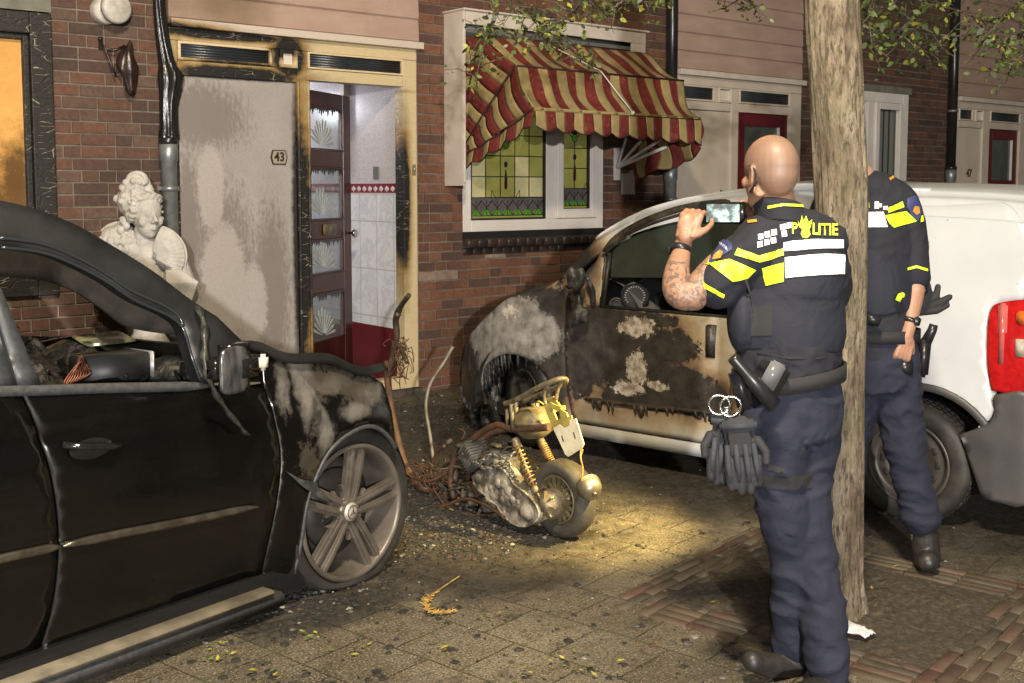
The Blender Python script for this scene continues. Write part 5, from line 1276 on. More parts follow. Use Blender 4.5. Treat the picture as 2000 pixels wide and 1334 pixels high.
# ================================================================== TREE
def P3(px, py, dep):
    d = ray(px, py); k = dep/(d[0]*_F[0]+d[1]*_F[1]); return Vector((CAMX+d[0]*k, CAMY+d[1]*k, CAMZ+d[2]*k))
TB = G(1646, 1207)
tree = thing('tree', 'street tree with a slim pale-barked trunk rising from the brick-edged pit beside the two officers', 'tree', loc=(TB.x, TB.y, 0))
m = Mat('bark'); n1 = m.noise(9, 7, .7, stretch=(1, 1, .35)); n2 = m.noise(60, 6, .75, stretch=(1, 1, .25)); n3 = m.noise(3, 5)
c = m.ramp(n1, [(.3, (.055, .04, .024)), (.44, (.14, .105, .068)), (.58, (.27, .22, .155)), (.75, (.40, .345, .27))])
c = m.mix(m.ramp(n2, [(.40, .9), (.50, 0)]), c, (.05, .036, .022)); c = m.mix(m.ramp(n3, [(.5, 0), (.65, .4)]), c, (.15, .15, .08)); m.color(c); m.rough(.9)
m.bump(m.math('ADD', n2, m.math('MULTIPLY', n1, 1.5)), 1, .018)
g = MB(); R = []; n = 96
ax = [(0, .088), (.08, .086), (.25, .083), (.8, .085), (1.4, .090), (1.9, .093), (2.4, .092), (3.2, .09)]
tr_axis = catmull([(TB.x+dx-_R[0]*(.03*z+.004+.012*math.sin(z*3.1)), TB.y+dy-_R[1]*(.03*z+.004+.012*math.sin(z*3.1)), z) for (z, r), dx, dy in zip(ax, (0, 0, .0, .012, .01, -.004, -.008, -.02), (0, 0, .0, .0, .01, .01, .012, .02))], 14)
rr_ = catmull([(r, 0, 0) for z, r in ax], 14)
from mathutils import noise as mn
for p, r in zip(tr_axis, rr_):
    ring = []
    for k in range(n):
        a = 2*math.pi*k/n; q = Vector((math.cos(a)*2.2, math.sin(a)*2.2, p.z*2.0)); 
        w = 1+.11*mn.noise(q)+.07*mn.noise(Vector((math.cos(a)*9, math.sin(a)*9, p.z*2.6)))+.035*mn.noise(Vector((math.cos(a)*16, math.sin(a)*16, p.z*5)))+(.16*math.exp(-p.z/.06)*(.6+.4*math.sin(a*5)))
        ring.append(Vector((p.x+r[0]*w*math.cos(a), p.y+r[0]*w*math.sin(a), p.z)))
    R.append(ring)
g.rings(R)
top_ = tr_axis[-1]; tips = []
rr = random.Random(4)
def limb(p, d, L, r, dep):
    pts = [p]; q = p; dd = d.copy()
    for i in range(6):
        dd = (dd+Vector((rr.uniform(-.22, .22), rr.uniform(-.22, .22), rr.uniform(-.14, .16)))).normalized(); q = q+dd*(L/6); pts.append(q)
    g.tube(pts, [r*(1-.11*i) for i in range(7)], 7 if dep < 2 else 4)
    if dep >= 3: tips.append((pts[2:], dd)); return
    for i in (2, 4, 5, 6):
        if dep == 2 and i == 2: continue
        nd = (dd+Vector((rr.uniform(-.9, .9), rr.uniform(-.9, .9), rr.uniform(-.35, .5)))).normalized(); limb(pts[i], nd, L*.62, r*(1-.11*i)*.6, dep+1)
for k in range(6):
    a = k*1.05+.4; limb(top_+Vector((0, 0, -.25+.06*k)), Vector((math.cos(a), math.sin(a), .75)).normalized(), 1.7, .055, 1)
limb(top_, Vector((0, 0, 1)), 1.8, .08, 1)
# low twigs hanging into view
twigs = [[(1215, -160, 5.2), (1165, -40, 5.5), (1110, 30, 5.8), (1050, 38, 6.1), (1000, 10, 6.2)], [(1110, 30, 5.8), (1075, 55, 5.9), (1040, 70, 6.0), (960, 60, 6.1), (925, 95, 6.1)], [(1050, 38, 6.1), (1070, 65, 6.1), (1120, 95, 6.1), (1145, 120, 6.1)],
         [(1250, -120, 5.2), (1235, -20, 5.5), (1190, 12, 5.7), (1120, 5, 5.8)], [(940, -60, 5.8), (965, 20, 5.9), (945, 90, 6.0), (930, 150, 6.0)],
         [(1700, -120, 4.7), (1725, -20, 5.0), (1780, 40, 5.4), (1850, 70, 5.7), (1960, 60, 6.0)], [(1780, 40, 5.4), (1740, 70, 5.4), (1705, 62, 5.4), (1690, 85, 5.3)], [(1850, 70, 5.7), (1810, 100, 5.7), (1790, 88, 5.7)],
         [(2080, -60, 5.2), (1990, 10, 5.4), (1930, 40, 5.6), (1870, 20, 5.8), (1800, 5, 5.9)], [(2080, 40, 5.4), (2010, 60, 5.5), (1960, 78, 5.6), (1925, 72, 5.7)], [(1725, -20, 5.0), (1700, 10, 5.0), (1696, 40, 5.0)], [(2050, 90, 5.5), (2000, 105, 5.6), (1980, 125, 5.6), (1955, 118, 5.6)],
         [(1400, -90, 5.3), (1430, -20, 5.6), (1470, 8, 5.8)], [(1330, -80, 5.3), (1300, -15, 5.6), (1255, 6, 5.7)]]
tw = []
for t in twigs:
    pts = catmull([P3(*q) for q in t], 5); tw.append(pts); g.tube(pts, [.009-.006*i/(len(pts)-1) for i in range(len(pts))], 5)
    for i in range(3, len(pts), 2):
        for _ in range(2):
            e = pts[i]+Vector((rr.uniform(-.16, .16), rr.uniform(-.16, .16), rr.uniform(-.14, .08))); mid = (pts[i]+e)/2+Vector((rr.uniform(-.02, .02), 0, rr.uniform(-.02, .03)))
            g.tube([pts[i], mid, e], [.0035, .0025, .0012], 4); tw.append([pts[i], mid, e])
g.build('trunk', m.m, tree)
g = MB(); LF = []
for nme, ca, cb in (('leaf_green', (.13, .17, .035), (.08, .12, .025)), ('leaf_yellow', (.30, .28, .04), (.20, .21, .03)), ('leaf_olive', (.05, .07, .018), (.035, .045, .014))):
    mm = Mat(nme); mm.color(mm.ramp(mm.noise(30, 3), [(.35, cb), (.65, ca)])); mm.rough(.5); mm.b.inputs['Subsurface Weight'].default_value = 0; LF.append(mm.m)
def leaf(p, s):
    d = Vector((rr.uniform(-1, 1), rr.uniform(-1, 1), rr.uniform(-1, .3))).normalized(); u = d.cross(Vector((rr.uniform(-1, 1), rr.uniform(-1, 1), rr.uniform(-1, 1)))).normalized(); w = d.cross(u)*.1
    g.mi = rr.choice((0, 0, 1, 2, 2))
    P = [p, p+d*s*.35+u*s*.27+w*s, p+d*s*.72+u*s*.20, p+d*s, p+d*s*.72-u*s*.20, p+d*s*.35-u*s*.27+w*s]
    g.face([g.bm.verts.new(q) for q in P], True)
for pts in tw:
    if len(pts) > 4:
        for i in range(2, len(pts)):
            for _ in range(4): leaf(pts[i]+Vector((rr.gauss(0, .035), rr.gauss(0, .035), rr.gauss(0, .03))), rr.uniform(.026, .052))
    else:
        for _ in range(4): leaf(pts[1].lerp(pts[2], rr.random())+Vector((rr.gauss(0, .02), rr.gauss(0, .02), rr.gauss(0, .02))), rr.uniform(.022, .042))
for pts, d in tips:
    if (pts[-1]-Vector((CAMX, CAMY, CAMZ))).length < 1.2: continue
    for _ in range(9): leaf(pts[rr.randrange(len(pts))]+Vector((rr.gauss(0, .09), rr.gauss(0, .09), rr.gauss(0, .08))), rr.uniform(.04, .07))
g.build('crown', LF, tree, recalc=False)

# ================================================================== STATUE
SO = W(283, 500, -.42); SFm = Frame((SO.x, SO.y), (_R[0], _R[1]))
def sp(px, py, d=0): x, z = SFm.px(px, py, d); return Vector((x, d, z))
st = thing('statue', 'white stone bust of a woman with curled updo and shell collar beside the drainpipe', 'statue', SFm)
m = Mat('weathered_stone'); c = m.ramp(m.noise(7, 6, .7), [(.3, (.33, .315, .29)), (.6, (.50, .48, .445)), (.8, (.62, .60, .56))]); c = m.mix(m.ramp(m.noise(3.3, 6, .7), [(.52, 0), (.68, .55)]), c, (.20, .19, .14)); m.color(c); m.rough(.85); m.bump(m.noise(90, 5), .35, .004); STO = m.m
g = MB(SFm)
def blob(a, b, ra, rb, n=14, k=6):
    a, b = Vector(a), Vector(b)
    for i in range(k+1): t = i/k; g.ball(a.lerp(b, t), lerp(ra, rb, t), n=n)
hc = sp(283, 418, -.02); ppm = 314.0
fd_ = Vector((.72, -.68, -.05)).normalized(); sd_ = Vector((-.68, -.72, 0)).normalized(); up_ = Vector((0, 0, 1))   # face direction (right, towards viewer)
def hp(f, s, u): return hc+fd_*f+sd_*s+up_*u
MH = Matrix((( fd_.x, sd_.x, 0, hc.x), (fd_.y, sd_.y, 0, hc.y), (fd_.z, sd_.z, 1, hc.z), (0, 0, 0, 1))) @ Matrix.Scale(1.13, 4)
g.ball((0, 0, .02), .105, (.98, .80, 1.05), 24, MH); g.ball((.03, 0, -.045), .082, (.86, .74, 1.1), 20, MH); g.ball((.055, 0, -.105), .030, (1, .9, .8), 12, MH)
g.ball((.065, 0, .035), .05, (.6, 1.25, .7), 14, MH)
for s in (-1, 1):
    g.ball((.062, s*.043, -.035), .033, (.8, .9, 1), 12, MH); g.ball((.084, s*.030, .004), .0135, (.6, 1.2, .62), 10, MH); g.tube([MH @ Vector((.088, s*.010, .026)), MH @ Vector((.090, s*.032, .031)), MH @ Vector((.076, s*.056, .020))], [.007, .007, .004], 6)
    g.tube([MH @ Vector((.084, s*.014, .012)), MH @ Vector((.090, s*.032, .0145)), MH @ Vector((.078, s*.048, .008))], [.003, .0042, .003], 6)
g.tube([MH @ Vector((.088, 0, .03)), MH @ Vector((.104, 0, -.005)), MH @ Vector((.122, 0, -.030)), MH @ Vector((.100, 0, -.042))], [.008, .0105, .0145, .011], 10)
for s in (-1, 1): g.ball((.104, s*.013, -.036), .010, n=8, M=MH)
g.tube([MH @ Vector((.090, -.026, -.067)), MH @ Vector((.107, 0, -.0615)), MH @ Vector((.090, .026, -.067))], [.003, .0075, .003], 8)
g.tube([MH @ Vector((.089, -.022, -.074)), MH @ Vector((.104, 0, -.076)), MH @ Vector((.089, .022, -.074))], [.004, .009, .004], 8)
rr = random.Random(6)
blob(hp(-.01, 0, -.10), sp(285, 520, .02), .062, .085)
# curls
for k in range(95):
    a = rr.uniform(1.15, 2*math.pi-1.15); el = rr.uniform(-.5, 1.15); d = Vector((math.cos(a)*math.cos(el), math.sin(a)*math.cos(el)*.85, math.sin(el)*1.05+.12))
    c0 = MH @ (d*.107); g.ball(c0, rr.uniform(.015, .024), (1, 1, .8), 8)
for k in range(22):
    a = math.radians(-75+150*k/21); c0 = MH @ Vector((.070*math.cos(a)+.005, .082*math.sin(a), .100+.010*math.sin(k*2.2)-.03*(1-math.cos(a)))); g.ball(c0, .017, n=8)
tp, bp_ = sp(268, 352, .0), sp(262, 395, .02)
for k in range(55):
    t = rr.random(); a = rr.random()*6.28; rad_ = lerp(.065, .115, t); c0 = tp.lerp(bp_, t)+Vector((math.cos(a)*rad_, math.sin(a)*rad_*.9, .0)); g.ball(c0, rr.uniform(.015, .026), n=8)
blob(tp+Vector((0, 0, -.01)), bp_, .062, .105, k=4)
for k in range(9):                                                 # scalloped crest
    a = math.radians(170-160*k/8); c0 = sp(268, 352, -.03)+Vector((.055*math.cos(a), 0, .045*math.sin(a))); g.ball(c0, .016, (1, 1.6, 1), 8)
for q in ((240, 430), (236, 450), (243, 465), (247, 441), (250, 472)): g.ball(sp(*q, -.07), .024, (1, .8, 1.1), 10)
# shoulders, bodice
L_, R_p = sp(208, 470, .02), sp(345, 510, .02)
blob(sp(282, 545, .02), sp(280, 572, .02), .17, .15); blob(L_+Vector((.03, 0, -.05)), sp(228, 560, .0), .07, .09); blob(sp(345, 520, -.02), sp(352, 570, -.04), .075, .115)
blob(sp(225, 470, .0), sp(235, 550, .0), .095, .115); blob(sp(240, 455, .0), sp(262, 500, .0), .07, .09)
for i in range(7):                                                 # scale-pattern sleeve on the left
    for j in range(6):
        q = sp(202+j*12+(i % 2)*6, 470+i*17, 0); g.ball(q+Vector((0, -.098-.005*i+.006*(j-2.5)**2, 0)), .0215, (1, .5, 1.3), 8)
fc = sp(297, 500, -.10)                                            # shell-shaped collar on the right
for k in range(12):
    a = math.radians(-28+98*k/11); e = fc+Vector((math.cos(a)*.20, .02, math.sin(a)*.185)); g.tube([fc+(e-fc)*.15+Vector((0, -.02, 0)), fc.lerp(e, .6)+Vector((0, -.04, 0)), e+Vector((0, -.01, 0))], [.006, .013, .016], 8)
R = []
for k in range(14):
    a = math.radians(-32+106*k/13); R.append([fc+Vector((0, .005, 0)), fc+Vector((math.cos(a)*.1, -.0, math.sin(a)*.095)), fc+Vector((math.cos(a)*.21, .03, math.sin(a)*.195)), fc+Vector((math.cos(a)*.20, .06, math.sin(a)*.185)), fc+Vector((0, .06, 0))])
g.rings(R)
fc = sp(232, 470, -.02)
R = []
for k in range(8):
    a = math.radians(70+80*k/7); R.append([fc+Vector((0, .0, -.02)), fc+Vector((math.cos(a)*.14, .02, math.sin(a)*.12)), fc+Vector((math.cos(a)*.14, .05, math.sin(a)*.12)), fc+Vector((0, .05, -.02))])
g.rings(R)
for k in range(9):                                                 # puffed pleated sleeve
    x = 318+k*7; g.tube([sp(326+k*3, 528, -.12), sp(x+10, 552, -.17+.004*abs(k-4)), sp(x-4, 590, -.13), sp(x-14, 612, -.08)], [.010, .016, .016, .008], 8)
g.ball(sp(275, 522, -.11), .03, (1.6, .7, .8), 10); g.ball(sp(300, 540, -.13), .022, (1.2, .7, 1), 10)
b_ = g.build('bust', STO, st); remesh(b_, .005, 1)
g = MB(SFm); zb_ = sp(280, 640).z; g.lathe([(.0, 0), (.20, 0), (.20, .06), (.15, .10), (.13, .16), (.10, zb_-.16), (.13, zb_-.10), (.09, zb_-.03), (.085, zb_+.05), (.12, zb_+.12)], (0, .03, 0), 'Z', 32); g.build('pedestal', STO, st)

# ================================================================== BURNT SCOOTER
SC0 = G(1088, 1052); SF = Frame((SC0.x, SC0.y), (.05, -1.0))
def s3(px, py, d=0): x, z = SF.px(px, py, d); return Vector((x, d, z))
def spl(lst, n=5, d=0): return catmull([s3(p[0], p[1], p[2] if len(p) > 2 else d) for p in lst], n)
sco = thing('scooter', 'burnt-out scooter wreck, bare rusty frame and rear wheel, between black car and van', 'scooter', SF)
RUST = simple('rusty_tube', (.10, .045, .022), (.045, .028, .018), scale=22, rough=.7, metal=.2, bump=.4)
GOLD = simple('scorched_bare_metal', (.24, .20, .125), (.07, .056, .036), scale=14, rough=.5, metal=.4, bump=.4)
ASHM = simple('ashy_aluminium', (.38, .34, .27), (.07, .06, .045), scale=10, rough=.7, metal=.15, bump=.7, bscale=40, bdist=.01, lo=.38, hi=.56)
BLK = simple('burnt_black_bits', (.010, .009, .008), (.045, .038, .03), scale=25, rough=.7, bump=.7)
wr = .182; wcx, wcz = SF.px(1086, 985, .0)
SM = Matrix.Translation((wcx, .0, wr))
g = MB(SF); g.lathe([(.112, .012), (.118, -.0), (.135, -.012), (wr-.012, .0), (wr, .03), (wr, .065), (wr-.012, .095), (.135, .105), (.112, .085)], (0, 0, 0), 'Y', 56, SM, caps=False); wh = g.build('rear_wheel', simple('scooter_tyre', (.055, .050, .038), (.025, .022, .018), scale=9, rough=.75, bump=.6), sco)
g = MB(SF); g.lathe([(.116, .006), (.112, -.004), (.106, .0), (.104, .03), (.104, .09)], (0, 0, 0), 'Y', 48, SM, caps=False); g.lathe([(.0, .02), (.06, .02), (.065, .05)], (0, 0, 0), 'Y', 32, SM)
for k in range(16):
    a = 2*math.pi*k/16; Mk = SM @ Matrix.Rotation(a, 4, 'Y'); g.slab([(.05, -.006), (.106, -.004), (.106, .006), (.05, .008)], .012, .05, 'XZ', Mk)
rim = g.build('rim', simple('scooter_rim', (.20, .165, .09), (.09, .075, .045), scale=14, rough=.5, metal=.5), wh)
hc2 = s3(1072, 985, -.03); hm = Matrix.Translation(hc2)
g = MB(SF); g.lathe([(.0, -.045), (.028, -.045), (.034, -.03), (.055, -.02), (.07, .0), (.072, .04)], (0, 0, 0), 'Y', 28, hm, caps=False)
for k in range(8):
    a = 2*math.pi*k/8; g.box(.02, .066, -.034, .0, -.004, .004, hm @ Matrix.Rotation(a, 4, 'Y'))
g.build('hub', GOLD, wh)
# transmission case and engine
g = MB(SF); O = C2([(925, 930), (938, 918), (962, 912), (985, 914), (1000, 930), (1012, 948), (1032, 962), (1052, 985), (1058, 1005), (1045, 1022), (1020, 1026), (1000, 1016), (985, 1000), (975, 985), (960, 975), (940, 960), (928, 945), (925, 930)], 3)
O = [SF.px(p[0], p[1], -.07) for p in O]
g.slab(O, -.085, -.01); tc = g.build('transmission_case', ASHM, sco, bevel=.012)
g = MB(SF); rr = random.Random(4)
for k in range(20):
    i = rr.randrange(len(O)); cx = sum(p[0] for p in O)/len(O); cz = sum(p[1] for p in O)/len(O); t = rr.uniform(.2, .95); g.ball((lerp(cx, O[i][0], t), -.085, lerp(cz, O[i][1], t)), rr.uniform(.012, .028), (1, .4, 1), 8)
g.tube([Vector((p[0], -.088, p[1])) for p in O[4:-8]], .006, 6); g.ball(s3(1030, 1000, -.08), .05, (1, .5, .9), 14); g.ball(s3(985, 945, -.08), .03, (1, .5, .9), 12); g.build('melted_cover', ASHM, tc)
g = MB(SF); q = s3(925, 885, .0)
for k in range(8):
    M = Matrix.Translation(q+Vector((k*.010-.03, 0, -.012*k+.03))) @ Matrix.Rotation(.7, 4, 'Y'); g.rbox(-.002, .003, -.06, .07, -.05, .05, .004, M, 1)
em = simple('engine_ash', (.16, .15, .13), (.04, .037, .03), scale=16, rough=.7, bump=.7); g.build('cylinder_fins', em, sco); g = MB(SF); g.rbox(-.05, .13, -.05, .09, -.06, .05, .02, Matrix.Translation(s3(960, 900, .0))); g.build('crankcase', em, sco); g = MB(SF); g.rbox(-.06, .08, -.04, .08, -.05, .05, .02, Matrix.Translation(s3(955, 985, .02))); g.build('gearbox', simple('engine_ash', (.16, .15, .13), (.04, .037, .03), scale=16, rough=.7, bump=.7), sco)
# frame tubes
g = MB(SF); g.tube(spl([(1072, 834), (1035, 838), (997, 838), (973, 830), (948, 840), (918, 862), (894, 880), (884, 905), (880, 940), (888, 978)]), .0165, 10)
g.tube([s3(1072, 834, .17), s3(1035, 838, .17), s3(997, 836, .16), s3(960, 845, .15), s3(915, 880, .12), s3(890, 940, .10)], .0155, 10)
g.tube([s3(997, 838), s3(997, 836, .16)], .012, 8); g.tube([s3(888, 975, 0), s3(888, 972, .15)], .012, 8)
g.tube(spl([(888, 975, .06), (850, 965, .06), (815, 945, .06), (790, 905, .06), (776, 855, .06), (764, 800, .06), (758, 748, .06), (757, 705, .06)]), .021, 10); fm = g.build('frame', RUST, sco)
g = MB(SF); g.tube(spl([(757, 740, .06), (768, 690, .05), (775, 655, .04), (773, 625, .02), (782, 600, 0), (799, 576, -.02)]), [.018]*20+[.014]*6, 10)
g.tube(spl([(772, 668, .04), (786, 685, .0), (795, 708, -.03)]), .013, 8); g.ball(s3(776, 615, .0), .02, n=8); g.build('steering_column', simple('burnt_column', (.05, .035, .025), (.10, .075, .05), scale=20, rough=.5, metal=.4, bump=.5), fm)
g = MB(SF); rr = random.Random(15)
for k in range(34):
    a = s3(775+rr.uniform(-10, 16), 665+rr.uniform(0, 60), rr.uniform(-.03, .10)); pts = [a]
    for i in range(4): pts.append(pts[-1]+Vector((rr.uniform(-.04, .04), rr.uniform(-.03, .03), rr.uniform(-.06, .035))))
    g.tube(catmull(pts, 3), .0026, 4)
for k in range(26):
    a = s3(790+rr.uniform(-15, 60), 900+rr.uniform(0, 50), rr.uniform(-.05, .14)); pts = [a]
    for i in range(4): pts.append(pts[-1]+Vector((rr.uniform(.01, .05), rr.uniform(-.03, .03), rr.uniform(-.03, .012))))
    g.tube(catmull(pts, 3), .003, 4)
g.build('wiring', simple('burnt_copper', (.13, .05, .025), (.04, .024, .018), scale=40, rough=.7, metal=.2), fm)['kind'] = 'stuff'
g = MB(SF); g.tube([s3(804, 970, -.02), s3(874, 991, -.04)], .011, 8); g.tube(spl([(845, 952, -.03), (862, 978, -.04), (880, 1000, -.05), (900, 1006, -.06), (935, 1006, -.06), (968, 1004, -.06)]), .0055, 6)
g.tube(spl([(900, 860, .02), (908, 845, .02), (896, 838, .03)]), .006, 6); g.tube(spl([(870, 935, .0), (905, 945, .0), (935, 935, 0)]), .007, 6); g.tube([s3(905, 1000, .03), s3(885, 1018, .0)], .013, 8); g.tube([s3(880, 890, .1), s3(925, 955, .02), s3(945, 990, .0)], .010, 6)
g.build('footboard_rods', RUST, fm)
g = MB(SF); rr = random.Random(41)
for k in range(120):
    q = s3(rr.gauss(925, 45), rr.gauss(945, 32), rr.uniform(-.04, .18)); q.z = max(.015, q.z); s_ = rr.uniform(.010, .038)
    M = Matrix.Translation(q) @ Matrix.Rotation(rr.random()*3, 4, Vector((rr.random(), rr.random(), rr.random()+.01)).normalized())
    if k % 3: g.rbox(-s_, s_, -s_*.6, s_*.6, -s_*.35, s_*.35, s_*.25, M, 1)
    else: g.tube([M @ Vector((-s_*2, 0, 0)), M @ Vector((0, s_*.8, s_*.3)), M @ Vector((s_*2, 0, 0))], s_*.22, 6)
g.build('burnt_engine_parts', simple('charred_parts', (.014, .012, .010), (.10, .08, .055), scale=14, rough=.75, bump=.8, lo=.4, hi=.7), sco)['kind'] = 'stuff'
g = MB(SF)
for pts in ([(812, 905, .1), (850, 918, .08), (882, 905, .04), (915, 925, .0), (940, 960, -.03)], [(800, 930, .0), (835, 940, -.02), (870, 925, .02), (905, 900, .05)], [(820, 985, -.06), (860, 990, -.08), (905, 975, -.06), (945, 985, -.08), (985, 1010, -.10)], [(868, 870, .05), (850, 890, .06), (842, 925, .05), (856, 955, .03)]): g.tube(spl(pts), .009, 6)
g.build('twisted_rods', RUST, fm)['kind'] = 'stuff'
# shocks
def shock(a, b, r=.018):
    a, b = Vector(a), Vector(b); d = b-a; M = Matrix.Translation(a) @ d.to_track_quat('Z', 'X').to_matrix().to_4x4(); L = d.length
    g = MB(SF); g.lathe([(.008, 0), (.008, L)], (0, 0, 0), 'Z', 12, M); g.lathe([(.016, 0), (.020, .01), (.020, .04), (.012, .05)], (0, 0, 0), 'Z', 14, M); g.lathe([(.012, L-.03), (.02, L-.02), (.02, L), (.012, L+.01)], (0, 0, 0), 'Z', 14, M); sh = g.build('shock_absorber', GOLD, sco)
    g = MB(SF); N = 150; g.tube([M @ Vector((r*math.cos(i*2*math.pi*10/N), r*math.sin(i*2*math.pi*10/N), .03+(L-.06)*i/N)) for i in range(N+1)], .0045, 6); g.build('coil_spring', simple('spring_rust', (.34, .21, .08), (.20, .11, .05), scale=30, rough=.5, metal=.4), sh)
shock(s3(1005, 856, -.035), s3(1047, 960, -.05)); shock(s3(1054, 856, .14), s3(1083, 915, .14))
# tank, rack, rear bracket, plate holder
g = MB(SF); q = s3(1042, 822, .08); M = Matrix.Translation(q) @ Matrix.Rotation(-.10, 4, 'Y')
g.lathe([(.0, -.085), (.05, -.08), (.09, -.05), (.097, -.012), (.103, -.008), (.103, .0), (.097, .004), (.093, .03), (.06, .065), (.0, .07)], (0, 0, 0), 'Z', 36, M); g.lathe([(.02, .06), (.02, .085), (.0, .087)], (.02, 0, 0), 'Z', 16, M); g.build('fuel_tank', simple('scorched_tank', (.26, .21, .11), (.07, .058, .035), scale=8, rough=.5, metal=.45, bump=.5), sco)
g = MB(SF); g.tube(spl([(985, 789, -.03), (1010, 780, -.03), (1045, 760, -.03), (1075, 746, -.02), (1098, 739, .01), (1106, 743, .05), (1098, 752, .10), (1060, 768, .14), (1020, 785, .15)]), .0125, 10)
g.tube(spl([(1067, 750, -.02), (1062, 770, -.01), (1066, 790, .0)]), .009, 8); g.tube(spl([(1100, 742, .03), (1090, 758, .03), (1086, 780, .03)]), .010, 8); g.tube([s3(998, 787, -.03), s3(1002, 838, -.01)], .011, 8); g.tube([s3(1008, 784, .14), s3(1008, 836, .16)], .011, 8); g.tube([s3(990, 800, -.03), s3(990, 838, .0)], .008, 8); g.build('grab_rail', GOLD, sco)
GB = simple('yellowed_bracket', (.50, .40, .10), (.32, .25, .07), scale=16, rough=.45, metal=.3, bump=.3)
g = MB(SF); y_ = -.0
def quad(pts, d0, d1): g.slab([SF.px(p[0], p[1], d0) for p in pts], d0, d1)
quad([(1062, 792), (1074, 786), (1092, 832), (1080, 838)], -.01, -.002); quad([(1074, 786), (1096, 796), (1090, 804), (1076, 797)], -.012, -.004); quad([(1092, 797), (1106, 806), (1112, 824), (1096, 822)], -.011, -.003); quad([(1080, 822), (1116, 812), (1118, 826), (1090, 838)], -.013, -.005)
quad([(1074, 786), (1066, 778), (1080, 774), (1096, 796)], .05, .058); g.box(-.0, .01, -.01, .08, -.01, .01, Matrix.Translation(s3(1078, 800, 0))); g.tube(spl([(1062, 790, -.02), (1052, 784, -.03), (1046, 790, -.02), (1052, 800, -.01)]), .004, 5); br_ = g.build('rear_bracket', GB, sco)
g = MB(SF); M0 = Matrix.Translation((0, 0, 0)); quad([(1080, 836), (1092, 829), (1100, 836), (1112, 832), (1112, 820), (1124, 817), (1140, 868), (1136, 876), (1110, 892), (1104, 888)], -.030, -.024)
pl = g.build('plate_holder', simple('plate_cream', (.62, .56, .40), (.45, .40, .28), scale=16, rough=.5), sco)
g = MB(SF)
for c_ in ((1098, 857), (1121, 851)): quad([(c_[0]-2, c_[1]-6), (c_[0]-.5, c_[1]-6.6), (c_[0]+3, c_[1]+5.4), (c_[0]+1.5, c_[1]+6)], -.032, -.030)
g.build('slot_mark', BLK, pl)
g = MB(SF)
for o in (0, .008, -.006): g.tube(spl([(1136+o*300, 878, -.03), (1134, 895, -.04+o), (1138, 915, -.035), (1136, 940, -.03+o), (1134, 962, -.02)]), .0035, 5)
g.build('cord', simple('orange_cord', (.42, .22, .05), rough=.7), sco)
q = s3(1154, 956, .0); M = Matrix.Translation((q.x, .0, max(q.z, .07))) @ Matrix.Scale(.82, 4) @ Matrix.Rotation(math.radians(70), 4, 'Z') @ Matrix.Rotation(math.radians(18), 4, 'X')
g = MB(SF); g.lathe([(.0, -.045), (.03, -.042), (.055, -.025), (.068, .005), (.07, .03), (.074, .034), (.074, .042), (.068, .044)], (0, 0, 0), 'Y', 32, M, caps=False); g.lathe([(.012, -.06), (.014, -.04)], (0, 0, 0), 'Y', 12, M); hl = g.build('headlamp_bowl', simple('lamp_bowl', (.30, .27, .19), (.09, .078, .058), scale=14, rough=.38, metal=.7), sco)
g = MB(SF); g.lathe([(.0, .03), (.066, .03)], (0, 0, 0), 'Y', 24, M, caps=False); g.build('lamp_inside', BLK, hl)
# chain lock draped over the engine
def chain(name, pts, label, parent=None):
    g = MB(SF) ; P = catmull(pts, 12); L = 0; last = P[0]; k = 0
    for i in range(1, len(P)):
        L += (P[i]-last).length
        if L > .024:
            L = 0; d = (P[i]-P[i-1]).normalized(); M = Matrix.Translation(P[i]) @ d.to_track_quat('X', 'Z').to_matrix().to_4x4() @ Matrix.Rotation(math.pi/2*(k % 2)+.3, 4, 'X'); k += 1
            g.tube([M @ Vector((.017*math.cos(a*math.pi/5)*1.15, .011*math.sin(a*math.pi/5), 0)) for a in range(11)], .0045, 6, caps=False)
        last = P[i]
    return g.build(name, simple('chain_steel', (.30, .29, .24), (.12, .115, .10), scale=30, rough=.5, metal=.6), parent)
ch = chain('lock_chain', [s3(1010, 880, -.06), s3(985, 895, -.09), s3(960, 888, -.09), s3(935, 905, -.09), s3(925, 900, -.06), s3(950, 915, -.09), s3(990, 905, -.1), s3(1000, 925, -.08)], '', None)
tag(ch, 'heavy steel chain draped over the scorched scooter engine', 'chain')
# bent tube standing in the debris
bt0 = G(847, 902); BTf = Frame((bt0.x, bt0.y), (_R[0], _R[1]))
g = MB(BTf); g.tube(catmull([Vector((*(lambda q: (q[0], 0, q[1]))(BTf.px(*p)),)) for p in ((847, 904), (840, 850), (832, 797), (838, 756), (852, 730), (867, 708), (877, 690), (885, 677))], 5), [.011]*30+[.012]*6, 8)
tag(g.build('bent_tube', simple('bent_tube_metal', (.17, .14, .10), (.30, .27, .22), scale=14, rough=.5, metal=.5, bump=.3)), 'thin bent metal tube standing upright in the ash near the brick wall', 'metal tube')

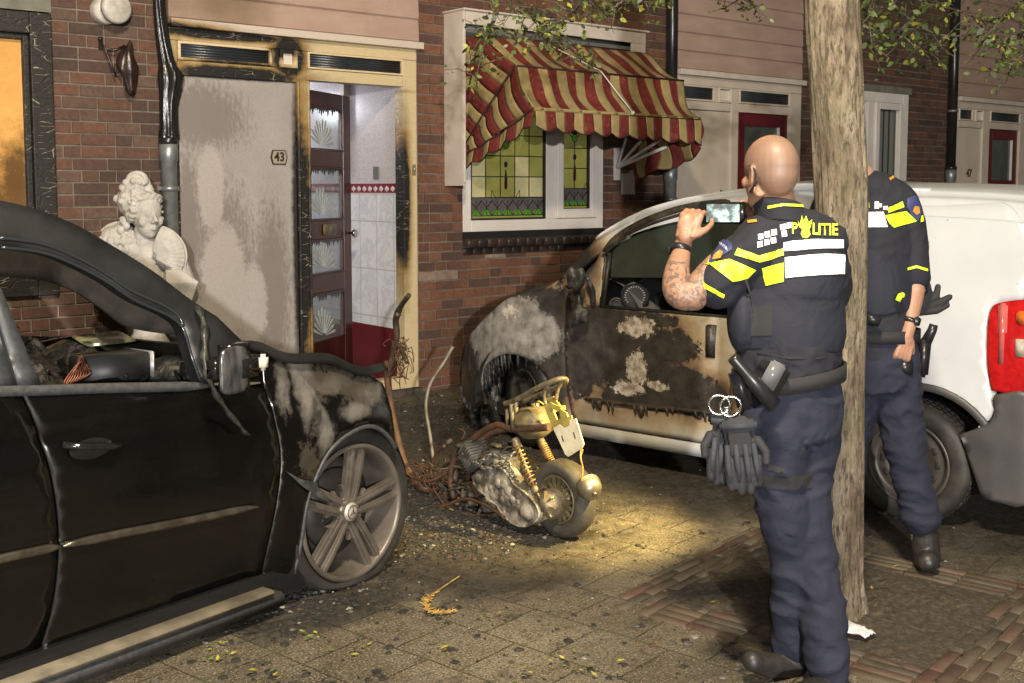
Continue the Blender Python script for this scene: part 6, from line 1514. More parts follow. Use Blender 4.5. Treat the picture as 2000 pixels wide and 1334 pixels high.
# ================================================================== LITTER
def chip(g, x, y, s, z=.004, flat=.35, mi=0):
    g.mi = mi; n = rr.randrange(4, 7); a0 = rr.random()*6; h = s*flat*rr.uniform(.4, 1.3)
    b = [Vector((x+s*rr.uniform(.55, 1.2)*math.cos(a0+2*math.pi*i/n), y+s*rr.uniform(.55, 1.2)*math.sin(a0+2*math.pi*i/n), z-.002)) for i in range(n)]
    t = [Vector((x+(p.x-x)*rr.uniform(.3, .85), y+(p.y-y)*rr.uniform(.3, .85), z+h*rr.uniform(.5, 1))) for p in b]
    vb_, vt = [g.bm.verts.new(p) for p in b], [g.bm.verts.new(p) for p in t]
    for i in range(n): g.face([vb_[i], vb_[(i+1) % n], vt[(i+1) % n], vt[i]])
    g.face(vt)
rr = random.Random(99)
DM = [simple('charcoal', (.008, .0075, .007), (.03, .027, .024), scale=60, rough=.8, bump=.6), simple('ash_white', (.26, .24, .20), (.12, .11, .09), scale=60, rough=.9), simple('rust_bit', (.09, .042, .022), (.045, .028, .02), scale=50, rough=.8), simple('grey_slag', (.10, .095, .085), (.05, .046, .04), scale=50, rough=.5), simple('glass_bit', (.5, .55, .58), rough=.1), simple('yellow_bit', (.40, .32, .08), rough=.6)]
g = MB()
cent = [(850, 960, .42, 520), (900, 1020, .30, 420), (960, 1030, .22, 260), (800, 1060, .22, 200), (880, 830, .5, 420), (1000, 830, .5, 260), (850, 770, .55, 220), (560, 1165, .16, 120), (640, 1170, .18, 110), (960, 920, .25, 300), (770, 960, .2, 140)]
for px, py, sd, k in cent:
    c0 = G(px, py)
    for _ in range(int(k*2.4)):
        x, y = rr.gauss(c0.x, sd), rr.gauss(c0.y, sd*.8)
        if y > -.1: continue
        chip(g, x, y, rr.choice((.003, .004, .006, .008, .011, .016)), mi=rr.choices((0, 1, 2, 3), (13, .7, 1.0, 1.6))[0], flat=.4)
db = g.build('burnt_debris', DM[:4]); tag(db, 'layer of charcoal, ash and slag around the burnt scooter', 'debris', kind='stuff')
g = MB()
for _ in range(520):
    px, py = rr.uniform(150, 1500), rr.uniform(1010, 1334); c0 = G(px, py)
    chip(g, c0.x, c0.y, rr.choice((.003, .004, .006, .009, .014, .022)), mi=rr.choices((0, 1, 2, 3), (9, .8, 1, .8))[0], flat=.2)
for _ in range(260):
    px, py = rr.uniform(780, 1900), rr.uniform(880, 1334); c0 = G(px, py); chip(g, c0.x, c0.y, rr.choice((.003, .005, .007)), mi=rr.choices((0, 1, 2), (5, 3, 1))[0], flat=.3)
tag(g.build('scattered_cinders', DM[:4]), 'scattered black cinders and pale specks on the paving', 'cinders', kind='stuff')
g = MB(); LM = [simple('fallen_leaf_yellow', (.42, .36, .05), (.28, .27, .05), scale=40, rough=.6), simple('fallen_leaf_green', (.16, .24, .03), (.10, .15, .03), scale=40, rough=.6), simple('dry_leaf', (.30, .17, .05), rough=.7)]
for (px, py, k, sd) in ((355, 1248, 9, .02), (425, 1290, 8, .025), (495, 1310, 8, .02), (432, 1262, 5, .02), (605, 1245, 9, .03), (530, 1330, 6, .02), (700, 1270, 6, .03), (870, 1270, 8, .03), (945, 1210, 5, .02), (870, 1000, 5, .04), (1040, 1320, 5, .04), (1115, 1290, 5, .05), (1700, 1160, 1, .01), (1742, 1113, 1, .01), (1697, 1055, 1, .01), (1950, 1292, 1, .01), (1185, 1300, 4, .04), (1400, 1190, 3, .1), (1500, 1130, 3, .1), (650, 1330, 5, .05)):
    c0 = G(px, py)
    for _ in range(k):
        p = Vector((rr.gauss(c0.x, sd), rr.gauss(c0.y, sd), .006+rr.random()*.012)); a = rr.random()*6.28; s = rr.uniform(.016, .034); d = Vector((math.cos(a), math.sin(a), rr.uniform(-.1, .4))); u = Vector((-math.sin(a), math.cos(a), rr.uniform(-.3, .3)))
        g.mi = rr.choice((0, 0, 1)) if k > 1 else 2
        g.face([g.bm.verts.new(q) for q in (p, p+d*s*.4+u*s*.22, p+d*s, p+d*s*.4-u*s*.22)])
tag(g.build('fallen_leaves', LM, recalc=False), 'small yellow-green leaf scraps lying in the joints of the paving', 'leaves', kind='stuff')
g = MB(); pts = catmull([G(*q, .012) for q in ((898, 1125), (875, 1140), (846, 1160), (836, 1172), (832, 1184), (842, 1195), (862, 1197), (884, 1194))], 6)
g.tube(pts[:12], .0028, 5); g.tube(pts[11:], .004, 6)
for i in range(12, len(pts)):
    for _ in range(4): g.tube([pts[i], pts[i]+Vector((rr.uniform(-.022, .022), rr.uniform(-.022, .022), rr.uniform(.0, .012)))], [.003, .0012], 4)
tag(g.build('frayed_rope', simple('rope_yellow', (.55, .36, .07), (.25, .14, .04), scale=40, rough=.8)), 'short frayed yellow rope curled on the paving in front of the wrecks', 'rope')
g = MB(); c0 = G(1662, 1245); V = []
for i in range(9):
    V.append([Vector((c0.x+(i-4)*.014*(1-.1*abs(j-4)), c0.y+(j-4)*.020, .030+.020*abs(mn.noise(Vector((i*.6, j*.6, 2))))+.012*math.exp(-((i-4)**2+(j-4)**2)/8))) for j in range(9)])
g.rings(V, close=False, caps=False); tag(g.build('crumpled_paper', simple('paper_white', (.62, .64, .70), (.5, .52, .58), scale=20, rough=.7, bump=.4)), 'crumpled white paper lying at the foot of the tree', 'paper')
# ================================================================== PEOPLE
from mathutils.bvhtree import BVHTree
SKIN = Mat('skin'); c = SKIN.ramp(SKIN.noise(22, 4), [(.3, (.29, .155, .10)), (.7, (.37, .21, .14))]); SKIN.color(c); SKIN.rough(.5); SKIN.b.inputs['Subsurface Weight'].default_value = .08; SKIN.b.inputs['Subsurface Radius'].default_value = (.02, .008, .004); SKIN.bump(SKIN.noise(260, 3), .12, .002)
def cloth(name, c1, c2, stretch=None, bs=9, bst=.5, rough=.85):
    m = Mat(name); m.color(m.ramp(m.noise(6, 5), [(.3, c1), (.7, c2)])); m.rough(rough)
    wr_ = m.noise(bs, 3, .5, stretch=stretch, dist=1.2); m.bump(m.math('ADD', wr_, m.math('MULTIPLY', m.noise(320, 2), .06)), bst, .03); return m.m
NAVY = cloth('navy_polo', (.007, .008, .014), (.011, .012, .020), bst=.22); NTR = cloth('navy_trousers', (.008, .010, .023), (.013, .016, .034), (1, 1, 1.3), 7, .35); VESTM = cloth('navy_vest', (.007, .009, .018), (.011, .013, .025), bst=.25, rough=.8)
BOOT = simple('boot_leather', (.012, .012, .012), (.035, .033, .03), scale=14, rough=.45, bump=.4)
NEON = simple('neon_reflective', (.62, .92, .03), (.55, .85, .02), scale=20, rough=.45); NEON.node_tree.nodes['Principled BSDF'].inputs['Emission Color'].default_value = (.6, .95, .02, 1); NEON.node_tree.nodes['Principled BSDF'].inputs['Emission Strength'].default_value = 0
SILV = simple('white_reflective', (.97, .97, .97), rough=.35); NEONT = simple('neon_lettering', (.62, .80, .04), rough=.5)
GEAR = simple('black_gear', (.012, .012, .014), (.02, .02, .022), scale=20, rough=.32); WEB = simple('black_webbing', (.014, .014, .016), rough=.8, bump=.5, bscale=200); STEELG = simple('bright_steel', (.6, .6, .6), rough=.18, metal=1)
GGR = simple('glove_grey', (.035, .04, .052), (.022, .026, .034), scale=20, rough=.8, bump=.3); GBK = simple('glove_black', (.014, .014, .017), (.022, .022, .026), scale=20, rough=.8, bump=.3)
PBL = simple('patch_blue', (.03, .04, .12), rough=.6); POR = simple('patch_gold', (.50, .22, .03), rough=.5)
class Fig:
    def __init__(s, o, name_label, cat='person'):
        s.F = Frame((o.x, o.y), (_R[0], _R[1])); s.root = thing('person', name_label, cat, s.F); s.bvh = []
    def p(s, px, py, d=0): x, z = s.F.px(px, py, d); return Vector((x, d, z))
    def mb(s): return MB(s.F)
    def add(s, g, name, mat, parent=None, voxel=0, it=3, wr=None, cast=False):
        o = g.build(name, mat, parent if parent is not None else s.root)
        if voxel: remesh(o, voxel, it)
        if wr:
            amp, sc, st = wr
            for v in o.data.vertices:
                q = Vector((v.co.x*sc, v.co.y*sc, v.co.z*sc*st)); q2 = Vector((v.co.x*sc*1.3+v.co.z*6, v.co.y*sc, v.co.z*sc*st*1.2-v.co.x*5)); rg = 1-abs(mn.noise(q2))*3.2; v.co += v.normal*amp*(mn.noise(q)+.4*mn.noise(q*2.1+Vector((3, 1, 4)))+.75*max(0, rg))
            o.data.update()
        if cast: s.bvh.append(BVHTree.FromPolygons([v.co.copy() for v in o.data.vertices], [tuple(p.vertices) for p in o.data.polygons]))
        return o
    def hit(s, px, py, off=.003):
        c = s.F.I @ Vector((CAMX, CAMY, CAMZ)); r = (s.F.I.to_3x3() @ Vector(ray(px, py))).normalized(); best = None
        for b in s.bvh:
            l, n, i, d = b.ray_cast(c, r)
            if l is not None and (best is None or d < best[1]): best = (l+n*off, d)
        return best[0] if best else None
    def decal(s, name, P, mat, parent=None, off=.003, res=6, holes=()):
        """outline in photograph pixels laid on the cloth surface as a thin patch"""
        g = s.mb(); last = [Vector((0, 0, 1))]
        def fn(u, v):
            h = s.hit(u, v, off)
            return h if h is not None else Vector((9, 9, 9))
        g.panel(P, fn, res=res)
        bad = [v for v in g.bm.verts if v.co.x > 8]; bmesh.ops.delete(g.bm, geom=bad, context='VERTS'); return g.build(name, mat, parent if parent is not None else s.root)
    def letters(s, name, txt, size, c, ang, mat, parent, sx=1.0, off=.005, bend=0, bold=.02):
        cu = bpy.data.curves.new(name, 'FONT'); cu.body = txt; cu.size = size; cu.offset = bold*size; cu.align_x = 'CENTER'; cu.align_y = 'CENTER'; cu.extrude = 0
        t = bpy.data.objects.new('tmp', cu); COL.objects.link(t); bpy.context.view_layer.update()
        me = bpy.data.meshes.new_from_object(t.evaluated_get(bpy.context.evaluated_depsgraph_get())); bpy.data.objects.remove(t); bpy.data.curves.remove(cu)
        ca, sa = math.cos(ang), math.sin(ang)
        for v in me.vertices:
            x, y = v.co.x*sx, v.co.y; px = c[0]+x*ca-y*sa*0; py = c[1]+x*sa-y+bend*x*x
            h = s.hit(px, py, off)
            v.co = h if h is not None else Vector((9, 9, 9))
        bb = bmesh.new(); bb.from_mesh(me); bmesh.ops.delete(bb, geom=[v for v in bb.verts if v.co.x > 8], context='VERTS'); bb.to_mesh(me); bb.free()
        me.materials.clear(); base = WM[parent.name]; o = add_obj(name, me, parent, [mat]); return o
def chain_tube(g, pts, radii, n=14, flat=1.0, up=None):
    P = catmull(pts, 5); Rr = [r[0] for r in catmull([(r, 0, 0) for r in radii], 5)]
    g.tube(P, Rr, n, flat=flat, up=up)
    if flat > .86: g.ball(P[0], Rr[0]*.98, n=n); g.ball(P[-1], Rr[-1]*.98, n=n)
def hand(g, palm_c, M, curl, spread=.0, s=1.0, thumb=1):
    """palm at origin of M: x = across (thumb side +), y = towards the back of the hand, z = towards the fingertips"""
    M = Matrix.Translation(palm_c) @ M.to_4x4() @ Matrix.Scale(s, 4)
    for i, x in enumerate((.030, .010, -.010, -.029)): g.tube([M @ Vector((x*.75, 0, -.045)), M @ Vector((x, 0, .035))], [.0135, .0125], 8); g.ball(M @ Vector((x, .0, .036)), .012, n=8)
    g.ball(M @ Vector((0, 0, -.04)), .026, (1.05, .7, 1), 12)
    for i, (x, L) in enumerate(((.031, .068), (.011, .077), (-.010, .072), (-.029, .056))):
        a = 0; p = Vector((x, 0, .035)); pts = [p.copy()]
        for j, f in enumerate((.45, .31, .24)):
            a += curl[i] if isinstance(curl, (list, tuple)) else curl*(1.15 if j else .8)
            p = p+Vector((spread*(1.5-i)*.3*L*f, -math.sin(a), math.cos(a)))*L*f if False else p+Vector((spread*(1.5-i)*L*f, -math.sin(a)*L*f, math.cos(a)*L*f)); pts.append(p.copy())
        g.tube([M @ q for q in pts], [.0095, .009, .0082, .0070], 8)
        g.ball(M @ pts[-1], .0072, n=8)
        for q, r in zip(pts[1:3], (.0095, .0088)): g.ball(M @ q, r, n=8)
    tp = [Vector((.030*thumb, -.004, -.03)), Vector((.052*thumb, -.016, -.002)), Vector((.058*thumb, -.030, .025)), Vector((.050*thumb, -.040, .045))]
    g.tube([M @ q for q in tp], [.014, .0115, .0100, .0085], 8); g.ball(M @ tp[-1], .0086, n=8); g.ball(M @ tp[1], .0115, n=8)
def head(g, c, yaw, s=1.0):
    """bald head; local +x = face direction"""
    M = Matrix.Translation(c) @ Matrix.Rotation(yaw, 4, 'Z') @ Matrix.Scale(s, 4)
    g.ball((-.008, 0, .028), .098, (1.0, .80, .96), 24, M); g.ball((-.035, 0, .0), .078, (.9, .88, 1.0), 20, M); g.ball((.035, 0, -.035), .068, (.82, .78, 1.1), 18, M); g.ball((.055, 0, -.095), .030, (1, 1, .8), 12, M)
    for q in (-1, 1):
        g.tube([M @ Vector((-.02, q*.055, -.055)), M @ Vector((.05, q*.028, -.092))], [.022, .018], 8)
        g.ball((.062, q*.03, .004), .016, (.7, 1.1, .8), 10, M); g.ball((.05, q*.05, -.03), .020, n=10, M=M)
        E = M @ Matrix.Translation((-.012, q*.080, -.012)) @ Matrix.Rotation(q*-.35, 4, 'Z')
        g.tube([E @ Vector((.012*math.cos(a)*1.1-.002, q*.006, .030*math.sin(a)+.002)) for a in [math.radians(v) for v in range(0, 361, 30)]], [.0052]*13, 6); g.ball((0, 0, 0), .018, (.8, .28, 1.45), 10, E); g.ball((.004, 0, -.026), .008, (1, .7, 1), 8, E)
    g.tube([M @ Vector((.082, 0, .012)), M @ Vector((.100, 0, -.018)), M @ Vector((.110, 0, -.034))], [.009, .011, .013], 8); g.tube([M @ Vector((.072, -.026, .024)), M @ Vector((.086, 0, .024)), M @ Vector((.072, .026, .024))], [.009, .008, .009], 8)
    g.tube([M @ Vector((.080, -.022, -.068)), M @ Vector((.090, 0, -.064)), M @ Vector((.080, .022, -.068))], [.004, .008, .004], 8)
    return M

# ---------------------------------------------------------------- officer taking a photograph with a phone
o1 = G(1580, 1322); A = Fig(o1, 'bald police officer in dark uniform with neon stripes, seen from behind, holding up a phone')
p = A.p
g = A.mb()
hcen = p(1503, 338, .02)
HM = head(g, hcen, math.radians(118), 1.0)
chain_tube(g, [p(1508, 372, .03), p(1525, 420, .035), p(1540, 455, .03)], [.060, .066, .085])
elb = p(1326, 585, -.02); wri = p(1331, 493, .12); shl = p(1462, 482, .03)
chain_tube(g, [shl, p(1400, 530, .0), p(1352, 578, -.03)], [.062, .056, .050]); chain_tube(g, [p(1356, 580, -.03), p(1326, 572, -.02), p(1322, 535, .05), wri, p(1336, 470, .14)], [.046, .050, .044, .031, .029])
shr = p(1600, 480, .03); er = p(1560, 600, .34); wrr = p(1478, 455, .33)
chain_tube(g, [shr, p(1590, 540, .2), er], [.062, .05, .045]); chain_tube(g, [er, p(1510, 520, .36), wrr], [.045, .04, .029])
chain_tube(g, [p(1545, 470, .02), p(1548, 600, .02), p(1545, 720, .02), p(1550, 800, .02)], [.11, .115, .10, .10], flat=.70, up=(0, 1, 0))
legL = [p(1530, 800, .0), p(1530, 990, -.03), p(1560, 1140, .02), p(1540, 1290, .06)]; legR = [p(1585, 800, .04), p(1580, 990, .0), p(1600, 1150, -.04), p(1610, 1320, -.10)]
chain_tube(g, legL, [.055, .045, .04, .03]); chain_tube(g, legR, [.055, .045, .04, .03])
# left hand: palm facing right, thumb towards the viewer, fingers round the phone's end
phone = p(1410, 416, .17)
def basis(x, y, z): x, y, z = Vector(x).normalized(), Vector(y).normalized(), Vector(z).normalized(); return Matrix(((x.x, y.x, z.x), (x.y, y.y, z.y), (x.z, y.z, z.z)))
zf = Vector((.30, .42, .86)).normalized(); yb = Vector((-.50, -.82, .2)); yb = (yb-zf*yb.dot(zf)).normalized(); xb = yb.cross(zf)
hand(g, p(1346, 440, .130), basis(xb, yb, zf), [.55, .6, .6, .6], s=1.08, thumb=-1); g.ball(p(1344, 442, .130), .040, (.95, .55, 1.15), 14)
zf = Vector((-.35, .15, .92)).normalized(); yb = Vector((.85, .25, .3)); yb = (yb-zf*yb.dot(zf)).normalized(); xb = yb.cross(zf)
hand(g, p(1474, 425, .245), basis(xb, yb, zf), [.6, .7, .75, .8], s=.95, thumb=-1)
body = A.add(g, 'body', SKIN.m, None, .0048, 4)
# skin details: shaved hair shadow and a tattooed forearm
sk = SKIN
mS = Mat('skin_person'); hl_ = mS.blobs([tuple(HM @ Vector((-.045, 0, .03)))+(.135, .135, .105)]); f = mS.math('ADD', hl_, mS.math('MULTIPLY', mS.math('SUBTRACT', mS.noise(500, 2), .5), .3))
c = mS.ramp(mS.noise(18, 4), [(.3, (.27, .142, .088)), (.7, (.35, .195, .125))]); c = mS.mix(mS.ramp(f, [(.02, 0), (.30, .62)]), c, (.14, .10, .078))
tt = mS.blobs([tuple(elb)+(.14, .2, .17), tuple(p(1370, 570, -.02))+(.15, .2, .12)]); tn = mS.math('MULTIPLY', mS.ramp(mS.noise(24, 5, .7, dist=2.5), [(.46, 0), (.56, 1)]), mS.ramp(tt, [(.08, 0), (.25, .8)])); c = mS.mix(tn, c, (.065, .062, .068))
mS.color(c); mS.rough(.5); mS.b.inputs['Subsurface Weight'].default_value = .06; mS.b.inputs['Subsurface Radius'].default_value = (.02, .008, .004); mS.bump(mS.noise(240, 3), .15, .002)
body.data.materials.clear(); body.data.materials.append(mS.m)
# polo shirt
g = A.mb()
chain_tube(g, [p(1560, 450, .035), p(1556, 520, .03), p(1546, 620, .03), p(1540, 715, .02), p(1545, 770, .02)], [.10, .160, .165, .165, .155], 24, flat=.78, up=(0, 1, 0))
chain_tube(g, [p(1475, 478, .02), p(1540, 452, .03), p(1608, 474, .03)], [.082, .088, .082], 18)
chain_tube(g, [p(1478, 490, .02), p(1440, 515, .01), p(1402, 556, -.01)], [.092, .084, .080], 18)
chain_tube(g, [p(1605, 480, .04), p(1615, 560, .10), p(1590, 600, .18)], [.078, .078, .072], 18); g.ball(p(1545, 520, .06), .14, (1.2, .72, 1.1), 18)
shirt = A.add(g, 'polo_shirt', NAVY, None, .008, 5, (.007, 10, 1.2), True)
g = A.mb()
for r, z0_, z1_, rr0, rr1 in ((0, 0, 0, 0, 0),):
    R = []
    cc = p(1522, 408, .035)
    for (dz, rx, ry, dx) in ((-.052, .098, .092, .018), (-.012, .084, .082, .003), (.018, .080, .080, -.005), (.018, .074, .074, -.005), (-.03, .076, .076, .006)):
        R.append([cc+Vector((dx+rx*math.cos(a), ry*math.sin(a)*1, dz+.012*math.cos(a)*-1-.018*math.sin(a))) for a in [2*math.pi*k/36 for k in range(36)]])
    g.rings(R, caps=False)
col = A.add(g, 'collar', NAVY, shirt, cast=True)
# body armour
g = A.mb(); chain_tube(g, [p(1545, 570, .03), p(1542, 640, .03), p(1540, 680, .03)], [.172, .182, .176], 28, flat=.76, up=(0, 1, 0)); g.ball(p(1446, 625, .0), .072, (.6, .95, 1.5), 20); chain_tube(g, [p(1560, 470, .04), p(1556, 520, .03), p(1550, 570, .03)], [.09, .155, .165], 24, flat=.84, up=(0, 1, 0))
vest = A.add(g, 'body_armour', VESTM, None, .008, 6, (.0015, 9, 1), True)
g = A.mb(); g.tube([v for v in [A.hit(*q, .002) for q in ((1455, 545), (1468, 580), (1472, 620), (1466, 665), (1445, 690))] if v], .004, 6); g.tube([v for v in [A.hit(*q, .002) for q in ((1480, 690), (1540, 700), (1600, 700), (1638, 690))] if v], .004, 6); g.build('piping', WEB, vest)
# trousers
g = A.mb()
g.ball(p(1550, 810, .02), .150, (1, .85, .9), 20); chain_tube(g, [p(1545, 735, .02), p(1548, 800, .02), p(1550, 850, .02)], [.150, .163, .150], 24, flat=.85, up=(0, 1, 0))
chain_tube(g, [p(1515, 830, -.02), p(1520, 930, -.02), p(1535, 1020, -.02), p(1552, 1130, .0), p(1546, 1200, .03), p(1545, 1262, .05)], [.112, .096, .082, .073, .067, .066], 20)
chain_tube(g, [p(1580, 830, .05), p(1572, 930, .02), p(1575, 1020, .0), p(1598, 1140, -.04), p(1612, 1230, -.07), p(1618, 1310, -.09)], [.110, .094, .082, .074, .071, .070], 20)
tr_ = A.add(g, 'trousers', NTR, None, .009, 4, (.011, 7, 1.5), True)
# boots
g = A.mb()
chain_tube(g, [p(1545, 1245, .05), p(1548, 1292, .04)], [.055, .056]); chain_tube(g, [p(1545, 1300, .04), p(1505, 1300, -.01), p(1470, 1292, -.06)], [.050, .046, .036], flat=.9); bo = A.add(g, 'boot', BOOT, None, .007, 3)
g = A.mb(); chain_tube(g, [p(1618, 1300, -.09), p(1618, 1345, -.09)], [.055, .058]); chain_tube(g, [p(1622, 1350, -.08), p(1590, 1350, -.16), p(1565, 1355, -.22)], [.052, .047, .038], flat=.9); bo2 = A.add(g, 'boot', BOOT, None, .007, 3)
for o in (bo, bo2):
    for v in o.data.vertices: v.co.z = max(v.co.z, .004)
# belt and gear
g = A.mb(); R = []
bc = p(1543, 737, .02)
for dz, r in ((-.026, .172), (-.026, .180), (.026, .180), (.026, .172)): R.append([bc+Vector((r*math.cos(a), r*.84*math.sin(a), dz+.028*math.cos(a))) for a in [2*math.pi*k/48 for k in range(48)]])
R.append(R[0]); g.rings(R, caps=False); belt = A.add(g, 'belt', WEB)
def stick(g, a, b, r, n=14): g.tube([a, b], r, n)
g = A.mb(); a, b = p(1430, 697, -.20), p(1512, 792, -.21); g.tube([a, a.lerp(b, .05), a.lerp(b, .35), a.lerp(b, .40), b], [.016, .019, .018, .023, .025], 14); A.add(g, 'baton', GEAR, belt)
g = A.mb(); M = Matrix.Translation(p(1512, 740, -.16)) @ Matrix.Rotation(math.radians(28), 4, 'Y'); g.rbox(-.032, .032, -.03, .03, -.055, .055, .014, M, 3); A.add(g, 'leather_pouch', simple('shiny_pouch', (.02, .02, .02), rough=.12), belt)
g = A.mb(); M = Matrix.Translation(p(1508, 735, -.195)) @ Matrix.Rotation(math.radians(28), 4, 'Y'); g.rbox(-.026, .026, -.006, .006, -.045, .048, .012, M, 2); A.add(g, 'pouch_flap', simple('grey_glossy', (.13, .13, .14), rough=.15), belt)
g = A.mb(); M = Matrix.Translation(p(1446, 760, -.16)) @ Matrix.Rotation(math.radians(-14), 4, 'Y') @ Matrix.Rotation(0, 4, 'Z'); g.rbox(-.024, .024, -.03, .03, -.065, .065, .012, M, 2); A.add(g, 'radio_holder', GEAR, belt)
g = A.mb()
for k in range(2):
    M = Matrix.Translation(p(1405+k*22, 791+k*3, -.19)) @ Matrix.Rotation(math.radians(72), 4, 'X') @ Matrix.Rotation(.5*k, 4, 'Z'); g.tube([M @ Vector((.033*math.cos(a), .030*math.sin(a), 0)) for a in [2*math.pi*i/20 for i in range(21)]], .0052, 8, caps=False)
g.rbox(-.012, .012, -.01, .01, -.03, .02, .004, Matrix.Translation(p(1420, 806, -.19)), 1); cuffs = A.add(g, 'handcuffs', STEELG, belt)
def glove(c, ang, tiltx, s=1.0, flip=1):
    M = Matrix.Translation(c) @ Matrix.Rotation(ang, 4, 'Y') @ Matrix.Rotation(tiltx, 4, 'Z') @ Matrix.Scale(s, 4)
    g = A.mb(); g.rbox(-.048, .048, -.018, .018, -.03, .10, .016, M, 3)
    for i, (x, L) in enumerate(((-.038, .075), (-.013, .092), (.013, .088), (.037, .07))):
        a = M @ Vector((x, 0, -.02)); g.tube([a, M @ Vector((x*1.1, -.014, -.06)), M @ Vector((x*1.05, -.022+.012*(i % 2), -.03-L))], [.0165, .0155, .0135], 10); g.ball(M @ Vector((x*1.05, -.022+.012*(i % 2), -.03-L)), .0135, n=8)
    g.tube([M @ Vector((.045*flip, 0, .03)), M @ Vector((.070*flip, -.012, -.01)), M @ Vector((.066*flip, -.02, -.045))], [.016, .014, .012], 10)
    gl = A.add(g, 'glove', GBK, cuffs, .005, 2)
    g = A.mb(); g.rbox(-.053, .053, -.023, .023, .055, .088, .008, M, 2)
    for i, x in enumerate((-.038, -.013, .013, .037)): g.tube([M @ Vector((x, -.016, .02)), M @ Vector((x*1.08, -.023, -.045)), M @ Vector((x*1.05, -.026+.008*(i % 2), -.09))], [.008, .010, .008], 8)
    g.build('glove_trim', GGR, gl); return gl, M
gl, M = glove(p(1412, 865, -.17), .10, .3, 1.0, -1)
gl2, M2 = glove(p(1448, 878, -.22), -.14, -.25, 1.06, 1)
g = A.mb(); g.rbox(-.012, .014, -.027, -.022, .03, .062, .002, M, 1); g.build('glove_tag', simple('tag_grey', (.35, .36, .38), rough=.6), gl)
A.decal('thigh_strap', [(1482, 926), (1530, 932), (1585, 922), (1585, 952), (1530, 956), (1484, 948)], WEB, tr_, .006)
A.decal('pocket_flap', [(1500, 905), (1530, 915), (1532, 925), (1500, 918)], WEB, tr_, .004)
# stripes, lettering and patches
NE = []
def nd(name, P, mat, parent=shirt, off=.004): return A.decal(name, P, mat, parent, off)
nd('reflective_band', [(1530, 473), (1560, 470), (1600, 467), (1646, 468), (1646, 484), (1600, 486), (1560, 489), (1531, 491)], SILV); nd('reflective_band', [(1533, 503), (1580, 498), (1620, 496), (1649, 497), (1648, 535), (1600, 537), (1560, 540), (1534, 543)], SILV)
nd('neon_stripe', [(1441, 485), (1482, 499), (1530, 486), (1531, 499), (1484, 512), (1434, 498)], NEON); nd('neon_stripe', [(1488, 523), (1531, 514), (1531, 550), (1497, 558), (1492, 540)], NEON)
nd('neon_stripe', [(1425, 506), (1476, 527), (1458, 544), (1430, 550), (1385, 515)], NEON)
nd('sleeve_trim', [(1353, 531), (1380, 555), (1415, 575), (1413, 582), (1378, 563), (1351, 537)], NEON); nd('neon_stripe', [(1378, 507), (1386, 503), (1386, 518), (1377, 516)], NEON)
nd('collar_trim', [(1500, 402), (1530, 397), (1572, 400), (1574, 405), (1530, 402), (1500, 408)], NEONT, col, .003)
nd('shoulder_patch', [(1418, 466), (1430, 478), (1430, 488), (1412, 500), (1392, 515), (1386, 512), (1398, 492), (1408, 475)], PBL, shirt, .005); nd('patch_emblem', [(1408, 490), (1414, 494), (1408, 506), (1394, 508), (1396, 500)], POR, shirt, .007)
A.letters('patch_lettering', 'POLITIE', 8, (1413, 481), .75, simple('patch_text', (.6, .6, .65), rough=.6), shirt, .85, .007)
for k, (x, y) in enumerate([(1485+13*i-(1.5*j), 463-4*i+15*j) for j in range(2) for i in range(3)]+[(1528, 444), (1531, 457), (1540, 441)][:3]): nd('reflective_square', [(x-5, y-5), (x+5, y-7), (x+6, y+4), (x-4, y+6)], SILV, shirt, .004)
A.letters('lettering', 'P', 30, (1551, 447), .05, NEONT, shirt, .75, .005); A.letters('lettering', 'LITIE', 30, (1610, 450), .05, NEONT, shirt, .80, .005, -.0012)
nd('flame_emblem', [(1557, 430), (1561, 440), (1564, 421), (1569, 433), (1573, 423), (1578, 435), (1585, 430), (1582, 444), (1579, 448), (1582, 458), (1576, 466), (1567, 465), (1563, 456), (1566, 448), (1560, 444)], NEONT, shirt, .005)
nd('rank_mark', [(1461, 432), (1478, 430), (1479, 435), (1462, 437)], POR, shirt, .005); A.decal('back_pocket', [(1466, 600), (1510, 594), (1508, 655), (1466, 656)], simple('vest_patch', (.02, .022, .024), rough=.9), vest, .003)
# phone and smartwatch
g = A.mb(); M = Matrix.Translation(phone) @ Matrix.Rotation(math.radians(-4), 4, 'Z'); g.rbox(-.078, .078, -.005, .005, -.037, .037, .006, M, 2); ph = A.mb(); 
pho = g.build('smartphone', simple('phone_black', (.01, .01, .011), rough=.15)); tag(pho, 'black smartphone with a lit camera screen held in both hands by the bald officer', 'phone')
m = Mat('phone_screen'); v = m.noise(30, 3); c = m.ramp(v, [(.40, (.02, .04, .035)), (.5, (.12, .2, .16)), (.60, (.55, .75, .65)), (.72, (1, 1, 1))]); m.color((0, 0, 0)); m.link(c, m.b.inputs['Emission Color']); m.b.inputs['Emission Strength'].default_value = 1.3
g = A.mb(); g.box(-.052, .058, -.0065, -.0052, -.030, .030, M); g.build('screen', m.m, pho)
g = A.mb(); g.rbox(.060, .074, -.0075, -.005, -.028, .028, .002, M, 1); g.build('screen_edge', simple('phone_edge', (.02, .02, .02), rough=.2), pho)
g = A.mb(); wc_ = p(1329, 488, .125); Mw = Matrix.Translation(wc_) @ (p(1336, 470, .14)-wri).to_track_quat('Z', 'X').to_matrix().to_4x4(); g.lathe([(.031, -.011), (.0355, -.010), (.0355, .010), (.031, .011)], (0, 0, 0), 'Z', 28, Mw, caps=False); g.rbox(-.016, .016, -.043, -.030, -.018, .018, .005, Mw, 2); A.add(g, 'smartwatch', GEAR)
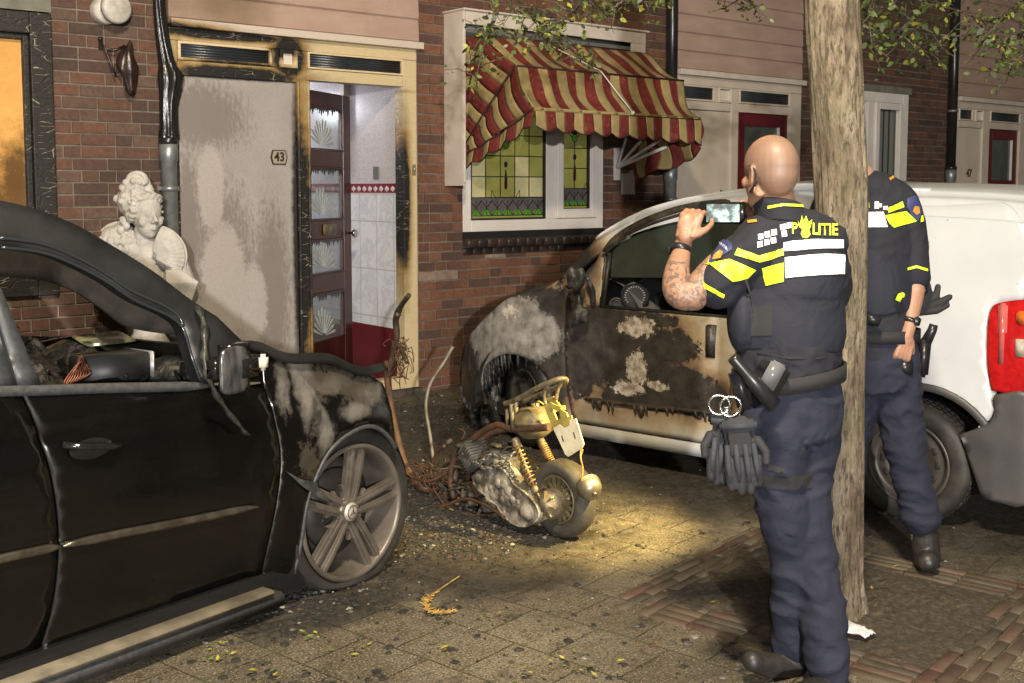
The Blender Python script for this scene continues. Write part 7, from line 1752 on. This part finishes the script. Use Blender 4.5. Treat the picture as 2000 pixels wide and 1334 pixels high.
g = A.mb(); E = HM @ Matrix.Translation((-.012, .080, -.012)); g.tube([E @ Vector((.01, .004, .035)), E @ Vector((-.022, .004, .02)), E @ Vector((-.022, .004, -.02)), E @ Vector((0, .01, -.05))], .003, 6); A.add(g, 'ear_piece', GEAR)

# ---------------------------------------------------------------- second officer behind the tree
B = Fig(G(1812, 1112), 'police officer half hidden behind the tree trunk, arm hanging, right hand at the holster'); p = B.p
g = B.mb(); head(g, p(1638, 268, .0), math.radians(100), 1.0); chain_tube(g, [p(1645, 305, .0), p(1678, 350, .0)], [.058, .070])
sh2 = p(1762, 395, .0)
chain_tube(g, [sh2, p(1780, 470, .0), p(1788, 550, -.03)], [.055, .05, .042]); chain_tube(g, [p(1788, 545, -.03), p(1783, 585, -.05), p(1776, 632, -.09), p(1770, 655, -.10)], [.043, .041, .030, .028])
chain_tube(g, [p(1620, 395, .02), p(1600, 480, .05), p(1615, 560, .15)], [.055, .05, .04])
chain_tube(g, [p(1615, 560, .15), p(1640, 600, .25)], [.04, .03])
chain_tube(g, [p(1700, 400, .02), p(1705, 600, .02), p(1715, 740, .02)], [.11, .12, .12], flat=.70, up=(0, 1, 0)); chain_tube(g, [p(1745, 700, .02), p(1765, 860, .0), p(1795, 1060, .0)], [.06, .042, .03]); chain_tube(g, [p(1670, 700, .02), p(1655, 860, .1), p(1650, 1010, .25)], [.06, .042, .03])
zf = Vector((-.30, -.10, -.95)).normalized(); yb = Vector((.25, -.95, .05)); yb = (yb-zf*yb.dot(zf)).normalized(); xb = yb.cross(zf)
hand(g, p(1766, 682, -.11), basis(xb, yb, zf), [.55, .6, .65, .7], s=1.0, thumb=1); hand(g, p(1646, 612, .28), basis((1, 0, 0), (0, 1, 0), (0, 0, -1)), .5, s=1.0)
B.add(g, 'body', SKIN.m, None, .0052, 4)
g = B.mb()
chain_tube(g, [p(1692, 372, .0), p(1700, 450, .01), p(1706, 560, .01), p(1712, 660, .01), p(1716, 700, .01)], [.105, .165, .165, .160, .155], 24, flat=.80, up=(0, 1, 0))
chain_tube(g, [p(1635, 392, .02), p(1690, 372, .0), p(1748, 392, .0)], [.085, .09, .084], 18)
chain_tube(g, [p(1755, 398, .0), p(1774, 455, .0), p(1785, 520, -.02), p(1788, 540, -.025)], [.084, .074, .064, .062], 18)
chain_tube(g, [p(1625, 400, .02), p(1603, 460, .04), p(1602, 520, .09)], [.08, .07, .062], 18)
sh2o = B.add(g, 'polo_shirt', NAVY, None, .008, 5, (.004, 10, 1), True)
g = B.mb(); chain_tube(g, [p(1692, 480, .01), p(1700, 560, .01), p(1706, 610, .01)], [.160, .176, .17], 24, flat=.84, up=(0, 1, 0)); B.add(g, 'body_armour', VESTM, None, .008, 6)
g = B.mb()
g.ball(p(1718, 705, .01), .145, (1, .85, .9), 20); chain_tube(g, [p(1712, 655, .01), p(1718, 700, .01), p(1722, 760, .01)], [.150, .158, .150], 24, flat=.85, up=(0, 1, 0))
chain_tube(g, [p(1742, 720, .0), p(1756, 800, .0), p(1768, 880, .0), p(1785, 950, .0), p(1800, 1012, .0)], [.108, .096, .084, .079, .076], 20)
chain_tube(g, [p(1682, 730, .03), p(1660, 850, .10), p(1650, 990, .25)], [.108, .085, .07], 20)
t2 = B.add(g, 'trousers', NTR, None, .009, 4, (.010, 7, 1.5), True)
g = B.mb(); chain_tube(g, [p(1795, 975, .0), p(1805, 1040, .0), p(1810, 1085, .0)], [.058, .058, .058]); chain_tube(g, [p(1808, 1090, .02), p(1812, 1098, -.09)], [.052, .046], flat=.9); bo = B.add(g, 'boot', BOOT, None, .007, 3)
g = B.mb(); chain_tube(g, [p(1650, 985, .25), p(1650, 1050, .25)], [.05, .053]); chain_tube(g, [p(1648, 1055, .25), p(1640, 1060, .15)], [.05, .04]); bo2 = B.add(g, 'boot', BOOT, None, .007, 3)
for o in (bo, bo2):
    for v in o.data.vertices: v.co.z = max(v.co.z, .004)
g = B.mb(); R = []; bc = p(1715, 652, .01)
for dz, r in ((-.026, .165), (-.026, .172), (.026, .172), (.026, .165)): R.append([bc+Vector((r*math.cos(a), r*.84*math.sin(a), dz)) for a in [2*math.pi*k/48 for k in range(48)]])
R.append(R[0]); g.rings(R, caps=False); b2 = B.add(g, 'belt', WEB)
g = B.mb(); M = Matrix.Translation(p(1802, 690, .03)) @ Matrix.Rotation(math.radians(4), 4, 'Y'); g.rbox(-.026, .026, -.03, .03, -.10, .06, .012, M, 2); g.tube([M @ Vector((.01, 0, .05)), M @ Vector((.03, 0, .10)), M @ Vector((.035, 0, .125))], [.024, .02, .018], 10); B.add(g, 'holster', GEAR, b2)
g = B.mb(); g.tube([p(1690, 618, -.16), p(1718, 630, -.17)], [.022, .020], 14); B.add(g, 'baton', GEAR, b2)
g = B.mb(); M = Matrix.Translation(p(1768, 716, -.10)); g.rbox(-.030, .030, -.014, .014, -.035, .028, .005, M, 2); B.add(g, 'magazine_pouch', GEAR, b2)
g = B.mb(); rr = random.Random(3)
for q in (((1790, 590), (1815, 575), (1812, 556)), ((1795, 592), (1828, 580), (1832, 560)), ((1795, 600), (1835, 592), (1855, 580)), ((1792, 608), (1830, 605), (1850, 596))): g.tube([p(*v, .05) for v in q], [.022, .019, .013], 10); g.ball(p(*q[-1], .05), .013, n=8)
g.ball(p(1800, 598, .05), .036, (1.3, .7, .8), 12); gl = B.add(g, 'glove', GBK, b2, .005, 2)
g = B.mb(); g.tube([p(1753, 588, -.155), p(1758, 578, -.155), p(1764, 576, -.15)], .012, 8); B.add(g, 'neon_tag', NEON, b2)
bd = lambda n_, P, mt, off=.004: B.decal(n_, P, mt, sh2o, off)
bd('reflective_band', [(1600, 416), (1690, 415), (1725, 414), (1733, 443), (1690, 444), (1600, 445)], SILV); bd('neon_stripe', [(1732, 407), (1762, 393), (1766, 404), (1735, 416)], NEON); bd('neon_stripe', [(1728, 421), (1770, 412), (1790, 432), (1745, 445), (1736, 436)], NEON); bd('neon_stripe', [(1798, 422), (1801, 420), (1803, 432), (1797, 434)], NEON)
bd('shoulder_patch', [(1770, 388), (1786, 383), (1796, 400), (1798, 418), (1792, 432), (1780, 422), (1771, 405)], PBL, .006); bd('patch_emblem', [(1784, 402), (1792, 404), (1794, 416), (1788, 420), (1781, 412)], POR, .008)
bd('sleeve_trim', [(1771, 523), (1790, 518), (1811, 525), (1811, 530), (1790, 523), (1771, 528)], NEON); bd('rank_mark', [(1736, 349), (1748, 341), (1750, 346), (1738, 353)], POR)
for x, y in ((1712, 398), (1718, 402), (1712, 405), (1729, 407)): bd('reflective_square', [(x-4, y-4), (x+4, y-4), (x+4, y+3), (x-4, y+3)], SILV)
B.letters('lettering', 'POLITIE', 13, (1678, 402), .0, NEONT, sh2o, .9)
g = B.mb(); wc_ = p(1777, 626, -.085); Mw = Matrix.Translation(wc_) @ (p(1770, 655, -.10)-p(1776, 632, -.09)).to_track_quat('Z', 'X').to_matrix().to_4x4(); g.lathe([(.031, -.010), (.0355, -.009), (.0355, .009), (.031, .010)], (0, 0, 0), 'Z', 28, Mw, caps=False); g.rbox(-.017, .017, -.044, -.030, -.018, .018, .005, Mw, 2); B.add(g, 'smartwatch', GEAR)
